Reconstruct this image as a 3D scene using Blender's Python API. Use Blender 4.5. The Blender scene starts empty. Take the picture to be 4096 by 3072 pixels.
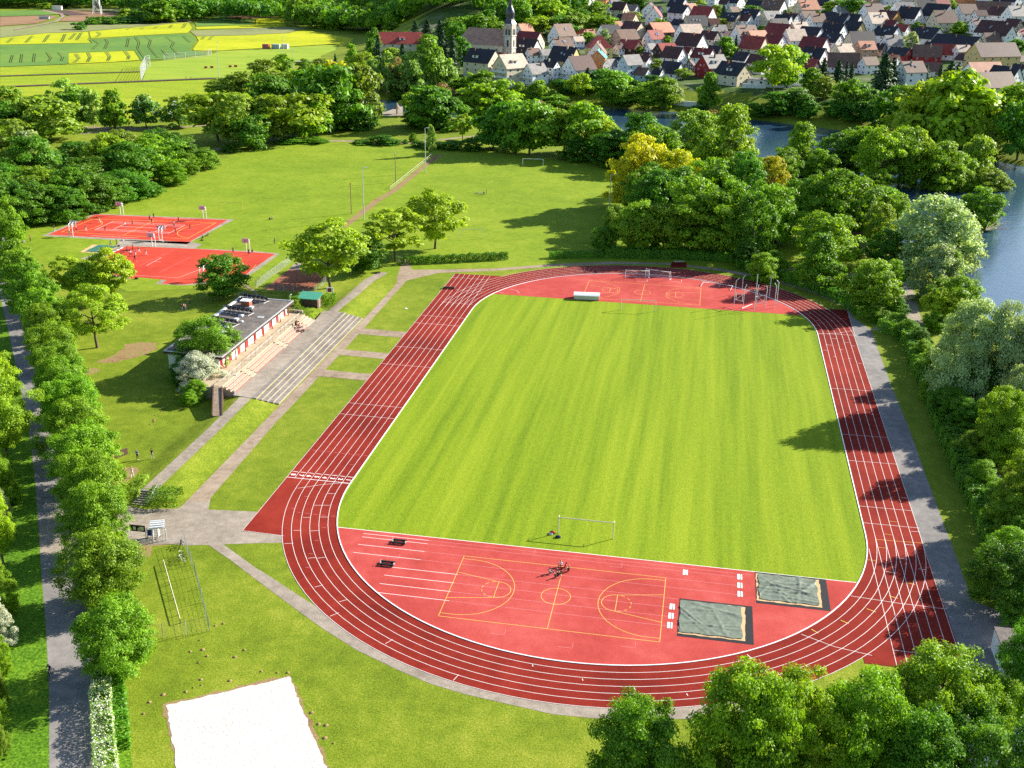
import bpy, math, random
import numpy as np
from mathutils import Vector, Matrix

R = math.radians
SC = bpy.context.scene
COL = SC.collection

# ------------------------------------------------------------------ camera
CAM = np.array([11.2207, -179.9634, 73.9306])
YAW, PITCH, ROLL, FPX = R(-9.84813614), R(21.8646776), R(1.03141978), 1098.7979
W_, H_ = 1024.0, 768.0
_f = np.array([math.sin(YAW)*math.cos(PITCH), math.cos(YAW)*math.cos(PITCH), -math.sin(PITCH)])
_r = np.array([math.cos(YAW), -math.sin(YAW), 0.0])
_u = np.cross(_r, _f)
_c, _s = math.cos(ROLL), math.sin(ROLL)
RT, UP, FW = _c*_r+_s*_u, -_s*_r+_c*_u, _f
cd = bpy.data.cameras.new('camera')
cam = bpy.data.objects.new('camera', cd); COL.objects.link(cam)
cam.matrix_world = Matrix(((RT[0], UP[0], -FW[0], CAM[0]), (RT[1], UP[1], -FW[1], CAM[1]),
                           (RT[2], UP[2], -FW[2], CAM[2]), (0, 0, 0, 1)))
cd.sensor_fit = 'HORIZONTAL'; cd.sensor_width = 36.0; cd.lens = 36.0*FPX/W_
cd.clip_start = 1.0; cd.clip_end = 9000.0
SC.camera = cam

# ------------------------------------------------------------------ light
SUN_AZ = R(38.3)          # direction the light comes from, measured from +x towards +y
SUN_EL = R(26.5)
wd = bpy.data.worlds.new('World'); SC.world = wd; wd.use_nodes = True
wn = wd.node_tree; wn.nodes.clear()
sky = wn.nodes.new('ShaderNodeTexSky'); sky.sky_type = 'NISHITA'; sky.sun_disc = False
sky.sun_elevation = SUN_EL; sky.sun_rotation = math.pi/2 - SUN_AZ
sky.air_density = 1.0; sky.dust_density = 0.6; sky.ozone_density = 1.4
bg = wn.nodes.new('ShaderNodeBackground'); bg.inputs[1].default_value = 0.085
wo = wn.nodes.new('ShaderNodeOutputWorld')
wn.links.new(sky.outputs[0], bg.inputs[0]); wn.links.new(bg.outputs[0], wo.inputs[0])
ld = bpy.data.lights.new('sun', 'SUN'); ld.energy = 5.0; ld.angle = R(0.5); ld.color = (1.0, 0.93, 0.80)
sun = bpy.data.objects.new('sun', ld); COL.objects.link(sun)
_d = Vector((math.cos(SUN_AZ)*math.cos(SUN_EL), math.sin(SUN_AZ)*math.cos(SUN_EL), math.sin(SUN_EL)))
sun.rotation_euler = _d.to_track_quat('Z', 'Y').to_euler(); sun.location = (200, 100, 200)
SC.view_settings.view_transform = 'Standard'; SC.view_settings.look = 'None'
SC.view_settings.exposure = 1.38; SC.view_settings.gamma = 1.0
SC.view_settings.use_curve_mapping = False
SC.render.engine = 'CYCLES'
SC.cycles.max_bounces = 5; SC.cycles.diffuse_bounces = 3; SC.cycles.glossy_bounces = 2
SC.cycles.transmission_bounces = 3; SC.cycles.transparent_max_bounces = 6
SC.cycles.use_denoising = False
SC.cycles.caustics_reflective = False; SC.cycles.caustics_refractive = False
SC.render.filter_size = 0.95

# ------------------------------------------------------------------ terrain height
def sstep(a, b, x):
    t = np.clip((x-a)/(b-a), 0.0, 1.0); return t*t*(3-2*t)
NEAR_BANK = np.array([(-230, 330), (-142, 326), (-80, 312), (-30, 290), (10, 258), (38, 215), (58, 165), (64, 125), (69, 95), (74, 55), (79, 0), (84, -60), (88, -130)], float)
FAR_BANK = np.array([(260, -130), (220, 0), (190, 110), (165, 200), (132, 262), (89, 324), (20, 366), (-60, 386), (-155, 372), (-235, 352)], float)
RIVER = np.vstack([NEAR_BANK, FAR_BANK])
def _segdist(P, poly, closed):
    n = len(poly); best = np.full(len(P), 1e9)
    for i in range(n if closed else n-1):
        a = poly[i]; b = poly[(i+1) % n]; ab = b-a
        t = np.clip(((P-a) @ ab)/(ab @ ab), 0, 1)
        best = np.minimum(best, np.hypot(P[:, 0]-a[0]-t*ab[0], P[:, 1]-a[1]-t*ab[1]))
    return best
def _inside(P, poly):
    x, y = P[:, 0], P[:, 1]; ins = np.zeros(len(P), bool); n = len(poly)
    for i in range(n):
        a = poly[i]; b = poly[(i+1) % n]
        c = ((a[1] > y) != (b[1] > y)) & (x < (b[0]-a[0])*(y-a[1])/((b[1]-a[1]) or 1e-9)+a[0])
        ins ^= c
    return ins
FAR_LINE = np.vstack([FAR_BANK, [(-235, 352)]])
VILLAGE_SIDE = np.vstack([FAR_BANK, [(-235, 352), (-900, 700), (-900, 4000), (4000, 4000), (4000, -130)]])
PROF_D = np.array([0, 6, 30, 90, 170, 270, 360, 440, 640, 1200, 4000], float)
PROF_H = np.array([0, 1.0, 8.0, 9.5, 13, 22, 33, 46, 80, 150, 260], float)
def hz_many(P):
    P = np.asarray(P, float); x, y = P[:, 0], P[:, 1]
    h = np.zeros(len(P))
    # raised bank beside the home straight
    px = np.interp(x, [-68.2, -64.3, -61.8, -57.6], [0, 1.05, 1.05, 0])
    py = np.interp(y, [-55.0, -52.0, 34, 62], [0, 1, 1, 0])
    h = np.maximum(h, px*py)
    mound = 1.7*sstep(-78, -74, x)*(1-sstep(-68.5, -65.5, x))*sstep(20, 25, y)*(1-sstep(31, 37, y))
    h = np.maximum(h, mound)
    far = (y > 180) | (x > 45)
    if far.any():
        Q = P[far]; hf = h[far].copy()
        dr = _segdist(Q, RIVER, True); ins = _inside(Q, RIVER)
        hf = np.where(ins, -3.2*sstep(0, 7, dr), hf)
        hf = np.where(~ins & (dr < 6) , hf-0.0, hf)
        db = _segdist(Q, FAR_BANK, False); side = _inside(Q, VILLAGE_SIDE) & ~ins
        m = sstep(-230, -130, Q[:, 0]+0.15*(Q[:, 1]-380))
        hv = np.interp(db, PROF_D, PROF_H)*m
        hf = np.where(side, np.maximum(hf, hv), hf)
        D = np.hypot(Q[:, 0]-CAM[0], Q[:, 1]-CAM[1])
        S = np.interp(Q[:, 0]/np.maximum(D, 1), [-0.62, -0.45, -0.30, -0.15], [1380, 1340, 1120, 980])
        hf = hf+np.where(side | (Q[:, 1] > 700), 0.15*np.maximum(0, D-S), 0)*(1-m)
        h[far] = hf
    return h
def hz(x, y):
    return float(hz_many(np.array([[x, y]]))[0])

# ------------------------------------------------------------------ photograph pixel (4096 wide) -> point of the place
def _ray(px, py):
    d = FW*FPX+(px/4.0-W_/2)*RT-(py/4.0-H_/2)*UP
    return d/np.linalg.norm(d)
def Gz(px, py, z):
    d = _ray(px, py); t = (z-CAM[2])/d[2]
    return Vector(CAM+d*t)
_TS = np.concatenate([np.arange(60, 400, 6.0), np.arange(400, 2600, 12.0)])
def G(px, py):
    d = _ray(px, py)
    P = CAM[None]+_TS[:, None]*d[None]
    below = P[:, 2] < hz_many(P[:, :2])
    i = int(np.argmax(below)) if below.any() else len(_TS)-1
    a, b = _TS[max(i-1, 0)], _TS[i]
    for _ in range(14):
        m = (a+b)/2; p = CAM+m*d
        if p[2] < hz(p[0], p[1]): b = m
        else: a = m
    p = CAM+b*d
    return Vector((p[0], p[1], hz(p[0], p[1])))
TS_ = 2212/1024.0
def tile(c, r, x, y): return (c*1024+x/TS_, r*768+y/TS_)
def T(c, r, x, y): return G(*tile(c, r, x, y))
def depth(p): return float((np.array(p)-CAM) @ FW)
def m_per_px(p): return depth(p)/(FPX*4.0)          # metres per photograph pixel
def height_at(p, py):                                # height of a vertical over p that reaches picture row py
    v = np.array(p)-CAM; k = (H_/2-py/4.0)/FPX
    return float((k*(v @ FW)-v @ UP)/(UP[2]-k*FW[2]))

# ------------------------------------------------------------------ object helpers
def tag(o, label=None, cat=None, group=None, kind=None):
    if label: o['label'] = label
    if cat: o['category'] = cat
    if group: o['group'] = group
    if kind: o['kind'] = kind
    return o
def empty(name, loc, rz=0.0, label=None, cat=None, group=None):
    o = bpy.data.objects.new(name, None); COL.objects.link(o)
    o.location = loc; o.rotation_euler = (0, 0, rz); o.empty_display_size = 0.5
    return tag(o, label, cat, group)
def link(name, me, parent=None, loc=None, rot=None, scale=None):
    o = bpy.data.objects.new(name, me); COL.objects.link(o)
    if parent is not None: o.parent = parent
    if loc is not None: o.location = loc
    if rot is not None: o.rotation_euler = rot
    if scale is not None: o.scale = scale
    return o
def copy_tree(o, parent=None):
    c = o.copy(); COL.objects.link(c)
    if parent is not None: c.parent = parent
    for ch in list(o.children): copy_tree(ch, c)
    return c

class MB:
    """collects faces, then links them as one mesh object"""
    def __init__(s): s.v = []; s.f = []; s.m = []; s.sm = []
    def add(s, vs, fs, mi=0, smooth=False):
        b = len(s.v); s.v += [tuple(p) for p in vs]
        for q in fs: s.f.append(tuple(b+i for i in q)); s.m.append(mi); s.sm.append(smooth)
        return s
    def box(s, x0, x1, y0, y1, z0, z1, mi=0):
        v = [(x0, y0, z0), (x1, y0, z0), (x1, y1, z0), (x0, y1, z0), (x0, y0, z1), (x1, y0, z1), (x1, y1, z1), (x0, y1, z1)]
        return s.add(v, [(0, 3, 2, 1), (4, 5, 6, 7), (0, 1, 5, 4), (1, 2, 6, 5), (2, 3, 7, 6), (3, 0, 4, 7)], mi)
    def obox(s, c, sz, rz=0.0, mi=0, tilt=0.0):
        M = Matrix.Translation(c) @ Matrix.Rotation(rz, 4, 'Z') @ Matrix.Rotation(tilt, 4, 'X')
        hx, hy, h = sz[0]/2, sz[1]/2, sz[2]/2
        v = [M @ Vector(p) for p in ((-hx, -hy, -h), (hx, -hy, -h), (hx, hy, -h), (-hx, hy, -h), (-hx, -hy, h), (hx, -hy, h), (hx, hy, h), (-hx, hy, h))]
        return s.add(v, [(0, 3, 2, 1), (4, 5, 6, 7), (0, 1, 5, 4), (1, 2, 6, 5), (2, 3, 7, 6), (3, 0, 4, 7)], mi)
    def prism(s, poly, z0, z1, mi=0):
        n = len(poly)
        v = [(p[0], p[1], z0) for p in poly]+[(p[0], p[1], z1) for p in poly]
        f = [tuple(range(n-1, -1, -1)), tuple(range(n, 2*n))]+[(i, (i+1) % n, n+(i+1) % n, n+i) for i in range(n)]
        return s.add(v, f, mi)
    def tube(s, pts, rad, n=6, mi=0, cap=True):
        pts = [Vector(p) for p in pts]; k = len(pts)
        rad = [rad]*k if not hasattr(rad, '__len__') else rad
        v = []; ref = None
        for i, p in enumerate(pts):
            t = (pts[min(i+1, k-1)]-pts[max(i-1, 0)]).normalized()
            if ref is None: ref = Vector((0, 0, 1)) if abs(t.z) < 0.9 else Vector((1, 0, 0))
            a = t.cross(ref).normalized(); b = a.cross(t)
            for j in range(n):
                q = 2*math.pi*j/n; v.append(p+(a*math.cos(q)+b*math.sin(q))*rad[i])
        f = [(i*n+j, i*n+(j+1) % n, (i+1)*n+(j+1) % n, (i+1)*n+j) for i in range(k-1) for j in range(n)]
        s.add(v, f, mi, n > 5)
        if cap: s.add(v[:n], [tuple(range(n-1, -1, -1))], mi); s.add(v[-n:], [tuple(range(n))], mi)
        return s
    def lathe(s, prof, n=12, c=(0, 0, 0), mi=0, smooth=True, rot=0.0):
        v = []
        for r, z in prof:
            for j in range(n):
                q = 2*math.pi*(j+0.5)/n+rot; v.append((c[0]+r*math.cos(q), c[1]+r*math.sin(q), c[2]+z))
        f = [(i*n+j, i*n+(j+1) % n, (i+1)*n+(j+1) % n, (i+1)*n+j) for i in range(len(prof)-1) for j in range(n)]
        return s.add(v, f, mi, smooth)
    def mesh(s, name, mats):
        me = bpy.data.meshes.new(name); me.from_pydata(s.v, [], s.f)
        for m in (mats if isinstance(mats, (list, tuple)) else [mats]): me.materials.append(m)
        me.polygons.foreach_set('material_index', s.m); me.polygons.foreach_set('use_smooth', s.sm)
        me.update(); return me
    def build(s, name, mats, parent=None, loc=None, rz=None):
        return link(name, s.mesh(name, mats), parent, loc, None if rz is None else (0, 0, rz))

# ------------------------------------------------------------------ materials
MATS = {}
def _new(name):
    m = bpy.data.materials.new(name); m.use_nodes = True; nt = m.node_tree; nt.nodes.clear()
    out = nt.nodes.new('ShaderNodeOutputMaterial'); p = nt.nodes.new('ShaderNodeBsdfPrincipled')
    nt.links.new(p.outputs[0], out.inputs[0]); p.inputs['Specular IOR Level'].default_value = 0.25
    return m, nt, p
def _noise(nt, scale, detail=4.0, rough=0.55, vec=None, stretch=None, obj=False):
    tc = nt.nodes.new('ShaderNodeTexCoord'); src = tc.outputs['Object']
    if stretch:
        mp = nt.nodes.new('ShaderNodeMapping'); mp.inputs['Scale'].default_value = stretch
        nt.links.new(src, mp.inputs[0]); src = mp.outputs[0]
    n = nt.nodes.new('ShaderNodeTexNoise'); n.inputs['Scale'].default_value = scale
    n.inputs['Detail'].default_value = detail; n.inputs['Roughness'].default_value = rough
    nt.links.new(src, n.inputs['Vector']); return n.outputs['Fac']
def _ramp(nt, fac, stops):
    r = nt.nodes.new('ShaderNodeValToRGB'); e = r.color_ramp.elements
    while len(e) < len(stops): e.new(0.5)
    for el, (p, c) in zip(e, stops): el.position = p; el.color = (c[0], c[1], c[2], 1)
    nt.links.new(fac, r.inputs[0]); return r.outputs[0]
def _mix(nt, a, b, fac, mode='MIX'):
    m = nt.nodes.new('ShaderNodeMix'); m.data_type = 'RGBA'; m.blend_type = mode
    for sock, val in ((m.inputs[0], fac), (m.inputs[6], a), (m.inputs[7], b)):
        if isinstance(val, (int, float)): sock.default_value = val
        elif isinstance(val, tuple): sock.default_value = (val[0], val[1], val[2], 1)
        else: nt.links.new(val, sock)
    return m.outputs[2]
def _bump(nt, p, h, strength, dist):
    b = nt.nodes.new('ShaderNodeBump'); b.inputs['Strength'].default_value = strength; b.inputs['Distance'].default_value = dist
    nt.links.new(h, b.inputs['Height']); nt.links.new(b.outputs[0], p.inputs['Normal'])
def mat(name, col, rough=0.8, var=0.12, scale=3.0, spec=None, metal=0.0, bump=0.0):
    """plain material with worn, uneven tone"""
    if name in MATS: return MATS[name]
    m, nt, p = _new(name)
    lo = tuple(c*(1-var) for c in col); hi = tuple(min(1, c*(1+var)) for c in col)
    f = _noise(nt, scale, 5.0, 0.6)
    nt.links.new(_ramp(nt, f, [(0.3, lo), (0.7, hi)]), p.inputs['Base Color'])
    p.inputs['Roughness'].default_value = rough; p.inputs['Metallic'].default_value = metal
    if spec is not None: p.inputs['Specular IOR Level'].default_value = spec
    if bump: _bump(nt, p, f, bump, 0.05)
    MATS[name] = m; return m
def mat_ground(name, stops, scales=((0.03, 0.5), (0.35, 0.3), (3.0, 0.35)), rough=0.95, bump=0.3, bscale=6.0, stretch=None, fine=(0.6, 1.4)):
    """several sizes of patchiness added together, then a fine grain"""
    m, nt, p = _new(name); acc = None; wsum = sum(w for _, w in scales)
    for sc, w in scales:
        n = _noise(nt, sc, 3.0, 0.6, stretch=stretch if sc < 1 else None)
        k = nt.nodes.new('ShaderNodeMath'); k.operation = 'MULTIPLY_ADD'; k.inputs[1].default_value = w/wsum
        nt.links.new(n, k.inputs[0])
        if acc is not None: nt.links.new(acc, k.inputs[2])
        else: k.inputs[2].default_value = 0.0
        acc = k.outputs[0]
    c = _ramp(nt, acc, stops)
    g = _noise(nt, bscale, 2.0, 0.7)
    c = _mix(nt, c, _ramp(nt, g, [(0.3, (fine[0],)*3), (0.7, (fine[1],)*3)]), 1.0, 'MULTIPLY')
    nt.links.new(c, p.inputs['Base Color']); p.inputs['Roughness'].default_value = rough
    p.inputs['Specular IOR Level'].default_value = 0.1
    if bump: _bump(nt, p, g, bump, 0.08)
    MATS[name] = m; return m
def grass3(dark, mid, light, lo=0.36, hi=0.64): return [(lo, dark), ((lo+hi)/2, mid), (hi, light)]
M_GRASS = mat_ground('meadow grass', grass3((0.085, 0.130, 0.008), (0.150, 0.205, 0.013), (0.250, 0.275, 0.030), .38, .62), scales=((0.035, 0.4), (0.16, 0.3), (0.6, 0.3), (3.0, 0.3)), bump=.4)
M_LAWN = mat_ground('mown lawn', grass3((0.11, 0.18, 0.008), (0.165, 0.24, 0.012), (0.235, 0.29, 0.022), .38, .62), scales=((0.03, 0.4), (0.15, 0.3), (0.6, 0.3), (3.0, 0.3)), bump=0.2)
M_INFIELD = mat_ground('striped infield turf', grass3((0.105, 0.175, 0.006), (0.175, 0.250, 0.010), (0.240, 0.305, 0.016), 0.37, 0.63),
                       scales=((0.55, 0.6), (0.12, 0.35), (1.2, 0.25), (3.0, 0.2)), stretch=(1.0, 0.03, 1.0), bump=0.2)
M_VERGE = mat_ground('rough verge grass', grass3((0.045, 0.11, 0.006), (0.085, 0.19, 0.01), (0.17, 0.27, 0.015)), scales=((0.12, 0.4), (0.7, 0.4), (3.0, 0.4)), bump=0.8, bscale=3.0)
M_BANKG = mat_ground('village ground', [(0.35, (0.035, 0.075, 0.012)), (0.5, (0.07, 0.12, 0.02)), (0.62, (0.15, 0.15, 0.10)), (0.7, (0.2, 0.19, 0.17))], scales=((0.05, 0.5), (0.25, 0.4)), bump=0.2, bscale=2.0)
M_TRACK = mat_ground('red running track', [(0.36, (0.125, 0.011, 0.007)), (0.5, (0.20, 0.018, 0.011)), (0.64, (0.265, 0.030, 0.018))], scales=((0.06, 0.6), (0.5, 0.25), (4.0, 0.2)), bump=0.1, bscale=9.0, fine=(0.82, 1.18))
M_DZONE = mat_ground('faded red tartan', [(0.35, (0.31, 0.040, 0.033)), (0.5, (0.40, 0.060, 0.051)), (0.65, (0.47, 0.095, 0.080))], scales=((0.08, 0.6), (0.5, 0.3), (4.0, 0.2)), bump=0.1, bscale=9.0, fine=(0.85, 1.15))
M_COURT = mat_ground('orange red court', [(0.35, (0.40, 0.040, 0.024)), (0.5, (0.47, 0.052, 0.030)), (0.65, (0.53, 0.072, 0.042))], scales=((0.08, 0.6), (0.5, 0.3)), bump=0.1, bscale=9.0, fine=(0.88, 1.12))
M_PATH = mat_ground('brown gravel path', [(0.35, (0.20, 0.145, 0.10)), (0.5, (0.29, 0.22, 0.165)), (0.65, (0.36, 0.29, 0.22))], scales=((0.15, 0.5), (0.9, 0.5)), bump=0.3, bscale=8.0, fine=(0.75, 1.2))
M_GREYPATH = mat_ground('grey paving', [(0.35, (0.21, 0.175, 0.14)), (0.5, (0.29, 0.245, 0.20)), (0.65, (0.37, 0.315, 0.26))], scales=((0.15, 0.5), (0.9, 0.5)), bump=0.3, bscale=7.0, fine=(0.72, 1.2))
M_ASPH = mat_ground('worn asphalt', [(0.35, (0.17, 0.16, 0.155)), (0.5, (0.22, 0.205, 0.195)), (0.65, (0.29, 0.265, 0.25))], scales=((0.1, 0.5), (0.8, 0.5)), bump=0.2, bscale=9.0, fine=(0.8, 1.15))
M_SAND = mat_ground('raked white sand', [(0.35, (0.50, 0.47, 0.43)), (0.65, (0.60, 0.575, 0.54))], scales=((0.2, 0.4), (2.2, 0.6)), bump=1.0, bscale=2.6, fine=(0.9, 1.06))
M_CLAY = mat_ground('brown clay', [(0.35, (0.20, 0.07, 0.04)), (0.65, (0.29, 0.115, 0.07))], scales=((0.1, 0.5), (0.8, 0.5)), bump=0.1)
M_DIRT = mat_ground('bare trodden earth', [(0.35, (0.17, 0.10, 0.05)), (0.5, (0.27, 0.18, 0.09)), (0.68, (0.16, 0.19, 0.03))], scales=((0.3, 0.5), (1.4, 0.5)), bump=0.3)
M_YEL = mat_ground('blooming rape field', grass3((0.27, 0.31, 0.008), (0.37, 0.40, 0.010), (0.45, 0.45, 0.016)), scales=((0.02, 0.5), (0.2, 0.4)), bump=0.1, bscale=1.0, fine=(0.9, 1.1))
M_CROP = mat_ground('green cereal field', grass3((0.085, 0.17, 0.035), (0.11, 0.21, 0.04), (0.15, 0.25, 0.04)), scales=((0.015, 0.5), (0.15, 0.3)), bump=0.1, bscale=1.0, fine=(0.9, 1.1))
M_STUB = mat_ground('grey green fallow', grass3((0.16, 0.18, 0.075), (0.21, 0.23, 0.09), (0.26, 0.26, 0.11)), scales=((0.015, 0.5), (0.15, 0.3)), bump=0.1, bscale=1.0, fine=(0.9, 1.1))
M_SOIL = mat_ground('ploughed soil', grass3((0.20, 0.115, 0.065), (0.26, 0.155, 0.09), (0.31, 0.19, 0.11)), scales=((0.02, 0.5), (0.2, 0.4)), bump=0.2, bscale=1.0, fine=(0.85, 1.1))
M_DSOIL = mat_ground('dark ploughed soil', grass3((0.075, 0.05, 0.045), (0.10, 0.07, 0.06), (0.13, 0.09, 0.07)), scales=((0.02, 0.5), (0.2, 0.4)), bump=0.2, bscale=1.0)
M_MEAD = mat_ground('flowering meadow', grass3((0.17, 0.25, 0.012), (0.24, 0.31, 0.014), (0.34, 0.34, 0.02)), scales=((0.012, 0.4), (0.1, 0.4), (0.8, 0.3)), stretch=(0.4, 1.0, 1.0), bump=0.1, bscale=1.5)
M_PITCH = mat_ground('distant mown pitch', grass3((0.17, 0.26, 0.02), (0.23, 0.32, 0.03), (0.28, 0.35, 0.035)), scales=((0.12, 0.6), (0.02, 0.3)), stretch=(0.25, 1.2, 1.0), bump=0.1, bscale=1.5, fine=(0.9, 1.1))
M_RUT = mat('wheel rut', (0.13, 0.20, 0.03), var=0.2)
M_WHITE = mat('white marking paint', (0.80, 0.78, 0.76), var=0.08)
M_YLINE = mat('yellow marking paint', (0.70, 0.50, 0.10), var=0.1)
M_FAINT = mat('worn pink marking paint', (0.60, 0.22, 0.24), var=0.15)
M_KERB = mat('white kerb rail', (0.82, 0.82, 0.82), rough=0.4, var=0.05)
M_STEEL = mat('galvanised steel', (0.55, 0.56, 0.57), rough=0.45, metal=0.4, var=0.1)
M_WOODD = mat('dark weathered wood', (0.10, 0.06, 0.04), var=0.3)
M_WOOD = mat('weathered wood', (0.27, 0.19, 0.12), var=0.25)
M_BLACK = mat('black rubber', (0.015, 0.015, 0.017), var=0.2, rough=0.6)
M_WPAINT = mat('white painted metal', (0.75, 0.76, 0.77), rough=0.45, var=0.06)
M_CONC = mat('cast concrete', (0.42, 0.36, 0.28), var=0.2, scale=1.5)
def mat_water():
    m, nt, p = _new('lake water'); 
    p.inputs['Base Color'].default_value = (0.028, 0.065, 0.115, 1); p.inputs['Roughness'].default_value = 0.06
    p.inputs['Specular IOR Level'].default_value = 0.6
    a = _noise(nt, 0.35, 6.0, 0.7, stretch=(1, 1.6, 1)); _bump(nt, p, a, 0.35, 0.25); return m
M_WATER = mat_water()
# ------------------------------------------------------------------ ground and water
def axis(parts):
    out = []
    for a, b, st in parts: out += list(np.arange(a, b, st))
    return np.array(out+[parts[-1][1]])
GX = axis([(-3200, -1200, 200), (-1200, -300, 45), (-300, -110, 10), (-110, -86, 4), (-86, -54, 0.8), (-54, 40, 4.7), (40, 280, 4), (280, 700, 15), (700, 3200, 125)])
GY = axis([(-700, -160, 90), (-160, -60, 10), (-60, 68, 1.0), (68, 180, 8), (180, 640, 4.5), (640, 1000, 15), (1000, 1700, 50), (1700, 4200, 250)])
XX, YY = np.meshgrid(GX, GY)
PTS = np.stack([XX.ravel(), YY.ravel()], 1)
ZZ = np.concatenate([hz_many(PTS[i:i+20000]) for i in range(0, len(PTS), 20000)])
nx, ny = len(GX), len(GY)
V = np.column_stack([PTS, ZZ])
I = np.arange(nx*ny).reshape(ny, nx)
F = np.stack([I[:-1, :-1], I[:-1, 1:], I[1:, 1:], I[1:, :-1]], -1).reshape(-1, 4)
me = bpy.data.meshes.new('ground')
me.vertices.add(len(V)); me.vertices.foreach_set('co', V.ravel())
me.loops.add(F.size); me.loops.foreach_set('vertex_index', F.ravel())
me.polygons.add(len(F)); me.polygons.foreach_set('loop_start', np.arange(0, F.size, 4)); me.polygons.foreach_set('loop_total', np.full(len(F), 4))
me.materials.append(M_GRASS); me.materials.append(M_BANKG)
fc = V[F].mean(1)
db = _segdist(fc[:, :2], FAR_BANK, False)
vil = _inside(fc[:, :2], VILLAGE_SIDE) & (fc[:, 0]+0.15*(fc[:, 1]-380) > -170) & (db > 26)
me.polygons.foreach_set('material_index', vil.astype(np.int32)); me.polygons.foreach_set('use_smooth', np.ones(len(F), bool))
me.update(calc_edges=True)
tag(link('ground', me), kind='structure')
wm = MB()
rv = [(p[0], p[1], -1.0) for p in RIVER]
wm.add(rv+[(-600, 300, -1.0)][:0], [tuple(range(len(rv)))])
wo_ = wm.build('river', M_WATER); tag(wo_, kind='structure')

# ------------------------------------------------------------------ flat sheets of the sports ground
def sheet(name, pts, z, m, thick=0.0):
    b = MB()
    if thick: b.prism([(p[0], p[1]) for p in pts], z-thick, z)
    else: b.add([(p[0], p[1], z) for p in pts], [tuple(range(len(pts)))])
    o = b.build(name, m); tag(o, kind='structure'); return o
def tsheet(name, pts, z, m): return sheet(name, [T(*p) for p in pts], z, m)
def at(c, r, *pts): return [(c, r, x, y) for x, y in pts]
def rag(pts, amp, step=1.0, seed=1):
    """the same outline with an uneven, grown-over edge"""
    rnd = random.Random(seed); out = []
    for i, p in enumerate(pts):
        a = Vector(p[:2]); b = Vector(pts[(i+1) % len(pts)][:2]); n = max(1, int((b-a).length/step))
        for k in range(n):
            q = a.lerp(b, k/n); out.append((q.x+rnd.uniform(-amp, amp), q.y+rnd.uniform(-amp, amp)))
    return out
HL, RK, LW = 42.195, 36.5, 1.22
def stadium(r, n=56, hl=HL):
    """counter-clockwise outline at distance r from the axis"""
    out = []
    for i in range(n+1): a = -math.pi+math.pi*i/n; out.append((r*math.cos(a), -hl+r*math.sin(a)))
    for i in range(n+1): a = math.pi*i/n; out.append((r*math.cos(a), hl+r*math.sin(a)))
    return out
def arc(cx, cy, r, a0, a1, n=40): return [(cx+r*math.cos(R(a0+(a1-a0)*i/n)), cy+r*math.sin(R(a0+(a1-a0)*i/n))) for i in range(n+1)]

# wide mown lawns over the meadow base
sheet('lawn', [(-46, -120), (120, -150), (70, 40), (64, 95), (52, 150), (30, 195), (-45, 243), (-118, 232), (-170, 110), (-150, 62), (-92, -30), (-62, -66)][:0] or
      [tuple(T(*p)[:2]) for p in at(1, 0, (2212, 1340), (1900, 1290), (1400, 1280), (900, 1250), (600, 1225), (100, 1270))+at(0, 0, (2080, 1310), (1880, 1400), (1650, 1560))+at(0, 1, (1330, 20), (900, 165), (300, 270), (130, 420), (420, 640), (700, 660), (1100, 860))]
      + [(-92, 47), (-60, 62), (-46, 74), (34, 92), (60, 110), (52, 150), (36, 200)], 0.006, M_LAWN)
# red oval, its straights and the two ends of the infield
ring = MB()
O_ = stadium(RK+6*LW+0.04); K_ = stadium(RK); n_ = len(O_)
ring.add([(x, y, 0.035) for x, y in O_]+[(x, y, 0.035) for x, y in K_], [(i, (i+1) % n_, n_+(i+1) % n_, n_+i) for i in range(n_)])
xl = -(RK+8*LW)-0.06; xo = -(RK+6*LW+0.04)
def outer_y(x): return HL+math.sqrt(max(0, (RK+6*LW+0.04)**2-x*x))
chute = [(xl, -58.6), (-40.3, -58.6)]+[(x, -outer_y(x)) for x in (-40.9, -41.6, -42.3, -43.0, -43.6)]+[(xo, -HL), (xo, HL)]+[(x, outer_y(x)) for x in (-43.6, -43.0, -42.3, -41.5, -40.5, -39.2, -37.5, -35.0)]+[(-35.0, 69.0), (xl, 68.6)]
ring.add([(x, y, 0.0345) for x, y in chute], [tuple(range(len(chute)))])
xr = RK+6*LW+0.04
c2 = [(xr, -HL)]+[(x, -outer_y(x)) for x in (43.6, 43.0, 42.0, 41.0, 39.5, 37.5, 35.0, 33.0)]+[(33.0, -72.2), (xr+0.1, -72.2)]
ring.add([(x, y, 0.0345) for x, y in c2], [tuple(reversed(range(len(c2))))])
c3 = [(xr, HL), (xr+0.25, 60.9), (40.4, 60.9)]+[(x, outer_y(x)) for x in (40.5, 41.5, 42.3, 43.0, 43.6)]
ring.add([(x, y, 0.0345) for x, y in c3], [tuple(range(len(c3)))])
tag(ring.build('running_track', M_TRACK), kind='structure')
YB, YT = -55.0, 54.6
def cap(y0, sgn):
    xx = math.sqrt(RK**2-(abs(y0)-HL)**2); a0 = math.degrees(math.asin((abs(y0)-HL)/RK))
    return [(x, sgn*y) for x, y in arc(0, HL, RK, a0, 180-a0, 60)]
sheet('infield_turf', [(x, max(YB, min(YT, y))) for x, y in stadium(RK, 90)], 0.02, M_INFIELD)
sheet('tartan_area', cap(YB, -1)[::-1], 0.034, M_DZONE)
sheet('tartan_area', cap(YT, 1), 0.034, M_DZONE)
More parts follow.
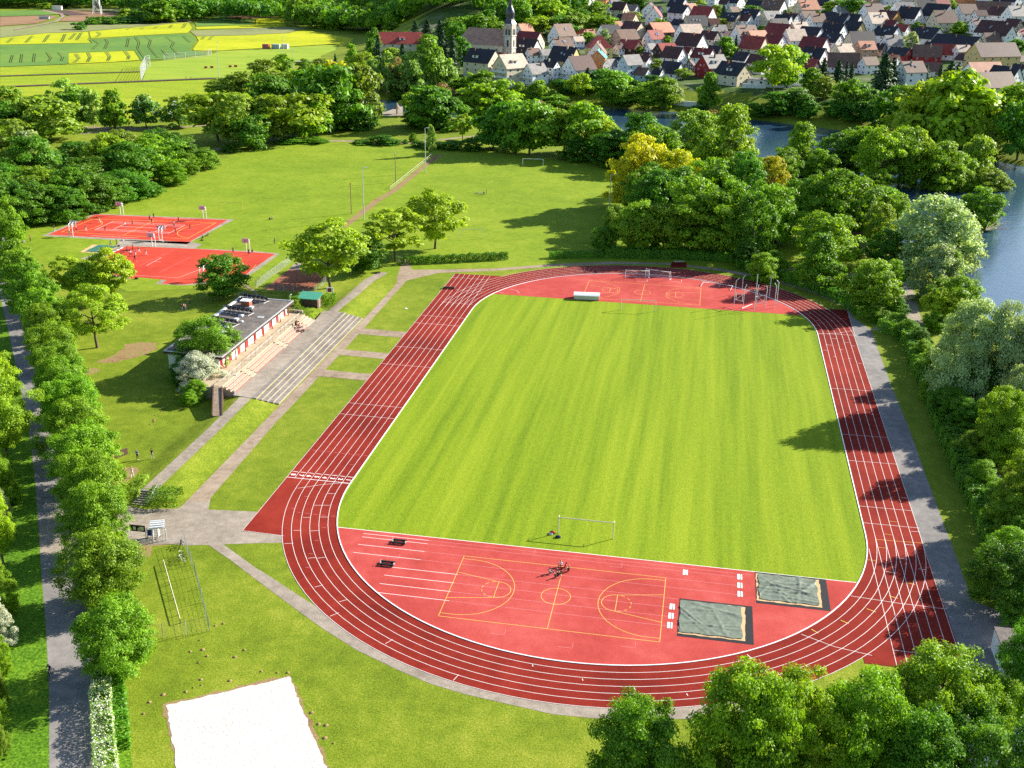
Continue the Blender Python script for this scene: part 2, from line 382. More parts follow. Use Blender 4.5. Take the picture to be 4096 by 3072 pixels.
# paths in world metres beside the home straight
sheet('gravel_path', rag([(-57.3, -52.5), (-54.4, -52.0), (-55.2, -24), (-55.4, 20), (-56.0, 60), (-54.6, 62.5), (-50, 68.5), (-38, 73), (-24, 80.5), (-10, 86.2), (4, 88.8), (16, 86.4), (30, 79.5), (38, 72), (44, 63), (46.2, 62.5),
       (39, 74.5), (31, 81.6), (17, 88.2), (4, 90.6), (-11, 88.2), (-25, 82.4), (-38, 75.2), (-52, 70.8), (-57.2, 69.5), (-59.5, 76), (-63.5, 82), (-65, 80.5), (-61, 73), (-59.6, 66), (-58.6, 60)], 0.05, 2.0), 0.012, M_PATH)
for y0, y1 in ((21.5, 25.0), (9.0, 12.2), (-2.4, 0.9)):
    sheet('gravel_path', rag([(-56.0, y0), (-46.3, y0-0.2), (-46.3, y1-0.2), (-56.0, y1)], 0.05, 1.5, int(y0)+9), 0.018, M_PATH)
# paved square by the gate
plaza = at(0, 2, (345, 1190), (640, 1030), (900, 940), (1040, 850), (1150, 850), (1010, 960), (1100, 1050), (1250, 1085), (1560, 1065), (1640, 985), (1830, 940), (1800, 1085), (2212, 1103), (2300, 1112))+at(1, 2, (240, 1315), (240, 1372))+at(0, 2, (2212, 1376), (1930, 1385), (1640, 1395), (1500, 1385), (1150, 1405), (640, 1450), (345, 1480))
tsheet('paved_square', plaza, 0.010, M_GREYPATH)
# path from the square that becomes the paved rim below the lower bend
rim_in = [(x, y) for x, y in arc(0, -HL, RK+6*LW+0.02, 226, 330, 60)]
rim_out = [T(1, 3, *q)[:2] for q in ((190, 172), (430, 350), (600, 470), (870, 640), (1200, 800), (1500, 930), (1800, 1020), (2212, 1115))]+[G(2048+x/1.2393, 2304+y/1.2393)[:2] for x, y in ((200, 685), (400, 705), (600, 713), (900, 708))]+[G(3072+x/1.2393, 2304+y/1.2393)[:2] for x, y in ((-60, 675), (190, 630), (640, 592), (900, 575))]
rim_end = [G(3072+x/1.2393, 2304+y/1.2393)[:2] for x, y in ((900, 520), (640, 543), (430, 567), (190, 597))]
r_in = [p for p in rim_in if p[0] < 24]
sheet('paved_rim', [T(0, 2, 1800, 1390)[:2], T(0, 2, 1990, 1520)[:2], T(0, 2, 2212, 1690)[:2]]+rim_out+rim_end+r_in[::-1]+[T(1, 3, 520, 265)[:2], T(1, 3, 340, 150)[:2], T(1, 3, 115, 0)[:2], T(0, 2, 2212, 1590)[:2], T(0, 2, 1930, 1385)[:2]], 0.014, M_GREYPATH)
# asphalt beside the back straight and its widening below
aR = [T(*p)[:2] for p in at(3, 1, (690, 1010), (740, 1090), (890, 1190), (940, 1330), (1060, 1659))+at(3, 2, (1240, 440), (1370, 810), (1560, 1320), (1690, 1659))]
aB = [G(3072+x/1.2393, 2304+y/1.2393)[:2] for x, y in ((1010, 120), (1250, 215), (1400, 250), (1400, 560), (1160, 532), (1010, 530))]
sheet('asphalt_yard', [(xr, 60.9)]+aR+aB+[(46.0, -73.5), (xr, -72.3)], 0.011, M_ASPH)
LROAD = [T(0, 3, 425, 1659)[:2], T(0, 3, 425, 1000)[:2], T(0, 3, 400, 500)[:2], T(0, 3, 360, 0)[:2], T(0, 2, 330, 1200)[:2], T(0, 2, 300, 800)[:2], T(0, 2, 250, 400)[:2], T(0, 1, 160, 1600)[:2], T(0, 1, 60, 1150)[:2], T(0, 1, 0, 900)[:2]]
LROAD = [Vector(p) for p in LROAD]
d0 = (LROAD[0]-LROAD[2]).normalized(); d1 = (LROAD[-1]-LROAD[-3]).normalized()
LROAD = [LROAD[0]+d0*40]+LROAD+[LROAD[-1]+d1*120]
def side(line, off):
    out = []
    for i, p in enumerate(line):
        t = (line[min(i+1, len(line)-1)]-line[max(i-1, 0)]).normalized(); out.append(p+Vector((t.y, -t.x))*off)
    return out
sheet('road', [tuple(p) for p in LROAD]+[tuple(p) for p in side(LROAD, 5.0)[::-1]], 0.008, M_ASPH)
sheet('rough_verge', [tuple(p) for p in LROAD]+[tuple(p) for p in side(LROAD, -70.0)[::-1]], 0.004, M_VERGE)
sheet('rough_verge', [tuple(p) for p in side(LROAD, 5.0)]+[tuple(p) for p in side(LROAD, 7.4)[::-1]], 0.007, M_VERGE)
RP = [Vector(T(*p)[:2]) for p in at(3, 1, (1195, 640), (1200, 850), (1235, 1000), (1290, 1180), (1390, 1400), (1470, 1600))+at(3, 2, (1600, 260), (1760, 500), (1930, 800), (2150, 1200))]
RP = RP+[RP[-1]+(RP[-1]-RP[-2]).normalized()*40]
sheet('riverside_path', [tuple(p) for p in side(RP, -1.5)]+[tuple(p) for p in side(RP, 1.5)[::-1]], 0.012, M_GREYPATH)
tsheet('riverside_path', at(3, 1, (890, 1190), (960, 1150), (1060, 1130), (1060, 1075), (1250, 1100), (1250, 1190), (1060, 1175), (950, 1195)), 0.009, M_GREYPATH)
tsheet('play_ground', at(3, 1, (560, 710), (760, 700), (740, 760), (640, 800), (580, 780)), 0.009, M_PATH)
tsheet('play_ground', at(3, 1, (90, 640), (260, 645), (300, 690), (220, 700), (150, 690)), 0.009, M_DIRT)
# footpaths of the park behind
tsheet('park_path', at(0, 0, (690, 1092), (1000, 1100), (1270, 1104), (1560, 1094), (1780, 1078), (1780, 1086), (1560, 1106), (1270, 1122), (1000, 1135), (820, 1150), (690, 1160), (690, 1152), (900, 1128), (690, 1104)), 0.012, M_PATH)
tsheet('park_path', at(1, 0, (600, 1210), (840, 1213), (1060, 1235), (1340, 1228), (1700, 1190), (1950, 1165), (1950, 1172), (1700, 1202), (1340, 1240), (1060, 1248), (840, 1225), (600, 1222)), 0.012, M_PATH)
tsheet('park_path', at(0, 0, (1760, 1310), (2000, 1250), (2010, 1262), (1780, 1325)), 0.012, M_PATH)
tsheet('park_path', at(1, 0, (1040, 978), (1120, 965), (1270, 972), (1270, 1000), (1130, 1000), (1045, 990)), 0.012, M_GREYPATH)
tsheet('worn_track', at(1, 0, (1145, 1659), (1270, 1560), (1420, 1440), (1540, 1345), (1620, 1330), (1560, 1380), (1470, 1440), (1320, 1570), (1210, 1659))+at(1, 1, (1100, 60), (960, 170), (830, 270), (740, 330), (690, 330), (800, 240), (900, 160), (1030, 60)), 0.012, M_DIRT)
# ball courts
def z_(pts): return [T(*p)[:2] for p in pts]
sheet('court_border', [(-160.4, 79.4-1.6), (-120, 78.9), (-119.2, 107.4), (-160.4, 104.4)], 0.010, M_GREYPATH)
sheet('ball_court', [(-159.4, 79.3), (-120.4, 81.2), (-120.8, 106.4), (-159.4, 103.4)], 0.016, M_COURT)
cB = z_(at(0, 1, (1090, 468), (1700, 492), (2212, 522)))+z_(at(1, 1, (165, 535), (0, 645)))+z_(at(0, 1, (2080, 745), (1900, 775), (1760, 780), (1590, 800), (1400, 793), (1440, 760), (1210, 738), (1130, 748), (730, 650)))
bB = z_(at(0, 1, (1040, 415), (1640, 430), (1750, 452), (1690, 488), (2212, 512)))+z_(at(1, 1, (205, 532), (20, 672)))+z_(at(0, 1, (2080, 765), (1900, 790), (1760, 795), (1590, 808), (1340, 795), (1400, 755), (1210, 735), (1100, 755), (700, 655), (840, 590), (690, 575), (830, 535), (990, 480)))
sheet('court_border', bB, 0.010, M_GREYPATH); sheet('ball_court', cB, 0.016, M_COURT)
sheet('clay_court', [(-86.0, 63), (-75.0, 63), (-75.2, 46.6), (-85.6, 46.0)], 0.012, M_CLAY)
tsheet('path', at(0, 1, (2212, 875), (2090, 800), (2110, 790), (2212, 858))+at(1, 1, (20, 895), (0, 900)), 0.012, M_PATH)
tsheet('path', at(1, 1, (275, 675), (340, 612), (400, 612), (370, 680)), 0.011, M_GREYPATH)
# sand court in front, worn spots
sc = [Vector(q) for q in ((-39.4, -94.3), (-28.7, -87.3), (-19.4, -101.0), (-30.5, -108.6))]
sheet('sand_court', rag(sc, 0.12, 0.5, 3), 0.03, M_SAND)
sheet('sand_rim', rag([sc[0]+Vector((-.5, .1)), sc[1]+Vector((0, .5)), sc[2]+Vector((.5, 0)), sc[3]], 0.2, 0.6, 5), 0.010, M_DIRT)
def blob(name, pts, m, z=0.010, seed=2, amp=0.5): sheet(name, rag([T(*p)[:2] for p in pts], amp, 1.0, seed), z, m)
blob('bare_earth', at(0, 1, (820, 1470), (1000, 1400), (1100, 1310), (1350, 1295), (1330, 1370), (1150, 1440), (950, 1480)), M_DIRT)
blob('bare_earth', at(0, 1, (700, 1530), (820, 1515), (880, 1540), (760, 1580)), M_DIRT, seed=3, amp=0.3)
blob('bare_earth', at(0, 2, (960, 870), (1060, 720), (1180, 720), (1200, 770), (1090, 850), (1010, 950), (900, 960)), M_DIRT, seed=4, amp=0.15, z=0.013)
blob('bare_earth', at(0, 2, (1100, 1410), (1540, 1375), (1320, 1410), (1290, 1500), (1180, 1480)), M_DIRT, seed=5, amp=0.15, z=0.013)
rnd = random.Random(11)
mh = MB()
for (c, r, x, y) in at(0, 3, (1645, 655), (1750, 637), (1790, 692), (1715, 750), (1735, 895), (1670, 965), (1740, 945), (1605, 1000), (1410, 1025), (1290, 1090), (1070, 930), (1150, 865), (1060, 860), (1725, 555), (1860, 430), (1930, 412), (2110, 640), (1240, 1190), (2030, 700), (1985, 905))+at(1, 3, (45, 825), (185, 835), (275, 835), (540, 1280), (605, 1290), (670, 1445), (595, 1400), (480, 1180))+at(0, 2, (1395, 238), (1405, 205), (1340, 270), (1330, 310), (1300, 350), (1190, 225), (1330, 325), (1325, 180)):
    p = T(c, r, x, y); q = rnd.uniform(0.10, 0.24)
    mh.lathe([(q*1.25, 0.0), (q, 0.05), (q*0.6, 0.11), (0.01, 0.14)], 7, (p.x, p.y, p.z-0.005), rot=rnd.uniform(0, 3))
tag(mh.build('mole_hills', M_DIRT), kind='stuff')

# ------------------------------------------------------------------ painted lines
LN = MB(); YL = MB(); FL = MB()
def ribbon(b, pts, w, z, closed=False):
    pts = [Vector(p[:2]) for p in pts]; n = len(pts); v = []
    for i, p in enumerate(pts):
        a = pts[i-1] if (i or closed) else p; c = pts[(i+1) % n] if (i < n-1 or closed) else p
        t = (c-a).normalized(); q = Vector((-t.y, t.x))*w/2; v += [(p.x+q.x, p.y+q.y, z), (p.x-q.x, p.y-q.y, z)]
    b.add(v, [(2*i, 2*((i+1) % n), 2*((i+1) % n)+1, 2*i+1) for i in range(n if closed else n-1)])
LWD = 0.052
for k in range(1, 7): ribbon(LN, stadium(RK+k*LW), LWD, 0.042, True)
for k in (6, 7, 8): ribbon(LN, [(-(RK+k*LW), -58.5 if k == 8 else -HL), (-(RK+k*LW), 68.6)], LWD, 0.0405)
for k in range(1, 6): ribbon(LN, [(-(RK+k*LW), HL), (-(RK+k*LW), 68.6)], LWD, 0.0405)
for k in range(0, 7): ribbon(LN, [(RK+k*LW-(0.03 if k == 6 else 0), -HL if k else -46), (RK+k*LW-(0.03 if k == 6 else 0), -72.0)], LWD, 0.0405)
ribbon(LN, [(xr+0.2, 43), (xr+0.3, 60.7), (40.4, 60.7)], LWD, 0.0405)
for y in (36.0, 30.9, 16.15, 6.35, -13.2, -18.0): ribbon(LN, [(xl+0.05, y), (-36.7, y-0.1)], LWD, 0.0435)
ribbon(LN, [(xl+0.05, -HL), (-36.6, -HL)], 0.11, 0.0435); ribbon(LN, [(xl, -58.5), (-40.4, -58.7)], LWD, 0.0405)
ribbon(LN, [(xl, 65.3), (-37.9, 65.2)], LWD, 0.0435); ribbon(LN, [(-43, 55.8), (-37.0, 55.6)], LWD, 0.0435); ribbon(LN, [(-44.0, 45.8), (-37.0, 45.9)], LWD, 0.0435)
def tl(b, pts, w=LWD, z=0.0437): ribbon(b, [T(*p) for p in pts], w, z)
for a, c in (((545, 38), (905, 62)), ((640, 435), (1050, 465)), ((690, 662), (1120, 695)), ((780, 1055), (1250, 1098)), ((815, 1200), (1310, 1247))): tl(LN, at(3, 2, a, c))
tl(LN, at(3, 1, (430, 1222), (760, 1240))); tl(LN, at(3, 1, (430, 1228), (600, 1222), (740, 1197)))
tl(YL, at(3, 2, (930, 1345), (1345, 1378)))
for a, c in (((1145, 982), (1215, 990)), ((1050, 1187), (1120, 1195)), ((1235, 1275), (1315, 1280)), ((1000, 1297), (1070, 1305)), ((1185, 1388), (1265, 1395)), ((940, 1412), (1015, 1420)), ((1120, 1505), (1200, 1515)), ((860, 1520), (935, 1530)), ((1300, 1598), (1375, 1612)), ((1020, 1622), (1105, 1638))):
    tl(YL if a[0] in (1050, 1000, 940, 860) else LN, at(3, 2, a, c))
for a, c in (((500, 1320), (555, 1325)), ((480, 1365), (515, 1370)), ((610, 1360), (650, 1365)), ((550, 1268), (595, 1270)), ((660, 1300), (700, 1303)), ((720, 1330), (750, 1333)), ((560, 1420), (590, 1424)), ((690, 1440), (720, 1443)), ((780, 1480), (805, 1484)), ((440, 1130), (490, 1135)), ((330, 1048), (370, 1052))): tl(LN, at(3, 1, a, c), 0.06)
for a, c in (((620, 948), (685, 950)), ((503, 1050), (640, 1050)), ((405, 1155), (470, 1155)), ((552, 1152), (622, 1152)), ((325, 1268), (392, 1265)), ((472, 1272), (545, 1268)), ((247, 1382), (325, 1378)), ((450, 1508), (520, 1500)), ((530, 1508), (605, 1498))): tl(LN, at(1, 2, a, c))
for a, c in (((508, 98), (578, 80)), ((720, 225), (790, 205)), ((640, 350), (715, 320)), ((1118, 588), (1180, 550)), ((1705, 905), (1750, 855))): tl(LN, at(1, 3, a, c))
tl(LN, at(1, 2, (360, 903), (450, 890), (560, 872), (650, 865), (735, 858), (800, 862)))
for a in ((486, 573), (548, 580), (610, 586), (672, 592), (735, 600), (797, 606), (860, 612), (930, 620), (810, 698), (675, 783), (415, 971), (303, 1075), (352, 1108), (425, 1117), (495, 1127), (567, 1135), (650, 1142), (572, 1240), (507, 1352), (457, 1467), (427, 1585)): tl(FL, at(1, 2, a, (a[0]+36, a[1]+4)))
def B3(c, r, *pts): return [G(c*1024+x/1.2393, r*768+y/1.2393) for x, y in pts]
ribbon(LN, B3(3, 3, (165, 290), (330, 352), (515, 395)), LWD, 0.0437); ribbon(LN, B3(3, 3, (410, 100), (640, 135), (880, 165)), LWD, 0.0437); ribbon(LN, B3(3, 3, (615, 368), (965, 410)), LWD, 0.0437)
for a, c in (((215, 265), (250, 285)), ((360, 220), (400, 238)), ((490, 163), (535, 180)), ((600, 100), (645, 112)), ((685, 35), (728, 43))): ribbon(YL, B3(3, 3, a, c), 0.09, 0.0437)
for a, c in (((100, 440), (105, 450)), ((348, 510), (352, 520)), ((606, 555), (612, 568)), ((865, 583), (872, 595)), ((1165, 390), (1195, 415))): ribbon(LN, B3(2, 3, a, c), 0.07, 0.0437)
# lower tartan area: run-ups and handball / basketball lines
ribbon(LN, [(-34.2, YB+.02), (33.9, YB-.02)], 0.10, 0.0385)
for x0, x1, y in ((-30.2, 21.0, -55.9), (-30.1, 20.0, -56.8), (-30.0, 20.0, -58.8), (-30.0, 20.0, -60.9), (-24.5, 12.0, -63.4), (-24.5, 12.0, -65.4), (-24.5, 12.0, -67.4), (-24.2, 12.0, -69.4)):
    s = min(x0+9, x1); ribbon(LN, [(x0, y), (s, y)], 0.07, 0.0385); ribbon(FL, [(s, y), (x1, y)], 0.05, 0.0382)
def basket(x0, x1, y0, y1):
    b = YL; z = 0.0390; w = 0.06; cx, cy = (x0+x1)/2, (y0+y1)/2
    ribbon(b, [(x0, y0), (x1, y0)], w, z); ribbon(b, [(x0, y1), (x1, y1)], w, z)
    for x in (x0, cx, x1): ribbon(b, [(x, y0+w), (x, y1-w)], w, z+.0004)
    ribbon(b, arc(cx, cy, 1.8, 0, 359, 40), w, z+.0008)
    for s, x in ((1, x0), (-1, x1)):
        ribbon(b, [(x, cy-3.0), (x+s*5.6, cy-1.8)], w, z+.0012); ribbon(b, [(x, cy+3.0), (x+s*5.6, cy+1.8)], w, z+.0012)
        ribbon(b, [(x+s*5.6, cy-1.8), (x+s*5.6, cy+1.8)], w, z+.0016)
        ribbon(b, [(x+s*5.6+s*1.8*math.cos(R(t)), cy+1.8*math.sin(R(t))) for t in range(-90, 91, 9)], w, z+.0020)
        for q in range(6): ribbon(b, [(x+s*5.6-s*1.8*math.cos(R(t)), cy+1.8*math.sin(R(t))) for t in range(-84+q*29, -64+q*29, 4)], w, z+.0020)
        ribbon(b, [(x, cy-6.3), (x+s*1.5, cy-6.3)]+[(x+s*1.5+s*6.3*math.cos(R(t)), cy+6.3*math.sin(R(t))) for t in range(-88, 89, 6)]+[(x+s*1.5, cy+6.3), (x, cy+6.3)], w, z+.0024)
basket(-15.7, 10.3, -72.8, -58.8); basket(-14.1, 12.1, 56.6, 70.4)
for x, y in ((-25.5, -61.3), (-8.5, -56.5), (3, -57.5), (-9, -75), (-1, -76), (6, -74.5)): ribbon(FL, [(x, y), (x+1.6, y), (x+1.6, y+1.1)], 0.05, 0.0383)
for x, y in ((-3, 72.5), (5, 74), (14, 72), (22, 70)): ribbon(LN, [(x, y), (x+2.4, y), (x+2.4, y+1.8)], 0.06, 0.0383)
ribbon(LN, [(-31, 59), (-29.5, 58.5), (-28.5, 56.5)], 0.06, 0.0383); ribbon(LN, [(-33, 56), (-32, 55.8)], 0.06, 0.0383)
# court lines
z = 0.022
for a, b2 in (((-157.8, 82.9), (-157.4, 98.1)), ((-157.4, 98.1), (-122.5, 102.7)), ((-122.5, 102.7), (-122.4, 84.0)), ((-122.4, 84.0), (-157.8, 82.9)), ((-140.3, 83.6), (-140.0, 100.3))): ribbon(YL, [a, b2], 0.12, z); z += .0006
ribbon(YL, [(-157.6+6*math.cos(R(t)), 90.6+7.6*math.sin(R(t))) for t in range(-90, 91, 9)], 0.12, z); ribbon(YL, [(-122.4-6*math.cos(R(t)), 93.3+8.2*math.sin(R(t))) for t in range(-90, 91, 9)], 0.12, z)
z = 0.0255
for a, b2 in (((-150.5, 87.1), (-150.5, 97.0)), ((-150.5, 97.0), (-129.5, 97.7)), ((-129.5, 97.7), (-129.7, 88.2)), ((-129.7, 88.2), (-150.5, 87.1)), ((-150.5, 88.4), (-129.6, 89.3)), ((-150.5, 95.6), (-129.5, 96.4)), ((-146, 88.6), (-146, 95.8)), ((-134, 89.1), (-134, 96.2)), ((-146, 92.2), (-134, 92.7)), ((-148, 81.2), (-135, 81.6)), ((-139, 104.2), (-130, 104.6))): ribbon(LN, [a, b2], 0.11, z); z += .0006
tl(LN, at(0, 1, (1030, 440), (1400, 452), (1700, 468)), 0.1, 0.0125)
tl(LN, at(0, 1, (1130, 718), (1540, 743), (1900, 600)), 0.07, 0.022); tl(LN, at(0, 1, (1265, 637), (1395, 567)), 0.09, 0.0226); tl(LN, at(0, 1, (1330, 602), (1390, 604)), 0.07, 0.0232); tl(FL, at(0, 1, (1370, 700), (1650, 560)), 0.06, 0.0238); tl(FL, at(0, 1, (1200, 640), (1500, 500)), 0.06, 0.0226); tl(YL, at(0, 1, (2150, 700), (2212, 630)), 0.08, 0.0226)
for q in ((975, 521), (1010, 505), (1040, 490)): tl(LN, at(0, 1, q, (q[0]+22, q[1]-9)), 0.5, 0.0245)
tag(LN.build('white_markings', M_WHITE), kind='structure'); tag(YL.build('yellow_markings', M_YLINE), kind='structure'); tag(FL.build('faded_markings', M_FAINT), kind='structure')
for k in range(1, 9):
    cu = bpy.data.curves.new('lane_number', 'FONT'); cu.body = str(k); cu.size = 1.0; cu.align_x = 'CENTER'; cu.align_y = 'CENTER'; cu.offset = 0.03
    o = link('lane_number', cu, loc=(-(RK+LW*(k-0.5)), -41.2, 0.044), rot=(0, 0, -math.pi/2)); cu.materials.append(M_WHITE); tag(o, kind='structure')
    b = MB(); ribbon(b, [(-(RK+LW*(k-0.5))-.42, -40.2), (-(RK+LW*(k-0.5))+.42, -40.25)], 0.11, 0.0437); tag(b.build('lane_tick', M_WHITE), kind='structure')
kb = MB(); S1 = stadium(RK+0.05, 64); S2 = stadium(RK-0.09, 64); n_ = len(S1)
vv = [(x, y, 0.03) for x, y in S1]+[(x, y, 0.11) for x, y in S1]+[(x, y, 0.11) for x, y in S2]+[(x, y, 0.03) for x, y in S2]
kb.add(vv, [(q*n_+i, q*n_+(i+1) % n_, (q+1)*n_+(i+1) % n_, (q+1)*n_+i) for q in range(3) for i in range(n_)])
tag(kb.build('track_kerb', M_KERB), kind='structure')

# ------------------------------------------------------------------ fields beyond the park
fz = [0.10]
def field(name, m, *parts):
    pts = [T(*p)[:2] for p in sum(parts, [])]; fz[0] += 0.02
    return sheet(name, pts, fz[0], m)
field('meadow', M_MEAD, at(0, 0, (0, 582), (600, 560), (1220, 530), (1290, 560), (1215, 705), (600, 730), (0, 760)))
field('meadow', M_MEAD, at(0, 0, (0, 762), (600, 735), (1215, 712), (2212, 672)), at(1, 0, (300, 640), (300, 700)), at(0, 0, (2212, 820), (1700, 1000), (1000, 1060), (0, 1000)))
field('distant_pitch', M_PITCH, at(0, 0, (1290, 540), (1500, 515), (1830, 470), (1900, 442), (2212, 432)), at(1, 0, (180, 415), (640, 390), (920, 390), (870, 520), (340, 530), (0, 650)), at(0, 0, (2212, 660), (1230, 698)))
field('grey_field', M_STUB, at(0, 0, (0, 235), (320, 212), (620, 190), (1640, 170), (1660, 195), (760, 270), (390, 288), (0, 328)))
field('rape_field', M_YEL, at(0, 0, (0, 330), (390, 290), (758, 278), (768, 320), (752, 345), (788, 372), (400, 379), (0, 388)))
field('rape_field', M_YEL, at(0, 0, (772, 275), (1630, 195), (1660, 245), (1620, 287), (1250, 305), (785, 335)))
field('cereal_field', M_CROP, at(0, 0, (0, 392), (400, 383), (795, 376), (775, 345), (1250, 310), (1630, 292), (1700, 345), (1640, 420), (1660, 440), (1800, 468), (1400, 515), (1215, 522), (1160, 437), (590, 460), (610, 500), (582, 557), (0, 580)))
field('rape_field', M_YEL, at(0, 0, (595, 462), (1157, 440), (1208, 521), (980, 538), (592, 555)))
field('rape_field', M_YEL, at(0, 0, (1665, 430), (1718, 355), (1695, 318), (2212, 306)), at(1, 0, (0, 302), (280, 290), (400, 258), (1310, 260), (1305, 345), (940, 388), (640, 383), (180, 412), (0, 422)), at(0, 0, (1900, 440), (1680, 440)))
field('grey_field', M_STUB, at(0, 0, (1640, 270), (2212, 246)), at(1, 0, (0, 244), (270, 236), (480, 248), (395, 256), (275, 288), (0, 300)), at(0, 0, (2212, 304), (1695, 316)))
field('rape_field', M_YEL, at(0, 0, (1690, 235), (2212, 217)), at(1, 0, (0, 165), (250, 160), (240, 190), (262, 233), (0, 242)), at(0, 0, (2212, 244), (1700, 255)))
field('green_field', M_CROP, at(0, 0, (1680, 200), (1990, 110), (2212, 95)), at(1, 0, (0, 93), (260, 90), (250, 122), (0, 126)), at(0, 0, (1995, 130), (1940, 165), (2180, 170), (2180, 214), (1700, 232)))
field('ploughed_field', M_SOIL, at(0, 0, (1950, 160), (1995, 132), (2212, 127)), at(1, 0, (0, 126), (250, 124), (250, 150), (0, 158)), at(0, 0, (2180, 164)))
field('ploughed_field', M_SOIL, at(0, 0, (0, 148), (420, 136), (500, 150), (320, 206), (0, 228)))
field('ploughed_field', M_SOIL, at(0, 0, (560, 152), (600, 138), (775, 130), (560, 88), (1030, 112), (1040, 150), (720, 188), (515, 188)))
field('dark_field', M_DSOIL, at(0, 0, (412, 94), (560, 88), (775, 130), (600, 138)))
field('green_field', M_CROP, at(0, 0, (0, 100), (330, 88), (530, 122), (420, 134), (0, 145)))
field('grey_field', M_STUB, at(0, 0, (570, 78), (1290, 45), (1330, 95), (1030, 108), (600, 84)))
field('farm_track', M_PATH, at(0, 0, (330, 88), (360, 84), (545, 122), (560, 145), (500, 190), (130, 264), (120, 258), (470, 186), (530, 145), (515, 126)))
field('cinder_path', M_DSOIL, at(0, 0, (0, 752), (600, 728), (1215, 704), (1700, 684), (2212, 664)), at(1, 0, (60, 660), (60, 668)), at(0, 0, (2212, 674), (1700, 693), (1215, 713), (600, 736), (0, 760)))
field('cinder_path', M_DSOIL, at(0, 0, (0, 660), (600, 640), (1220, 622), (1220, 627), (600, 646), (0, 666)))
field('lake_road', M_GREYPATH, at(1, 0, (330, 530), (780, 505), (860, 510), (780, 516), (330, 540)))
ruts = MB()
for pts in ([(60, 372), (110, 330)], [(220, 372), (275, 315)], [(375, 368), (420, 305)], [(530, 366), (560, 298)], [(600, 345), (650, 290)], [(660, 350), (700, 285)], [(1090, 262), (1110, 250)], [(1215, 255), (1235, 240)], [(1330, 250), (1355, 232)], [(1460, 245), (1480, 220)], [(1575, 245), (1600, 205)], [(830, 325), (860, 300), (840, 280)],
            [(90, 545), (110, 480)], [(180, 545), (190, 470)], [(290, 540), (300, 465)], [(420, 538), (440, 505), (405, 455)], [(530, 530), (545, 500), (505, 455)], [(800, 430), (850, 380), (800, 340)], [(905, 425), (930, 370), (910, 338)], [(1095, 410), (1110, 330)], [(1255, 515), (1190, 420), (1200, 370), (1170, 322)], [(1365, 500), (1285, 405), (1300, 350), (1255, 318)], [(1445, 485), (1400, 430)], [(1545, 478), (1480, 410), (1500, 370), (1435, 322)], [(1640, 370), (1580, 312)],
            [(640, 545), (680, 510), (650, 470)], [(755, 540), (775, 500), (755, 460)], [(930, 530), (945, 495), (915, 452)], [(1105, 518), (1110, 490), (1075, 445)], [(1740, 345), (1760, 320)], [(1800, 350), (1830, 318)]):
    for d in (0, 16): ribbon(ruts, [T(0, 0, x+d, y) for x, y in pts], 0.55, 0.62)
tag(ruts.build('wheel_ruts', M_RUT), kind='structure')
# ------------------------------------------------------------------ foliage
def mat_leaf(name, dark, light, trans=0.42):
    m = bpy.data.materials.new(name); m.use_nodes = True; nt = m.node_tree; nt.nodes.clear()
    out = nt.nodes.new('ShaderNodeOutputMaterial')
    at_ = nt.nodes.new('ShaderNodeAttribute'); at_.attribute_name = 'tint'
    oi = nt.nodes.new('ShaderNodeObjectInfo')
    c = _ramp(nt, at_.outputs['Fac'], [(0.0, dark), (1.0, light)])
    hs = nt.nodes.new('ShaderNodeHueSaturation')
    mr = nt.nodes.new('ShaderNodeMapRange'); mr.inputs[3].default_value = 0.490; mr.inputs[4].default_value = 0.512
    mv = nt.nodes.new('ShaderNodeMapRange'); mv.inputs[3].default_value = 0.82; mv.inputs[4].default_value = 1.18
    nt.links.new(oi.outputs['Random'], mr.inputs[0])
    fr = nt.nodes.new('ShaderNodeMath'); fr.operation = 'MULTIPLY'; fr.inputs[1].default_value = 7.31
    f2 = nt.nodes.new('ShaderNodeMath'); f2.operation = 'FRACT'
    nt.links.new(oi.outputs['Random'], fr.inputs[0]); nt.links.new(fr.outputs[0], f2.inputs[0]); nt.links.new(f2.outputs[0], mv.inputs[0])
    nt.links.new(mr.outputs[0], hs.inputs['Hue']); nt.links.new(mv.outputs[0], hs.inputs['Value']); nt.links.new(c, hs.inputs['Color'])
    d = nt.nodes.new('ShaderNodeBsdfPrincipled'); d.inputs['Roughness'].default_value = 0.55; d.inputs['Specular IOR Level'].default_value = 0.35
    t = nt.nodes.new('ShaderNodeBsdfTranslucent'); mx = nt.nodes.new('ShaderNodeMixShader'); mx.inputs[0].default_value = trans
    tc = _mix(nt, hs.outputs[0], (1.2, 1.15, 0.5), 1.0, 'MULTIPLY')
    nt.links.new(hs.outputs[0], d.inputs['Base Color']); nt.links.new(tc, t.inputs[0])
    nt.links.new(d.outputs[0], mx.inputs[1]); nt.links.new(t.outputs[0], mx.inputs[2]); nt.links.new(mx.outputs[0], out.inputs[0])
    return m
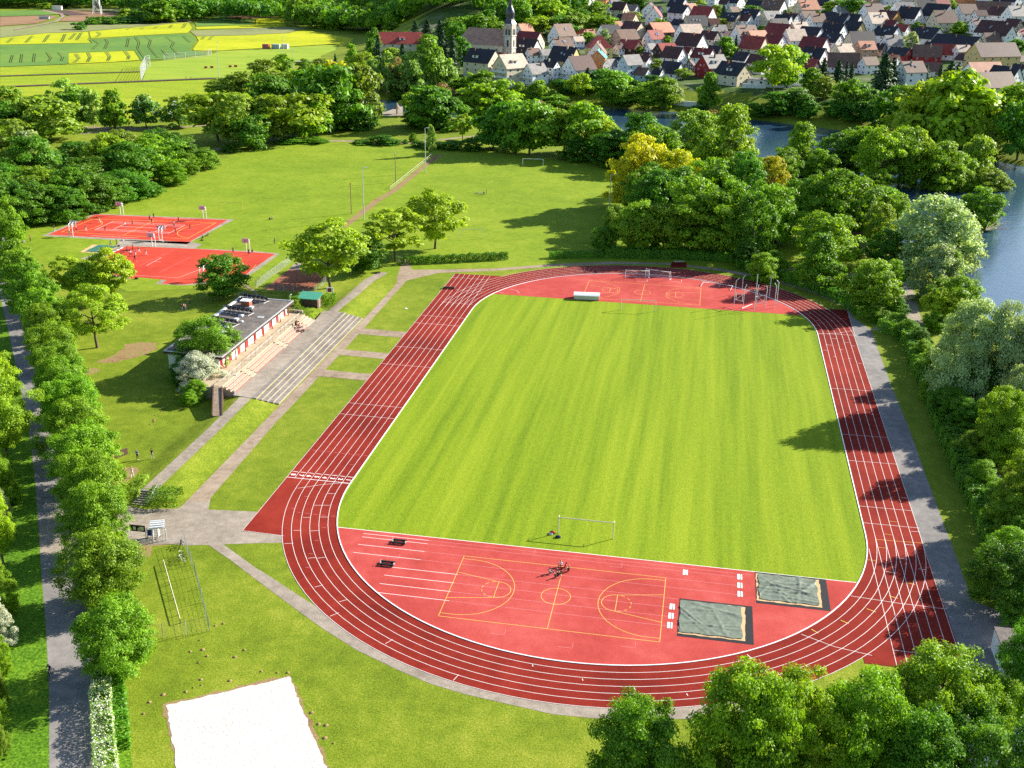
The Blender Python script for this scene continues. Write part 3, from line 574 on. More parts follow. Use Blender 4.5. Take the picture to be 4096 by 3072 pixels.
LEAF = {
 'mid': mat_leaf('fresh green leaves', (0.095, 0.215, 0.006), (0.29, 0.50, 0.016)),
 'dark': mat_leaf('deep green leaves', (0.045, 0.145, 0.006), (0.16, 0.36, 0.014)),
 'yellow': mat_leaf('yellow green spring leaves', (0.19, 0.31, 0.008), (0.42, 0.58, 0.020)),
 'gold': mat_leaf('bright yellow spring leaves', (0.36, 0.38, 0.008), (0.62, 0.62, 0.020)),
 'olive': mat_leaf('olive young leaves', (0.14, 0.23, 0.016), (0.32, 0.46, 0.035)),
 'silver': mat_leaf('silvery willow leaves', (0.22, 0.31, 0.11), (0.48, 0.60, 0.28)),
 'brown': mat_leaf('reddish brown young leaves', (0.21, 0.15, 0.05), (0.40, 0.31, 0.10)),
 'needle': mat_leaf('dark needles', (0.018, 0.055, 0.018), (0.06, 0.125, 0.04), 0.15),
 'pale': mat_leaf('pale birch leaves', (0.16, 0.30, 0.03), (0.36, 0.54, 0.09)),
 'blossom': mat_leaf('leaves with white blossom', (0.08, 0.20, 0.010), (0.25, 0.45, 0.03)),
 'white': mat_leaf('white blossom', (0.50, 0.55, 0.40), (0.75, 0.77, 0.66), 0.3),
}
M_BARK = mat('grey brown bark', (0.12, 0.085, 0.06), var=0.35, scale=2.0)
M_BIRCH = mat('pale birch bark', (0.42, 0.39, 0.35), var=0.35, scale=2.0)

def leaf_mesh(name, P, N, size, tint, mats, mi=None, rs=None, slim=0.62):
    """one small pointed leaf patch at every P, facing N"""
    rs = rs or np.random.RandomState(1); n = len(P)
    N = N/np.maximum(np.linalg.norm(N, axis=1, keepdims=True), 1e-6)
    A = np.cross(N, rs.normal(size=(n, 3))); A /= np.maximum(np.linalg.norm(A, axis=1, keepdims=True), 1e-6)
    B = np.cross(N, A); s = size*rs.uniform(0.65, 1.35, (n, 1))
    fold = N*s*0.18
    V = np.stack([P-A*s, P-B*s*slim+fold, P+A*s, P+B*s*slim+fold], 1).reshape(-1, 3)
    me = bpy.data.meshes.new(name)
    me.vertices.add(4*n); me.vertices.foreach_set('co', V.astype(np.float32).ravel())
    me.loops.add(4*n); me.loops.foreach_set('vertex_index', np.arange(4*n, dtype=np.int32))
    me.polygons.add(n); me.polygons.foreach_set('loop_start', np.arange(0, 4*n, 4, dtype=np.int32)); me.polygons.foreach_set('loop_total', np.full(n, 4, dtype=np.int32))
    for m in mats: me.materials.append(m)
    if mi is not None: me.polygons.foreach_set('material_index', mi.astype(np.int32))
    a = me.attributes.new('tint', 'FLOAT', 'FACE'); a.data.foreach_set('value', np.clip(tint, 0, 1).astype(np.float32))
    me.update(calc_edges=True); return me
PROFILE = {
 'round': lambda u: np.sqrt(np.clip(1-((u-0.45)/0.56)**2, 0, 1))**0.9,
 'broad': lambda u: np.clip(np.minimum((u+0.03)*3.2, 1.0), 0, 1)*np.sqrt(np.clip(1-np.maximum(0, (u-0.35)/0.66)**2, 0, 1)),
 'egg': lambda u: np.sqrt(np.clip(1-((u-0.38)/0.63)**2, 0, 1))*np.where(u > 0.38, 1-0.35*(u-0.38), 1),
 'cone': lambda u: np.clip(1.02-u, 0, 1)**0.85,
 'column': lambda u: np.clip(np.minimum((u+0.05)*4, (1.04-u)*2.2), 0, 1)**0.6,
 'pyramid': lambda u: np.clip(np.minimum((u+0.08)*5, 1.06-u*0.95), 0, 1)**0.75,
}
def crown_mesh(name, kind, prof, nleaf, leaf, nclump, crad, seed, sparse=0.0, z0=0.18, drop=0.0, white=0.0):
    """unit crown, about 1 wide and 1 high with its foot at 0; leaf clumps spread through the volume, more near the rim"""
    rs = np.random.RandomState(seed); pf = PROFILE[prof]
    lob = rs.uniform(0, 6.28, 5); la = rs.uniform(0.05, 0.16, 5)
    C = []; 
    while len(C) < nclump:
        u = rs.uniform(0, 1); r = pf(np.array(u))*0.5
        if rs.uniform() > r/0.5*0.9+0.1: continue
        th = rs.uniform(0, 6.28); rr = r*(1-0.75*rs.uniform()**2.2)
        rr *= 1+sum(a*math.cos((k+2)*th+p+3*u) for k, (a, p) in enumerate(zip(la, lob)))
        z = z0+(1-z0)*u+rs.normal()*0.015
        C.append((rr*math.cos(th)*(1-crad*0.9), rr*math.sin(th)*(1-crad*0.9), z*(1-crad*0.6)+crad*0.25))
    C = np.array(C); cr = crad*rs.uniform(0.65, 1.35, len(C))
    ct = rs.uniform(0.0, 1.0, len(C))
    w = cr**2; ci = rs.choice(len(C), nleaf, p=w/w.sum())
    D = rs.normal(size=(nleaf, 3)); D /= np.linalg.norm(D, axis=1, keepdims=True)
    D[:, 2] = np.where(D[:, 2] < -0.35, -D[:, 2], D[:, 2])
    q = rs.uniform(0.10, 1.12, (nleaf, 1))**0.7
    P = C[ci]+D*q*cr[ci][:, None]*np.array([1.15, 1.15, 0.72])
    if drop: P[:, 2] -= drop*rs.uniform(0, 1, nleaf)*(np.hypot(P[:, 0], P[:, 1])*1.6)
    cen = np.array([0, 0, z0+(1-z0)*0.4])
    O = C[ci]-cen; O /= np.maximum(np.linalg.norm(O, axis=1, keepdims=True), 1e-6)
    N = D*0.62+O*0.30+rs.normal(size=(nleaf, 3))*0.50+np.array([0, 0, 0.25])
    tint = 0.55*ct[ci]+0.45*rs.uniform(0, 1, nleaf)
    mi = np.zeros(nleaf, int)
    mats = [LEAF[kind]]
    if white:
        mats.append(LEAF['white']); mi = ((rs.uniform(size=nleaf) < white*1.5*(ct[ci] > 0.3)) & (D[:, 2] > -0.1)).astype(int)
    return leaf_mesh(name, P, N, leaf, tint, mats, mi, rs)
def conifer_mesh(name, nleaf, leaf, seed):
    rs = np.random.RandomState(seed); P = []; N = []; T_ = []
    tiers = 15
    k = rs.randint(0, tiers*9, nleaf); tr = k//9
    u = (tr+0.3*rs.uniform(size=nleaf))/tiers
    th = (k % 9)*6.283/9+tr*0.7+rs.normal(size=nleaf)*0.16
    ln = (0.5*(1.03-u)**0.9)*(0.85+0.3*np.sin(k*12.9))
    s = rs.uniform(0.05, 1, nleaf)**0.7
    r = ln*s; z = 0.04+0.96*u-0.10*s*ln*2+rs.normal(size=nleaf)*0.008
    P = np.stack([r*np.cos(th), r*np.sin(th), z], 1)
    N = np.stack([0.4*np.cos(th), 0.4*np.sin(th), np.ones(nleaf)*0.7], 1)+rs.normal(size=(nleaf, 3))*0.4
    return leaf_mesh(name, P, N, leaf, 0.35*rs.uniform(size=nleaf)+0.65*s, [LEAF['needle']], None, rs, 0.4)
def trunk_mesh(name, m, seed, spread=0.3, top=0.8, limbs=6, th=0.022):
    rs = random.Random(seed); b = MB(); 
    pts = [(0, 0, -0.03), (0.0, 0.0, 0.02)]+[(rs.uniform(-.02, .02), rs.uniform(-.02, .02), z) for z in (0.16, 0.34, 0.55)]+[(rs.uniform(-.03, .03), rs.uniform(-.03, .03), top)]
    b.tube(pts, [th*1.7, th*1.15, th, th*0.8, th*0.5, th*0.15], 7)
    for i in range(limbs):
        a = 6.283*i/limbs+rs.uniform(-.4, .4); z = rs.uniform(0.17, 0.5); e = spread*rs.uniform(0.7, 1.1); zz = min(0.9, z+rs.uniform(0.15, 0.35))
        b.tube([(0, 0, z), (e*.45*math.cos(a), e*.45*math.sin(a), z+(zz-z)*.45), (e*math.cos(a), e*math.sin(a), zz)], [th*.55, th*.36, th*.1], 5)
        a2 = a+rs.uniform(-.8, .8); b.tube([(e*.45*math.cos(a), e*.45*math.sin(a), z+(zz-z)*.45), (e*.9*math.cos(a2), e*.9*math.sin(a2), zz*0.95)], [th*.3, th*.08], 4)
    return b.mesh(name, m)
# kind: leaf, outline, variants, sparse(clump count factor), crown foot, droop, white
KIND = {
 'M': ('mid', 'round', 'fresh green leafy tree', 1.0, 0.10, 0, 0), 'D': ('dark', 'round', 'dark green dense tree', 1.0, 0.06, 0, 0),
 'Y': ('yellow', 'broad', 'yellow green airy tree', 0.62, 0.18, 0, 0), 'G': ('gold', 'round', 'bright yellow leafed tree', 0.95, 0.05, 0, 0),
 'O': ('olive', 'round', 'olive green tree', 0.85, 0.10, 0, 0), 'W': ('silver', 'egg', 'silvery willow', 0.95, 0.02, 0.10, 0),
 'C': ('needle', 'cone', 'dark pointed conifer', 1, 0.02, 0, 0), 'X': ('brown', 'round', 'brownish leafed tree', 0.8, 0.10, 0, 0),
 'P': ('pale', 'column', 'slender pale birch', 0.8, 0.10, 0, 0), 'K': ('blossom', 'egg', 'chestnut with white blossom', 1.0, 0.10, 0, 0.10),
 'S': ('yellow', 'broad', 'thinly leafed yellow green tree', 0.40, 0.26, 0, 0), 'E': ('mid', 'pyramid', 'tall green tapering tree', 0.95, 0.08, 0, 0),
 'Z': ('yellow', 'pyramid', 'broad yellow green tree', 0.95, 0.06, 0, 0), 'V': ('yellow', 'egg', 'huge pale yellow willow', 1.0, 0.02, 0.08, 0),
 'H': ('dark', 'egg', 'dark rounded shrub', 1.0, 0.0, 0, 0), 'L': ('mid', 'egg', 'leafy green shrub', 1.0, 0.0, 0, 0), 'U': ('white', 'egg', 'white flowering shrub', 0.8, 0.0, 0, 0),
 'B': ('olive', 'egg', 'olive brown shrub', 0.9, 0.0, 0, 0),
}
LODS = ((40000, 0.0130, 240, 0.085), (15000, 0.0215, 150, 0.095), (4600, 0.040, 70, 0.13), (1200, 0.08, 30, 0.18))
_CR = {}
def crown_for(kind, lod, var):
    key = (kind, lod, var)
    if key not in _CR:
        n, s, nc, cr = LODS[lod]; leaf, prof, _, dens, z0, drop, wh = KIND[kind]
        if kind == 'C': _CR[key] = conifer_mesh('conifer_crown', int(n*0.8), s*1.05, 5+var)
        else: _CR[key] = crown_mesh('crown_'+leaf, leaf, prof, int(n*(0.35+0.65*dens)), s, max(8, int(nc*dens)), cr*(1.0 if dens > 0.5 else 0.8), 17*var+sum(map(ord, kind))+lod, z0=z0, drop=drop, white=wh)
    return _CR[key]
_TR = {}
def trunk_for(kind, var):
    k = ('b' if kind == 'P' else 'c' if kind == 'C' else 't', var)
    if k not in _TR: _TR[k] = trunk_mesh('trunk', M_BIRCH if k[0] == 'b' else M_BARK, 3+var, 0.10 if k[0] == 'c' else 0.34, 0.95 if k[0] == 'c' else 0.82, 2 if k[0] == 'c' else 7, 0.014 if k[0] != 't' else 0.021)
    return _TR[k]
SHRUB = 'HLUB'
TREES = []      # (object, kind, region, px)
trnd = random.Random(5)
def plant(p, h, w, kind, region):
    d = float(np.linalg.norm(np.array(p)-CAM)); lod = 0 if d < 235 else 1 if d < 420 else 2 if d < 900 else 3
    var = trnd.randrange(3); rz = trnd.uniform(0, 6.28)
    cr = crown_for(kind, lod, var); w *= (1.0 if 'left road' in region or 'left of the road' in region else 1.34); h *= 1.05 if 'left' in region else 1.12
    if kind in SHRUB:
        o = link('shrub', cr, None, (p[0], p[1], p[2]-0.1), (0, 0, rz), (w, w*trnd.uniform(.85, 1.15), h))
    else:
        o = empty({'C': 'conifer', 'W': 'willow_tree', 'V': 'willow_tree', 'K': 'chestnut_tree', 'P': 'birch_tree'}.get(kind, 'tree'), (p[0], p[1], p[2]), rz)
        link('crown', cr, o, (0, 0, 0), None, (w, w*trnd.uniform(.9, 1.1), h))
        link('trunk', trunk_for(kind, var), o, (0, 0, 0), None, ((w*.5+h*.5)*.9,)*2+(h,))
    o['category'] = 'shrub' if kind in SHRUB else 'tree'
    TREES.append((o, kind, region, Vector(p))); return o
def trees(region, c, r, rows):
    """rows: x of the trunk, y of its foot, y of the tip, crown width (all in tile pixels), kind"""
    for x, yb, yt, w, kind in rows:
        px, pb = tile(c, r, x, yb); _, pt = tile(c, r, x, yt)
        p = G(px, pb); h = max(1.2, height_at(p, pt)); wm_ = w/TS_*m_per_px(p)
        plant(p, h, wm_, kind, region)
trees('in the row along the left road', 0, 3, [(1030, 850, 250, 660, 'M'), (930, 250, -330, 640, 'M')])
trees('in the row along the left road', 0, 2, [(880, 1480, 900, 520, 'M'), (820, 1180, 620, 500, 'M'), (770, 920, 390, 540, 'M'), (700, 690, 170, 520, 'M'), (640, 490, -40, 470, 'M'), (580, 310, -200, 440, 'M'), (530, 150, -330, 420, 'M')])
trees('in the row along the left road', 0, 1, [(470, 1560, 1160, 430, 'M'), (430, 1420, 990, 400, 'M'), (380, 1270, 860, 380, 'M'), (330, 1130, 720, 360, 'M'), (270, 1000, 620, 340, 'M'), (210, 880, 520, 330, 'M'), (150, 770, 430, 320, 'L'), (80, 660, 440, 220, 'L')])
trees('left of the road', 0, 2, [(60, 660, 10, 520, 'Y'), (10, 380, -260, 420, 'Y'), (40, 1060, 640, 260, 'L'), (30, 1560, 960, 260, 'Y'), (-40, 1350, 830, 300, 'W'), (-10, 850, 560, 240, 'L')])
trees('left of the road', 0, 3, [(20, 330, -120, 260, 'L'), (10, 620, 190, 230, 'U'), (-20, 880, 440, 240, 'L'), (10, 1180, 740, 170, 'B'), (30, 1560, 1290, 150, 'B'), (-60, 1330, 900, 220, 'L')])
trees('in the wood left of the courts', 0, 1, [(60, 480, 40, 240, 'M'), (20, 300, -150, 220, 'D'), (150, 300, -60, 230, 'D'), (310, 270, -60, 300, 'D'), (430, 250, 60, 170, 'H'), (560, 245, -30, 290, 'H'), (640, 190, -190, 280, 'D'), (760, 170, -150, 300, 'D'), (940, 140, -120, 280, 'D'), (850, 165, 30, 170, 'H'), (1090, 70, -170, 300, 'D'), (1230, 40, -110, 230, 'H'), (240, 285, 120, 150, 'H'), (60, 90, -230, 260, 'D')])
trees('in the wood left of the courts', 0, 0, [(300, 1659, 1215, 350, 'D'), (120, 1640, 1300, 280, 'O'), (480, 1640, 1330, 260, 'D'), (660, 1560, 1240, 240, 'D'), (740, 1690, 1385, 400, 'D'), (960, 1600, 1190, 320, 'Y'), (1060, 1560, 1145, 300, 'O'), (1130, 1640, 1250, 330, 'D'), (1330, 1560, 1190, 330, 'M'), (1400, 1480, 1140, 260, 'D'), (1540, 1440, 1160, 260, 'D'), (1620, 1500, 1330, 170, 'L'), (1770, 1460, 1285, 170, 'L'), (1845, 1395, 1300, 70, 'L'), (1480, 1590, 1400, 200, 'L'), (60, 1780, 1510, 240, 'D'), (340, 1830, 1460, 330, 'M')])
trees('in the park at the far left', 0, 0, [(60, 1190, 880, 260, 'D'), (180, 1180, 960, 200, 'D'), (440, 1210, 870, 440, 'O'), (330, 1000, 830, 130, 'D'), (590, 1000, 705, 220, 'P'), (60, 960, 760, 260, 'O'), (680, 1085, 820, 200, 'D'), (815, 1100, 780, 160, 'P'), (995, 1120, 785, 220, 'E'), (1265, 1100, 825, 185, 'K'), (1550, 1100, 890, 210, 'K'), (1520, 1000, 845, 120, 'O'), (130, 1390, 1060, 320, 'O'), (260, 1420, 1150, 240, 'W'), (30, 1330, 1090, 180, 'Y'), (1885, 1220, 790, 430, 'Y'), (2080, 1250, 850, 330, 'O'), (2170, 1290, 1010, 240, 'D'), (1990, 1310, 1240, 120, 'H'), (1900, 840, 690, 200, 'O'), (2100, 850, 640, 260, 'O'), (2200, 900, 790, 160, 'D')])
trees('on the lawn beside the club house', 0, 1, [(620, 950, 590, 250, 'S'), (790, 960, 650, 330, 'Y'), (965, 955, 550, 330, 'Y'), (840, 1345, 880, 470, 'S'), (1940, 905, 590, 300, 'D')])
trees('in front of the club house', 0, 1, [(1790, 1560, 1150, 370, 'M'), (1720, 1690, 1420, 290, 'U'), (1600, 1640, 1440, 200, 'H'), (1880, 1640, 1560, 150, 'L')])
trees('in front of the club house', 0, 2, [(1700, 130, -20, 170, 'L'), (1640, 180, 80, 120, 'L')])
trees('between the track and the ball courts', 1, 1, [(640, 830, 320, 520, 'Y'), (930, 680, 405, 270, 'D'), (1205, 605, 200, 440, 'S'), (1548, 490, 35, 380, 'Y')])
trees('at the far end of the football field', 1, 0, [(20, 1225, 910, 160, 'M'), (330, 1210, 830, 480, 'Y'), (150, 1225, 880, 240, 'O'), (470, 1200, 920, 240, 'M'), (600, 1130, 610, 430, 'D'), (720, 1120, 880, 280, 'H'), (920, 1090, 630, 290, 'O'), (880, 1110, 900, 300, 'H'), (100, 1000, 690, 280, 'D'), (230, 980, 700, 230, 'D'), (330, 880, 640, 230, 'O'), (700, 1000, 590, 260, 'G'), (1330, 1000, 810, 130, 'Y'), (1500, 1120, 770, 320, 'D'), (1660, 1120, 880, 250, 'H'), (1380, 1090, 960, 200, 'H'), (1590, 900, 750, 200, 'X'), (1785, 1220, 1005, 150, 'S'), (1890, 1060, 880, 200, 'M'), (2030, 1060, 740, 330, 'M'), (1960, 860, 640, 180, 'M'), (2050, 1280, 960, 250, 'D'), (2170, 1290, 930, 250, 'D'), (1515, 1345, 1110, 60, 'P'), (1360, 1225, 1160, 60, 'L'), (1110, 1245, 1180, 190, 'H'), (1290, 1243, 1208, 40, 'H'), (930, 1240, 1210, 170, 'H'), (1400, 1270, 1215, 110, 'H'), (1520, 1280, 1210, 150, 'H'), (1680, 1290, 1215, 170, 'H'), (1850, 1300, 1210, 170, 'H'), (500, 1230, 1190, 200, 'H'), (300, 1235, 1190, 200, 'H')])
trees('in the trees beyond the far lawn', 1, 0, [(60, 720, 540, 200, 'O'), (240, 640, 485, 120, 'M'), (420, 650, 525, 90, 'M'), (560, 690, 530, 160, 'O'), (560, 780, 600, 170, 'D'), (690, 640, 480, 60, 'C'), (670, 790, 590, 220, 'Y'), (820, 700, 560, 140, 'M'), (830, 560, 395, 100, 'E'), (930, 650, 470, 150, 'Y'), (1020, 560, 285, 110, 'D'), (1060, 600, 330, 110, 'C'), (1270, 620, 400, 150, 'C'), (1170, 560, 430, 170, 'O'), (1130, 380, 280, 90, 'D'), (1230, 390, 300, 80, 'M'), (1490, 430, 310, 140, 'M'), (1380, 350, 190, 130, 'C'), (1480, 350, 180, 140, 'C'), (1590, 350, 185, 130, 'C'), (1680, 340, 200, 120, 'D'), (1610, 600, 275, 150, 'C'), (1700, 620, 330, 140, 'C'), (1770, 600, 350, 110, 'D'), (1140, 700, 560, 120, 'M'), (1210, 760, 540, 130, 'X'), (1370, 640, 480, 190, 'D')])
trees('in the birch row at the far river bank', 1, 0, [(1050, 810, 520, 160, 'P'), (1130, 810, 500, 150, 'P'), (1280, 820, 580, 160, 'P'), (1370, 820, 500, 200, 'P'), (1430, 810, 540, 160, 'P'), (1490, 780, 380, 260, 'E'), (1560, 790, 480, 180, 'P'), (1640, 790, 580, 170, 'P'), (1760, 800, 690, 150, 'M'), (1200, 810, 700, 90, 'D'), (1240, 850, 800, 130, 'H'), (1850, 830, 660, 120, 'L')])
trees('on the near river bank', 2, 0, [(150, 1330, 930, 370, 'M'), (40, 1320, 1000, 220, 'D'), (450, 1330, 990, 240, 'M'), (620, 1350, 950, 300, 'M'), (780, 1370, 1060, 240, 'Y'), (560, 1380, 1200, 230, 'H'), (700, 1390, 1260, 150, 'H'), (380, 980, 840, 200, 'M'), (230, 1010, 880, 120, 'X'), (480, 1000, 910, 150, 'O'), (260, 1100, 920, 220, 'M'), (880, 1430, 1160, 300, 'D'), (1100, 1420, 1040, 300, 'D'), (1240, 1480, 1130, 370, 'M'), (1340, 1440, 1180, 230, 'M'), (820, 1440, 1300, 150, 'H'), (1090, 1809, 1230, 350, 'G'), (1400, 1830, 1365, 360, 'G'), (960, 1780, 1440, 210, 'G'), (1180, 1880, 1460, 300, 'D'), (1550, 1440, 1000, 310, 'O'), (1680, 1400, 1040, 220, 'D'), (1850, 1620, 1005, 470, 'Z'), (2000, 1600, 1250, 260, 'Z'), (1720, 1120, 960, 110, 'X'), (1930, 1100, 960, 110, 'O'), (2130, 1580, 1390, 260, 'O')])
trees('on the bank below the village', 2, 0, [(585, 858, 655, 145, 'Y'), (860, 905, 650, 230, 'M'), (990, 925, 760, 220, 'M'), (1180, 940, 740, 190, 'M'), (1300, 945, 700, 200, 'M'), (1410, 900, 750, 110, 'W'), (1690, 960, 660, 170, 'E'), (1600, 975, 920, 120, 'H'), (2090, 1000, 895, 140, 'H'), (230, 880, 715, 130, 'M'), (60, 870, 730, 100, 'M'), (770, 760, 615, 150, 'D'), (650, 760, 600, 140, 'C'), (1480, 690, 595, 110, 'Y'), (1380, 650, 595, 60, 'X'), (140, 900, 790, 150, 'D'), (420, 760, 690, 110, 'D'), (480, 800, 700, 130, 'H'), (700, 800, 690, 130, 'D'), (990, 760, 670, 120, 'D'), (1080, 800, 700, 110, 'H'), (1210, 720, 650, 100, 'H'), (340, 860, 780, 100, 'B'), (1000, 880, 800, 120, 'D'), (2190, 1010, 930, 120, 'H')])
trees('on the bank below the village', 3, 0, [(40, 800, 430, 300, 'Y'), (160, 760, 440, 190, 'M'), (370, 830, 620, 150, 'M'), (470, 860, 690, 170, 'O'), (230, 980, 790, 180, 'D'), (90, 1000, 820, 220, 'D'), (340, 1010, 870, 180, 'H'), (660, 1000, 720, 150, 'M'), (780, 920, 750, 190, 'D'), (560, 1020, 880, 160, 'D'), (760, 1050, 900, 200, 'D'), (900, 1080, 880, 200, 'D'), (470, 700, 520, 120, 'C'), (590, 770, 540, 150, 'C'), (665, 720, 540, 70, 'C'), (712, 710, 555, 75, 'C'), (980, 800, 490, 250, 'C'), (1060, 760, 520, 150, 'C'), (1560, 760, 545, 170, 'C'), (1620, 770, 560, 110, 'C'), (1360, 680, 570, 80, 'C'), (1480, 690, 570, 80, 'C'), (860, 1000, 800, 150, 'D')])
trees('beside the river at the right', 3, 0, [(1350, 1330, 760, 480, 'V'), (1620, 1330, 690, 520, 'V'), (1500, 1200, 680, 330, 'V'), (1760, 1330, 870, 330, 'V'), (1180, 1160, 790, 300, 'O'), (1040, 1130, 800, 200, 'D'), (2080, 1230, 790, 280, 'M'), (2150, 1380, 900, 280, 'D'), (1970, 1180, 850, 200, 'D'), (2190, 1090, 740, 150, 'D'), (1900, 1400, 1150, 170, 'O')])
trees('in the riverside wood', 3, 0, [(250, 1560, 1120, 300, 'E'), (130, 1600, 1300, 200, 'M'), (430, 1620, 1330, 230, 'M'), (620, 1560, 1200, 330, 'D'), (780, 1560, 1150, 300, 'M'), (960, 1680, 1180, 300, 'Y'), (1120, 1660, 1160, 330, 'M'), (1270, 1660, 1210, 230, 'Y'), (30, 1660, 1390, 190, 'G'), (1460, 1700, 1280, 280, 'M'), (1620, 1680, 1370, 220, 'M'), (1780, 1620, 1230, 230, 'O'), (1880, 1700, 1470, 190, 'O'), (1990, 1690, 1520, 150, 'B'), (880, 1730, 1500, 220, 'M'), (350, 1700, 1560, 200, 'D'), (1700, 1700, 1500, 180, 'M')])
trees('in the grove behind the upper bend', 2, 1, [(800, 515, 330, 160, 'D'), (900, 440, 150, 190, 'O'), (1000, 500, 220, 240, 'Y'), (1110, 520, 130, 300, 'M'), (1300, 530, 140, 340, 'M'), (1240, 330, -130, 330, 'D'), (1130, 240, -160, 270, 'M'), (1700, 540, 60, 420, 'M'), (1560, 480, -60, 380, 'M'), (1880, 520, -20, 340, 'M'), (1450, 300, -160, 330, 'D'), (1720, 250, -240, 380, 'M'), (1950, 240, -270, 320, 'D'), (2060, 600, 90, 280, 'D'), (2160, 760, 540, 200, 'L'), (2010, 640, 420, 170, 'H'), (2150, 430, -40, 300, 'M')])
trees('in the grove behind the upper bend', 3, 1, [(60, 470, 20, 300, 'M'), (50, 710, 520, 170, 'L'), (330, 400, -60, 320, 'M'), (560, 420, -110, 380, 'M'), (760, 400, -60, 300, 'M'), (480, 640, 230, 380, 'M'), (420, 830, 420, 320, 'E'), (930, 520, 140, 200, 'O'), (1010, 640, 370, 260, 'D'), (780, 560, 420, 130, 'W'), (960, 330, 0, 260, 'M'), (1080, 420, 60, 220, 'O'), (870, 1020, 640, 340, 'M'), (560, 870, 700, 150, 'L'), (660, 900, 770, 130, 'L'), (1110, 1080, 930, 140, 'H'), (1060, 880, 620, 140, 'M'), (930, 1110, 990, 150, 'L')])
trees('between the path and the river', 3, 1, [(1370, 680, 90, 560, 'W'), (1560, 700, 230, 420, 'W'), (1430, 930, 500, 330, 'W'), (1800, 380, 10, 260, 'M'), (1680, 380, 80, 240, 'M'), (1530, 930, 560, 170, 'M'), (1470, 1150, 880, 270, 'Y'), (1600, 1120, 780, 290, 'M'), (1430, 1200, 1060, 170, 'M'), (1660, 1850, 1035, 470, 'W'), (1960, 1870, 1075, 430, 'W'), (1570, 1640, 1190, 260, 'W'), (2180, 1900, 1150, 330, 'W')])
trees('in the thicket by the back straight', 3, 1, [(1100, 1160, 1060, 150, 'L'), (1200, 1270, 1120, 160, 'L'), (1290, 1360, 1190, 150, 'H'), (1320, 1480, 1300, 150, 'L'), (1370, 1600, 1400, 160, 'L')])
trees('in the thicket by the back straight', 3, 2, [(1450, 130, -90, 200, 'L'), (1540, 330, 60, 240, 'D'), (1660, 430, 150, 240, 'D'), (1760, 660, 430, 250, 'L'), (1830, 930, 690, 240, 'L'), (1930, 1130, 880, 200, 'H'), (1950, 690, 110, 330, 'M'), (2130, 430, -120, 330, 'W'), (2050, 760, 350, 300, 'M'), (2180, 620, 250, 280, 'D'), (2080, 1340, 970, 330, 'M'), (2190, 1290, 680, 330, 'M'), (2050, 1660, 1290, 340, 'L'), (2190, 1500, 1180, 240, 'D'), (1810, 200, -180, 300, 'D')])
def trees3(region, c, rows):
    for x, yb, yt, w, kind in rows:
        px, pb = c*1024+x/1.2393, 2304+yb/1.2393; p = G(px, pb); plant(p, height_at(p, 2304+yt/1.2393), w/1.2393*m_per_px(p), kind, region)
trees3('at the bottom right corner', 3, [(1180, 160, -120, 260, 'D'), (1240, 240, 60, 160, 'H'), (1230, 760, 300, 230, 'D'), (100, 1060, 555, 330, 'Y'), (-40, 1180, 640, 230, 'M'), (420, 1060, 550, 330, 'M'), (560, 1000, 640, 240, 'D'), (800, 880, 425, 380, 'M'), (1020, 900, 545, 260, 'M'), (960, 1020, 700, 280, 'D'), (1200, 1180, 775, 280, 'K'), (1030, 1220, 820, 240, 'K'), (740, 1180, 760, 340, 'D')])
trees3('at the bottom edge', 2, [(610, 1180, 690, 320, 'D'), (1120, 1150, 545, 370, 'M'), (760, 1230, 900, 180, 'M')])
trees('before the forest at top left', 0, 0, [(1400, 200, 15, 200, 'M'), (1560, 190, 25, 150, 'D'), (1650, 185, 20, 150, 'D'), (1760, 160, 0, 170, 'M'), (1860, 115, -10, 140, 'M'), (1960, 105, 0, 130, 'M'), (1090, 155, 75, 110, 'O'), (1200, 180, 85, 130, 'D'), (1300, 190, 60, 140, 'D'), (400, 85, 25, 90, 'M'), (680, 258, 195, 100, 'D'), (530, 60, 10, 110, 'D'), (800, 210, 165, 130, 'H'), (950, 208, 168, 140, 'H'), (1100, 205, 165, 150, 'H'), (1250, 200, 160, 150, 'H'), (1480, 195, 120, 110, 'B')])
trees('in front of the forest at the top', 1, 0, [(335, 222, 0, 140, 'M'), (450, 200, 5, 130, 'M'), (510, 245, 60, 170, 'M'), (585, 170, 20, 90, 'M'), (610, 250, 150, 120, 'L'), (740, 245, 105, 110, 'M'), (845, 250, 70, 110, 'M'), (950, 258, 90, 110, 'X'), (1060, 255, 40, 170, 'M'), (1180, 235, 85, 130, 'M'), (1170, 262, 195, 90, 'L'), (690, 255, 180, 100, 'L'), (1700, 300, 170, 150, 'M'), (1830, 310, 160, 200, 'M'), (1930, 330, 150, 160, 'M'), (2040, 320, 165, 140, 'M'), (1760, 380, 220, 160, 'D'), (1880, 370, 270, 160, 'L'), (2080, 260, 40, 200, 'D')])
trees('on the wooded slope behind the church', 2, 0, [(60, 260, 20, 170, 'M'), (230, 310, 150, 230, 'Y'), (330, 240, 25, 230, 'Y'), (130, 220, -20, 200, 'M'), (400, 300, 150, 190, 'D'), (520, 300, 155, 200, 'O'), (600, 290, 130, 130, 'M'), (760, 280, 140, 160, 'M'), (735, 180, 35, 170, 'O'), (500, 120, 55, 120, 'M'), (850, 215, 150, 80, 'M'), (670, 270, 135, 45, 'C'), (450, 200, 60, 150, 'M'), (60, 320, 230, 120, 'Y'), (610, 200, 90, 130, 'D'), (260, 130, -20, 180, 'M'), (480, 330, 220, 150, 'D')])
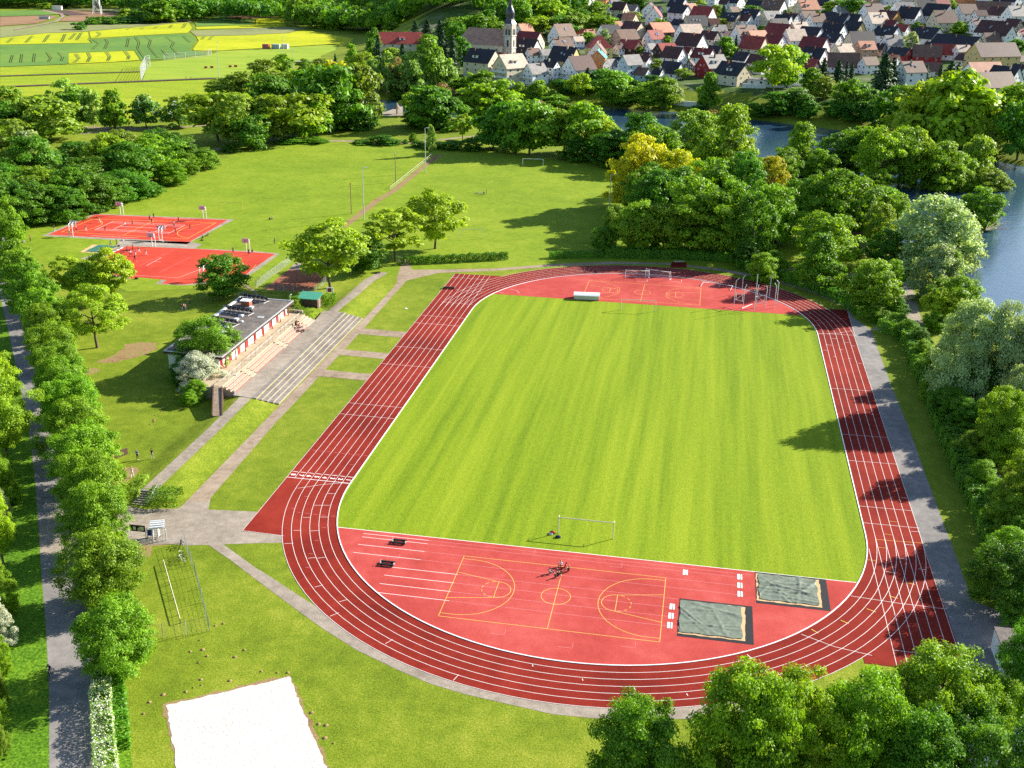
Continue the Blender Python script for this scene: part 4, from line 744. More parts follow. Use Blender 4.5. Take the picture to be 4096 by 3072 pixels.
trees('among the village houses', 2, 0, [(1060, 190, 110, 80, 'Y'), (900, 60, -30, 110, 'O'), (1020, 100, -20, 120, 'D'), (1110, 110, -20, 100, 'D'), (1690, 175, 60, 80, 'C'), (1820, 220, 50, 90, 'C'), (1760, 180, 60, 110, 'M'), (2060, 175, 65, 150, 'D'), (1840, 510, 340, 150, 'E'), (1330, 400, 320, 70, 'M'), (650, 380, 290, 110, 'M'), (800, 400, 270, 90, 'W'), (1590, 100, -20, 110, 'Y'), (1270, 250, 170, 80, 'M'), (1250, 620, 520, 90, 'B'), (1930, 430, 310, 50, 'C'), (740, 330, 270, 70, 'D'), (1790, 250, 160, 90, 'Y'), (2170, 300, 230, 80, 'D'), (1100, 470, 400, 60, 'B')])
trees('among the village houses', 3, 0, [(540, 165, 30, 130, 'M'), (700, 165, -5, 190, 'D'), (1230, 450, 290, 90, 'W'), (430, 150, 105, 80, 'L'), (1040, 140, 60, 70, 'M'), (1560, 90, 10, 110, 'L'), (895, 320, 265, 40, 'C'), (960, 340, 290, 90, 'L'), (1130, 270, 200, 90, 'L'), (1290, 250, 195, 80, 'L'), (1650, 280, 195, 110, 'L'), (2150, 450, 350, 110, 'D'), (2140, 130, 40, 80, 'C'), (1440, 290, 235, 90, 'L'), (140, 150, 90, 80, 'D'), (840, 100, 60, 60, 'L'), (2020, 110, 60, 60, 'D'), (1930, 60, 10, 60, 'L'), (1250, 470, 420, 70, 'L'), (1700, 270, 215, 70, 'D'), (300, 370, 310, 60, 'L')])
# a scatter of garden greenery between the houses is part of each garden and stays in the lists above

# labels: what kind, where, and its order among its likes from the left
ORD = ['first', 'second', 'third', 'fourth', 'fifth', 'sixth', 'seventh', 'eighth', 'ninth', 'tenth', 'eleventh', 'twelfth', 'thirteenth', 'fourteenth', 'fifteenth', 'sixteenth', 'seventeenth', 'eighteenth', 'nineteenth', 'twentieth']
def screen(p):
    v = np.array(p)-CAM; w = v @ FW; return float((v @ RT)/w), float(-(v @ UP)/w)
def label_in_order(items, make):
    """items: (object, key, point); make(key, ordinal or None)"""
    by = {}
    for o, k, p in items: by.setdefault(k, []).append((screen(p)[0], o))
    for k, l in by.items():
        l.sort(key=lambda q: q[0])
        for i, (_, o) in enumerate(l): o['label'] = make(k, None if len(l) == 1 else (ORD[i] if i < 20 else str(i+1)+'th'))
def tree_label(k, od):
    kind, reg = k; base = KIND[kind][2]
    if reg.startswith('in the row along the left road') and od: return base+' '+reg+', '+od+' from the far end'
    return base+' '+reg+((', '+od+' from the left') if od else '')
label_in_order([(o, (k, r), p) for o, k, r, p in TREES], tree_label)
for o, k, r, p in TREES: o['group'] = ('shrubs ' if k in SHRUB else 'trees ')+r

# hedges: leaves packed along a line
def hedge(name, pts, w, h, kind, label, seed=1, dens=70, leaf=0.13, cat='hedge', uneven=0.12):
    rs = np.random.RandomState(seed); P = []; N = []
    for a, b in zip(pts[:-1], pts[1:]):
        a = Vector(a[:2]); b = Vector(b[:2]); L = (b-a).length; n = int(L*(w+2*h)*dens); t = (b-a)/L; q = Vector((-t.y, t.x))
        s = rs.uniform(0, L, n); m = rs.uniform(-1, 1, n); g = rs.uniform(0, 1, n)
        ph = uneven*np.sin(s*1.3+seed)+uneven*np.sin(s*3.1)
        side_ = rs.uniform(size=n) < 2*h/(w+2*h)
        off = np.where(side_, np.sign(m)*(1+ph*0.5), m)*w/2; zz = np.where(side_, g*(1+ph*.6), 1+ph*.6+rs.normal(size=n)*.04)*h
        base = np.array([hz(a.x, a.y), hz(b.x, b.y)]); bz = base[0]+(base[1]-base[0])*s/L
        P.append(np.stack([a.x+t.x*s+q.x*off, a.y+t.y*s+q.y*off, bz+zz], 1)+rs.normal(size=(n, 3))*0.06)
        nn = np.where(side_[:, None], np.stack([q.x*np.sign(m), q.y*np.sign(m), np.zeros(n)+.3], 1), np.array([[0, 0, 1.0]])); N.append(nn+rs.normal(size=(n, 3))*.45)
    P = np.concatenate(P); N = np.concatenate(N)
    tint = 0.5*rs.uniform(size=len(P))+0.5*(np.sin(P[:, 0]*1.1+seed)*np.sin(P[:, 1]*1.3)*.5+.5)
    mats = [LEAF[kind]]; mi = None
    if kind == 'blossom': mats.append(LEAF['white']); mi = (rs.uniform(size=len(P)) < 0.42)
    me = leaf_mesh(name, P, N, leaf, tint, mats, mi, rs)
    return tag(link(name, me), label, cat)
hedge('hedge', [(-54.0, 66.9), (-44, 72.2), (-28.5, 79.8)][:0] or [T(1, 1, 1215, 625), T(1, 1, 1700, 605), T(1, 1, 2175, 580)], 1.5, 1.7, 'dark', 'long clipped dark hedge above the track start, beside the forked path', 2)
hedge('hedge', [T(1, 1, 850, 660), T(1, 1, 960, 655), T(1, 1, 1085, 645)], 1.4, 1.7, 'dark', 'short clipped hedge left of the path fork', 3)
hedge('hedge', [T(2, 1, 320, 570), T(2, 1, 780, 565)], 1.6, 1.5, 'dark', 'low hedge in the shade left of the grove behind the upper bend', 4)
hedge('hedge', [T(2, 1, 800, 560), T(2, 1, 1400, 570), T(2, 1, 1900, 600), T(2, 1, 2160, 730), T(3, 1, 130, 760), T(3, 1, 420, 850), T(3, 1, 720, 990), T(3, 1, 800, 1060)], 2.6, 2.2, 'dark', 'dark hedge curving along the grove behind the upper bend', 5, 45, .18)
hedge('hedge', [T(3, 1, 790, 1060), T(3, 1, 960, 1120), T(3, 1, 1060, 1130)], 2.4, 1.7, 'mid', 'green hedge between the upper right bend and the path opening', 6, 45, .16)
hedge('hedge', [T(3, 1, 980, 1190), T(3, 1, 1150, 1240), T(3, 1, 1250, 1330), T(3, 1, 1310, 1520), T(3, 1, 1380, 1659)]+[T(3, 2, 1520, 380), T(3, 2, 1700, 780), T(3, 2, 1900, 1200), T(3, 2, 1990, 1500)], 3.4, 2.4, 'dark', 'dense dark hedge along the riverside path right of the back straight', 7, 40, .2)
hedge('hedge', [T(0, 3, 900, 880), T(0, 3, 880, 1100), T(0, 3, 920, 1659), T(0, 3, 960, 1900)], 1.9, 1.7, 'blossom', 'white flowering hedge between the road and the sand court', 8, 90, .10)
hedge('hedge', [(p.x, p.y) for p in side(LROAD, 6.6)[1:8]], 1.6, 1.1, 'dark', 'low hedge at the foot of the left tree row along the road', 9, 35, .16)
hedge('hedge', [T(1, 1, 330, 985), T(1, 1, 500, 985), T(1, 1, 690, 965)], 3.0, 1.9, 'mid', 'big leafy hedge behind the hut with the green roof', 10, 60, .13)
hedge('shrub_bed', [(-73.5, 27.5), (-69.5, 27.0), (-67.3, 25.5)], 3.2, 0.9, 'olive', 'planted bed of low shrubs beside the spectator steps', 11, 45, .12, 'shrub bed', .3)
hedge('shrub_bed', [T(0, 2, 1290, 1000), T(0, 2, 1420, 1005), T(0, 2, 1560, 1020)], 3.6, 1.2, 'dark', 'rounded shrub bed with yellow leaves right of the steps at the gate square', 12, 60, .12, 'shrub bed', .25)
hedge('shrub_bed', [T(0, 2, 1150, 1000), T(0, 2, 1190, 900), T(0, 2, 1270, 800)], 1.2, 0.9, 'olive', 'narrow shrub strip left of the stone steps at the gate square', 13, 70, .11, 'shrub bed', .35)
hedge('hedge', [T(0, 0, 760, 205), T(0, 0, 1480, 190)], 9, 5, 'dark', 'long dark field hedge in front of the forest', 14, 1.6, .9)

# far wood: one mass of crowns on the rising ground
rs = np.random.RandomState(3)
PF, NF, TF, FM = [], [], [], []
def wood(n, gen, hmin, hmax, seed, light=.15):
    r_ = np.random.RandomState(seed)
    for _ in range(n):
        x, y = gen(r_); z = hz(x, y); FM.append(int(r_.uniform() < light)); h = r_.uniform(hmin, hmax); w = h*r_.uniform(.28, .45); k = 120
        D = r_.normal(size=(k, 3)); D /= np.linalg.norm(D, axis=1, keepdims=True); D[:, 2] = np.abs(D[:, 2])*1.0-0.35
        q = r_.uniform(.7, 1.05, (k, 1))
        PF.append(np.array([x, y, z+h*.5])+D*q*np.array([w, w, h*.52])); NF.append(D+r_.normal(size=(k, 3))*.35); TF.append(np.clip(r_.uniform(0, 1)*.6+.4*r_.uniform(size=k), 0, 1))
def polar(a0, a1, d0, d1):
    def g(r_):
        a = r_.uniform(a0, a1); d = d0(a)+(d1)*r_.uniform()**1.3
        return CAM[0]+d*math.sin(a), CAM[1]+d*math.cos(a)
    return g
wood(620, polar(R(-38), R(-29), lambda a: np.interp(math.degrees(a), [-38, -33, -29], [1360, 1350, 1330]), 380), 17, 26, 1)
wood(560, polar(R(-29), R(-21), lambda a: np.interp(math.degrees(a), [-29, -26, -21], [1290, 1150, 1085]), 420), 17, 26, 2)
wood(700, polar(R(-21), R(-11.5), lambda a: np.interp(math.degrees(a), [-21, -16, -11.5], [1070, 940, 850]), 420), 16, 24, 3, .6)
wood(220, polar(R(-11.5), R(-6.5), lambda a: 860, 330), 13, 19, 4, .7)
me = leaf_mesh('forest', np.concatenate(PF), np.concatenate(NF), 1.35, np.concatenate(TF), [LEAF['dark'], LEAF['mid']], np.repeat(np.array(FM), 120), np.random.RandomState(9), 0.7)
tag(link('forest', me), kind='stuff')
# ------------------------------------------------------------------ club house, terraces and spectator steps
M_ROOFGR = mat_ground('gravelled flat roof', [(0.35, (0.085, 0.075, 0.07)), (0.5, (0.13, 0.115, 0.105)), (0.66, (0.20, 0.17, 0.15))], scales=((0.4, 0.6), (2.0, 0.5)), bump=0.4, bscale=9.0, fine=(0.6, 1.5))
M_CREAM = mat('cream plaster', (0.62, 0.57, 0.47), var=0.06); M_WPLAST = mat('white plaster', (0.72, 0.71, 0.69), var=0.06, scale=0.7)
M_GREYB = mat('blue grey plinth paint', (0.36, 0.39, 0.42), var=0.1); M_REDP = mat('dark red paint', (0.28, 0.035, 0.03), var=0.12)
M_FASC = mat('dark brown fascia', (0.055, 0.035, 0.03), var=0.2); M_ALU = mat('bare aluminium trim', (0.50, 0.50, 0.50), rough=0.4, metal=0.3)
M_BEIGE = mat_ground('beige terrace slabs', [(0.35, (0.36, 0.28, 0.19)), (0.65, (0.48, 0.39, 0.28))], scales=((0.2, 0.5), (1.2, 0.4)), bump=0.15, bscale=5.0, fine=(0.85, 1.1))
M_TIER = mat_ground('dark worn concrete', [(0.35, (0.15, 0.135, 0.12)), (0.5, (0.21, 0.19, 0.17)), (0.66, (0.30, 0.27, 0.24))], scales=((0.3, 0.6), (1.5, 0.5)), bump=0.3, bscale=6.0, fine=(0.75, 1.2))
M_SLAT = mat('worn wooden seat slats', (0.50, 0.40, 0.30), var=0.2); M_RSLAT = mat('dull red seat slats', (0.27, 0.10, 0.09), var=0.2)
M_PANEL = mat('black collector glass', (0.012, 0.013, 0.02), rough=0.5, var=0.2, spec=0.2); M_GREEN = mat('green roofing felt', (0.055, 0.27, 0.18), var=0.15)
M_GLASS = mat('dark window glass', (0.03, 0.04, 0.055), rough=0.1, var=0.3, spec=0.6)
M_BRICK = mat('red brick', (0.33, 0.11, 0.06), var=0.2); M_DOME = mat('milky skylight', (0.70, 0.72, 0.74), rough=0.3, var=0.05)
M_BLUE = mat('blue enamel', (0.03, 0.07, 0.28), var=0.1); M_PAPER = mat('notice paper', (0.68, 0.64, 0.50), var=0.1)

ch = empty('club_house', (-76.4, 8.5, 0), 0, 'long flat roofed club house with cream and red front above the spectator steps', 'building')
def L_(b, name, m, parent=ch, off=(-76.4, 8.5, 0)):
    return b.build(name, m, parent, (-off[0], -off[1], -off[2]))
b = MB(); b.prism([(-81.7, -7.9), (-71.6, -9.6+0.9), (-71.6, 24.2), (-81.7, 24.6)], 1.25, 4.45); L_(b, 'wall', M_WPLAST)
b = MB(); b.prism([(-81.75, -7.95), (-71.55, -8.75), (-71.55, 24.25), (-81.75, 24.65)], -0.1, 1.25); L_(b, 'plinth', M_GREYB)
roofp = [(-82.2, -8.5), (-70.6, -9.3), (-70.2, 24.9), (-82.0, 25.2)]
b = MB(); b.prism(roofp, 4.452, 4.86); L_(b, 'fascia', M_FASC)
b = MB(); ip = [(-81.9, -8.2), (-70.9, -9.0), (-70.5, 24.6), (-81.7, 24.9)]
b.add([(x, y, 4.862) for x, y in ip], [(0, 1, 2, 3)]); rf = L_(b, 'roof', M_ROOFGR)
b = MB()
for i in range(4):
    a, c = roofp[i], roofp[(i+1) % 4]; ia, ic = ip[i], ip[(i+1) % 4]
    b.prism([a, c, ic, ia], 4.864, 4.98)
L_(b, 'roof_trim', M_ALU)
segs = 17; y0, y1 = -8.6, 24.1
for i in range(segs):
    ya = y0+(y1-y0)*i/segs; yb = y0+(y1-y0)*(i+1)/segs
    if i % 2 == 0:
        b = MB(); b.box(-71.595, -71.54, ya+.15, yb-.55, 2.25, 4.3); d_ = L_(b, 'door' if i % 4 == 0 else 'red_panel', M_REDP)
        if i % 4 == 0: b = MB(); b.box(-71.538, -71.49, ya+.3, ya+.36, 3.15, 3.3); b.build('handle', M_ALU, d_)
    else:
        b = MB(); b.box(-71.595, -71.55, ya+.1, yb-.1, 3.5, 4.25, 0); b.box(-71.549, -71.54, ya+.2, yb-.2, 3.58, 4.17, 1); L_(b, 'window', [M_CREAM, M_GLASS])
for k in range(8):
    b = MB(); y = -7.5+k*4.4; b.box(-71.0, -70.85, y, y+.15, 2.2, 4.45); L_(b, 'post', M_REDP)
b = MB(); b.tube([(-81, -1.5, 4.9), (-76, -2.2, 4.92), (-71, -3.2, 4.9)], 0.05, 4); L_(b, 'roof_cable', M_WPAINT)
b = MB(); b.box(-81.6, -81.3, 2, 22, 4.864, 5.02); L_(b, 'roof_duct', M_WPAINT)
def P2(x, y, z): return Gz(660+x*760/1269, 1140+y*760/1269, z)
for i, (a, c) in enumerate((((290, 240), (470, 275)), ((395, 175), (572, 200)), ((500, 90), (675, 118)))):
    p = P2(*a, 4.9); q = P2(*c, 4.9); p.z = q.z = 4.88; L = (q-p).length; rz = math.atan2(q.y-p.y, q.x-p.x)
    o = empty('solar_collector', p, rz, ['nearest', 'middle', 'farthest'][i]+' of the black tilted solar collector rows on the club house roof', 'solar panel', 'solar collectors on the club house roof')
    b = MB()
    for k in range(6):
        x0 = L*k/6+.05; x1 = L*(k+1)/6-.05
        b.add([(x0, 1.1, .25), (x1, 1.1, .25), (x1, -0.1, 1.45), (x0, -0.1, 1.45), (x0, 1.15, .2), (x1, 1.15, .2), (x1, -0.15, 1.40), (x0, -0.15, 1.40)], [(0, 1, 2, 3), (7, 6, 5, 4), (0, 4, 5, 1), (2, 6, 7, 3), (1, 5, 6, 2), (3, 7, 4, 0)])
    b.build('panel', M_PANEL, o); b = MB()
    for k in range(7):
        x = L*k/6; x = min(max(x, .04), L-.04); b.tube([(x, -.75, .08), (x, -.14, 1.36)], .022, 4); b.tube([(x, -.8, .08), (x, 1.2, .08)], .03, 4)
    b.tube([(0, -.8, .14), (L, -.8, .14)], .035, 4); b.tube([(0, 1.2, .14), (L, 1.2, .14)], .03, 4); b.tube([(0, -.12, 1.36), (L, -.12, 1.36)], .04, 4); b.build('rack', M_STEEL, o)
for i, (x, y) in enumerate(((412, 283), (395, 320), (362, 350), (475, 232), (508, 207), (575, 152), (513, 245), (318, 310), (270, 413))):
    p = P2(x, y, 4.9); b = MB(); s_ = .55 if i < 6 else .33; h_ = .32 if i < 6 else .2
    b.lathe([(s_*1.1, 0), (s_*1.1, h_*.5), (s_*.9, h_), (s_*.2, h_*1.2), (0.01, h_*1.2)], 4, rot=0, smooth=False)
    o = link('skylight', b.mesh('skylight', M_DOME), rf, (p.x, p.y, 4.87))
    o.location = (p.x, p.y, 4.87)
b = MB(); p = P2(638, 215, 4.9); b.box(p.x-.6, p.x+.6, p.y-.5, p.y+.5, 4.865, 4.95); b.build('roof_hatch', M_ALU, rf)
p = P2(545, 135, 4.9); b = MB(); b.box(p.x-.9, p.x+.9, p.y-.7, p.y+.7, 4.865, 5.9); cn = b.build('chimney', M_BRICK, rf)
b = MB(); b.box(p.x-1.05, p.x+1.05, p.y-.85, p.y+.85, 5.903, 6.02); b.build('chimney_cap', M_WPAINT, cn)

# terrace block in front, seat rows, grey deck and standing tiers
def struct(name, b, m): return tag(b.build(name, m), kind='structure')
b = MB(); b.prism([(-72.4, -17.2), (-68.0, -16.0), (-68.0, 25.2), (-72.4, 25.2)], -0.3, 2.2); struct('terrace', b, M_BEIGE)
st = empty('spectator_steps', (-67, 0, 1.0), 0, 'broad seat steps with red and pale slats below the club house terrace', 'steps')
ZS = [2.2, 1.9, 1.6, 1.3]
b = MB()
for i in range(3): b.box(-68.0+.75*i, -68.0+.75*(i+1), -15.8, 24.6, -.3, 1.9-.3*i)
o_ = (-67, 0, 1.0); L_(b, 'base', M_CONC, st, o_)
for ya, yb in ((-15.6, -8.2), (-6.2, 7.4), (9.4, 20.2)):
    for i in range(3):
        x = -68.0+.75*i; zt = 1.9-.3*i
        b = MB(); b.box(x+.30, x+.52, ya, yb, zt+.002, zt+.10); b.box(x+.55, x+.74, ya, yb, zt+.002, zt+.10); L_(b, 'seat', M_SLAT, st, o_)
        b = MB(); b.box(x+.755, x+.79, ya, yb, zt-.16, zt+.06); L_(b, 'seat_front', M_RSLAT, st, o_)
for ya in (-8.0, 7.6, 20.6):
    b = MB()
    for i in range(6): b.box(-68.0+.375*i, -68.0+.375*i+.373, ya+.05, ya+1.7, -.2, 2.12-.18*i)
    L_(b, 'stair', M_BEIGE, st, o_)
rl = empty('terrace_railing', (-68.15, 0, 2.2), 0, 'grey tubular railing along the terrace edge above the spectator steps', 'railing')
b = MB()
for k in range(18):
    y = -15+k*2.1
    if (-8.2 < y < -6.0) or (7.4 < y < 9.6): continue
    b.tube([(0, y, 0), (0, y, 1.05), (0, y+1.7, 1.05), (0, y+1.7, 0)], .035, 5)
b.build('rail', M_STEEL, rl)
b = MB(); b.prism([(-65.75, -16.6), (-62.2, -17.2), (-62.2, 31.0), (-66.2, 31.0), (-65.75, 25)], -.3, 1.12); struct('grey_deck', b, M_GREYPATH)
b = MB(); c_ = MB()
for k in range(5):
    x0 = -62.2+.94*k; b.box(x0, x0+.94, -17.2+.15*k, 30.9, -.3, 1.115-.215*k); c_.box(x0+.88, x0+.945, -17.15+.15*k, 30.85, 1.0-.215*k, 1.128-.215*k)
struct('standing_tiers', b, M_TIER); struct('tier_edges', c_, M_BEIGE)
# raised path and its continuation, draped over the bank
def drape(name, cl, w, m, dz=0.04):
    b = MB(); pts = []
    for a, c in zip(cl[:-1], cl[1:]):
        n = max(1, int(math.hypot(c[0]-a[0], c[1]-a[1])/1.2))
        pts += [(a[0]+(c[0]-a[0])*k/n, a[1]+(c[1]-a[1])*k/n) for k in range(n)]
    pts.append(cl[-1]); v = []
    for i, p in enumerate(pts):
        q = Vector(pts[min(i+1, len(pts)-1)])-Vector(pts[max(i-1, 0)]); q.normalize(); nn = Vector((-q.y, q.x))
        for s in (1, .33, -.33, -1):
            x, y = p[0]+nn.x*w/2*s, p[1]+nn.y*w/2*s; v.append((x, y, hz(x, y)+dz))
    b.add(v, [(4*i+j, 4*i+j+1, 4*i+j+5, 4*i+j+4) for i in range(len(pts)-1) for j in range(3)]); return struct(name, b, m)
drape('raised_path', [(-62.95, -52.3), (-62.9, -30), (-63.2, -17.2)], 2.1, M_GREYPATH)
drape('raised_path', [(-64.3, 31.0), (-64.2, 45), (-64.4, 58), (-63.2, 65.5)], 2.6, M_GREYPATH, 0.05)
b = MB()
b.add([(-65.4, -25.5, 1.0), (-64.0, -25.3, 1.06), (-67.9, -15.9, 2.22), (-69.4, -15.9, 2.22), (-65.4, -25.5, -.2), (-64.0, -25.3, -.2), (-67.9, -15.9, -.2), (-69.4, -15.9, -.2)], [(0, 1, 2, 3), (0, 4, 5, 1), (1, 5, 6, 2), (2, 6, 7, 3), (3, 7, 4, 0)]); struct('ramp', b, M_PATH)
for a, c, t_ in (((-65.5, -25.5), (-69.5, -15.9), 'left'), ((-63.9, -25.2), (-67.8, -16.2), 'right')):
    b = MB(); d = (Vector(c)-Vector(a)).normalized(); n = Vector((-d.y, d.x))*.09
    b.add([(a[0]-n.x, a[1]-n.y, 0), (a[0]+n.x, a[1]+n.y, 0), (c[0]+n.x, c[1]+n.y, 0), (c[0]-n.x, c[1]-n.y, 0), (a[0]-n.x, a[1]-n.y, 1.2), (a[0]+n.x, a[1]+n.y, 1.2), (c[0]+n.x, c[1]+n.y, 2.42), (c[0]-n.x, c[1]-n.y, 2.42)], [(4, 5, 6, 7), (0, 1, 5, 4), (1, 2, 6, 5), (2, 3, 7, 6), (3, 0, 4, 7)])
    tag(b.build('ramp_wall', M_WOODD), 'low dark wall on the '+('lawn' if t_ == 'left' else 'track')+' side of the sloping ramp', 'wall', 'ramp walls')
b = MB()
for k in range(7): b.box(-64.35+.03*k, -61.75, -54.75+.38*k, -54.75+.38*(k+1)-.002 if k < 6 else -51.9, -.1, .155*(k+1))
struct('stone_steps', b, M_TIER)
hr = empty('stair_handrail', (-61.65, -54.7, 0), 0, 'bright steel handrail beside the stone steps at the gate square', 'handrail')
b = MB(); b.tube([(0, 0, 0), (0, 0, 1.0), (.05, 2.5, 2.05), (.05, 2.5, 1.0)], .035, 6); b.build('rail', M_STEEL, hr)
b = MB(); p = T(0, 2, 1000, 640); q = T(0, 2, 1095, 605); b.obox(((p.x+q.x)/2, (p.y+q.y)/2, .45), ((q-p).length+.3, .35, 1.0), math.atan2(q.y-p.y, q.x-p.x)); tag(b.build('retaining_wall', M_WOODD), 'short dark retaining wall on the lawn beside the left tree row', 'wall')
b = MB(); p = T(0, 2, 985, 700); q = T(0, 2, 975, 600); b.obox(((p.x+q.x)/2, (p.y+q.y)/2, .55), ((q-p).length+.5, .25, 1.2), math.atan2(q.y-p.y, q.x-p.x)); tag(b.build('board_wall', mat('yellow timber', (0.5, 0.33, 0.12))), 'yellowish timber board wall half hidden by the left tree row', 'wall')
b = MB(); b.prism([(-73.4, 25.6), (-68.6, 25.3), (-68.6, 25.6), (-73.4, 25.9)], 1.5, 2.75); tag(b.build('planter_wall', M_CONC), 'pale low wall between the terrace and the planted bed', 'wall')

# hut with green roof
hb = (-69.6, 32.6); hut = empty('wooden_hut', (hb[0], hb[1], hz(*hb)), 0, 'small dark wooden hut with a green sloping roof above the grey deck', 'hut')
b = MB(); b.box(-2.0, 2.0, -1.1, 1.3, -.3, 2.0); b.build('wall', M_WOODD, hut)
b = MB(); b.add([(-2.4, -1.7, 1.98), (2.3, -1.7, 1.98), (2.4, 1.8, 2.55), (-2.3, 1.8, 2.55), (-2.4, -1.7, 2.10), (2.3, -1.7, 2.10), (2.4, 1.8, 2.67), (-2.3, 1.8, 2.67)], [(4, 5, 6, 7), (3, 2, 1, 0), (0, 1, 5, 4), (1, 2, 6, 5), (2, 3, 7, 6), (3, 0, 4, 7)]); b.build('roof', M_GREEN, hut)
b = MB(); b.box(1.99, 2.06, -.55, .5, -.1, 1.8); dr = b.build('door', mat('grey planks', (.22, .17, .14)), hut); b = MB(); b.box(2.06, 2.1, .3, .36, .8, .95); b.build('handle', M_STEEL, dr)

# flat shed with white end at the bottom right, roofed stand among the trees
sp = [G(3072+x/1.2393, 2304+y/1.2393) for x, y in ((1103, 355), (1160, 505))]
shd = empty('flat_shed', (sp[1].x, sp[1].y, 0), 0, 'low flat roofed shed with a bright white end wall beside the asphalt yard', 'shed')
dv = sp[0]-sp[1]; nn = Vector((dv.y, -dv.x, 0)).normalized()*-1
if nn.x < 0: nn = -nn
A = Vector((0, 0, 0)); Bq = Vector((dv.x, dv.y, 0)); Cq = Bq+nn*9; Dq = nn*9
b = MB(); b.prism([(v.x, v.y) for v in (A, Dq, Cq, Bq)], 0, 2.6); b.build('wall', M_WPLAST, shd)
b = MB(); e_ = .25; b.prism([(A.x-nn.x*.05, A.y-.2), (Dq.x, Dq.y-.2), (Cq.x, Cq.y+.2), (Bq.x-nn.x*.05, Bq.y+.2)], 2.602, 2.75); b.build('roof', M_ROOFGR, shd)

# ------------------------------------------------------------------ houses
ROOFC = {'k': ('anthracite tiles', (0.028, 0.028, 0.036)), 'd': ('dark brown tiles', (0.075, 0.035, 0.032)), 'b': ('brown weathered tiles', (0.16, 0.095, 0.07)), 'r': ('red tiles', (0.27, 0.05, 0.04)),
         'o': ('orange tiles', (0.46, 0.20, 0.12)), 'g': ('grey slates', (0.21, 0.20, 0.19)), 't': ('pale tan tiles', (0.46, 0.36, 0.28)), 'm': ('maroon tiles', (0.15, 0.03, 0.03)), 'e': ('teal cladding', (0.07, 0.36, 0.36))}
WALLC = {'w': ('white', (0.82, 0.81, 0.80)), 'c': ('cream', (0.62, 0.54, 0.40)), 'y': ('yellow', (0.62, 0.47, 0.20)), 'b': ('pale blue', (0.52, 0.60, 0.68)), 'o': ('orange', (0.66, 0.25, 0.10)), 'r': ('red', (0.33, 0.03, 0.03)),
         'p': ('salmon', (0.58, 0.35, 0.24)), 'h': ('half timbered', (0.62, 0.56, 0.47)), 'd': ('dark timber', (0.055, 0.035, 0.028)), 'q': ('ochre', (0.50, 0.28, 0.07))}
def mat_tile(name, col):
    m, nt, p = _new(name)
    f = _noise(nt, 0.45, 4.0, 0.6); c = _ramp(nt, f, [(0.3, tuple(x*.78 for x in col)), (0.7, tuple(min(1, x*1.25) for x in col))])
    g = _noise(nt, 5.0, 2.0, 0.6); c = _mix(nt, c, _ramp(nt, g, [(0.35, (.72,)*3), (0.65, (1.25,)*3)]), 1.0, 'MULTIPLY')
    nt.links.new(c, p.inputs['Base Color']); p.inputs['Roughness'].default_value = 0.62; _bump(nt, p, g, .4, .06); return m
MR = {k: mat_tile(n, c) for k, (n, c) in ROOFC.items()}; MW = {k: mat(n+' house wall', c, var=.07, scale=.5) for k, (n, c) in WALLC.items()}
M_FRAME = mat('white window frame', (0.70, 0.70, 0.69), var=.04); M_BEAM = mat('dark timber beams', (0.06, 0.035, 0.025), var=.2)
def window_mesh(w, h, fr=0.09):
    b = MB(); b.box(-w/2, w/2, -.05, 0.03, -h/2, h/2, 0); b.box(-w/2+fr, -.02, -.065, -.051, -h/2+fr, h/2-fr, 1); b.box(.02, w/2-fr, -.065, -.051, -h/2+fr, h/2-fr, 1)
    return b.mesh('window', [M_FRAME, M_GLASS])
WINM = [window_mesh(1.0, 1.2), window_mesh(1.35, 1.2), window_mesh(0.8, 0.95)]
def skylight_mesh():
    b = MB(); b.box(-.5, .5, -.65, .65, 0, .1, 0); b.box(-.4, .4, -.55, .55, .101, .12, 1); return b.mesh('roof_window', [mat('roof window frame', (.25, .25, .26)), mat('bright roof glass', (.25, .30, .36), rough=.05, spec=.8)])
SKYM = skylight_mesh()
HOUSES = []
hr_ = random.Random(8)
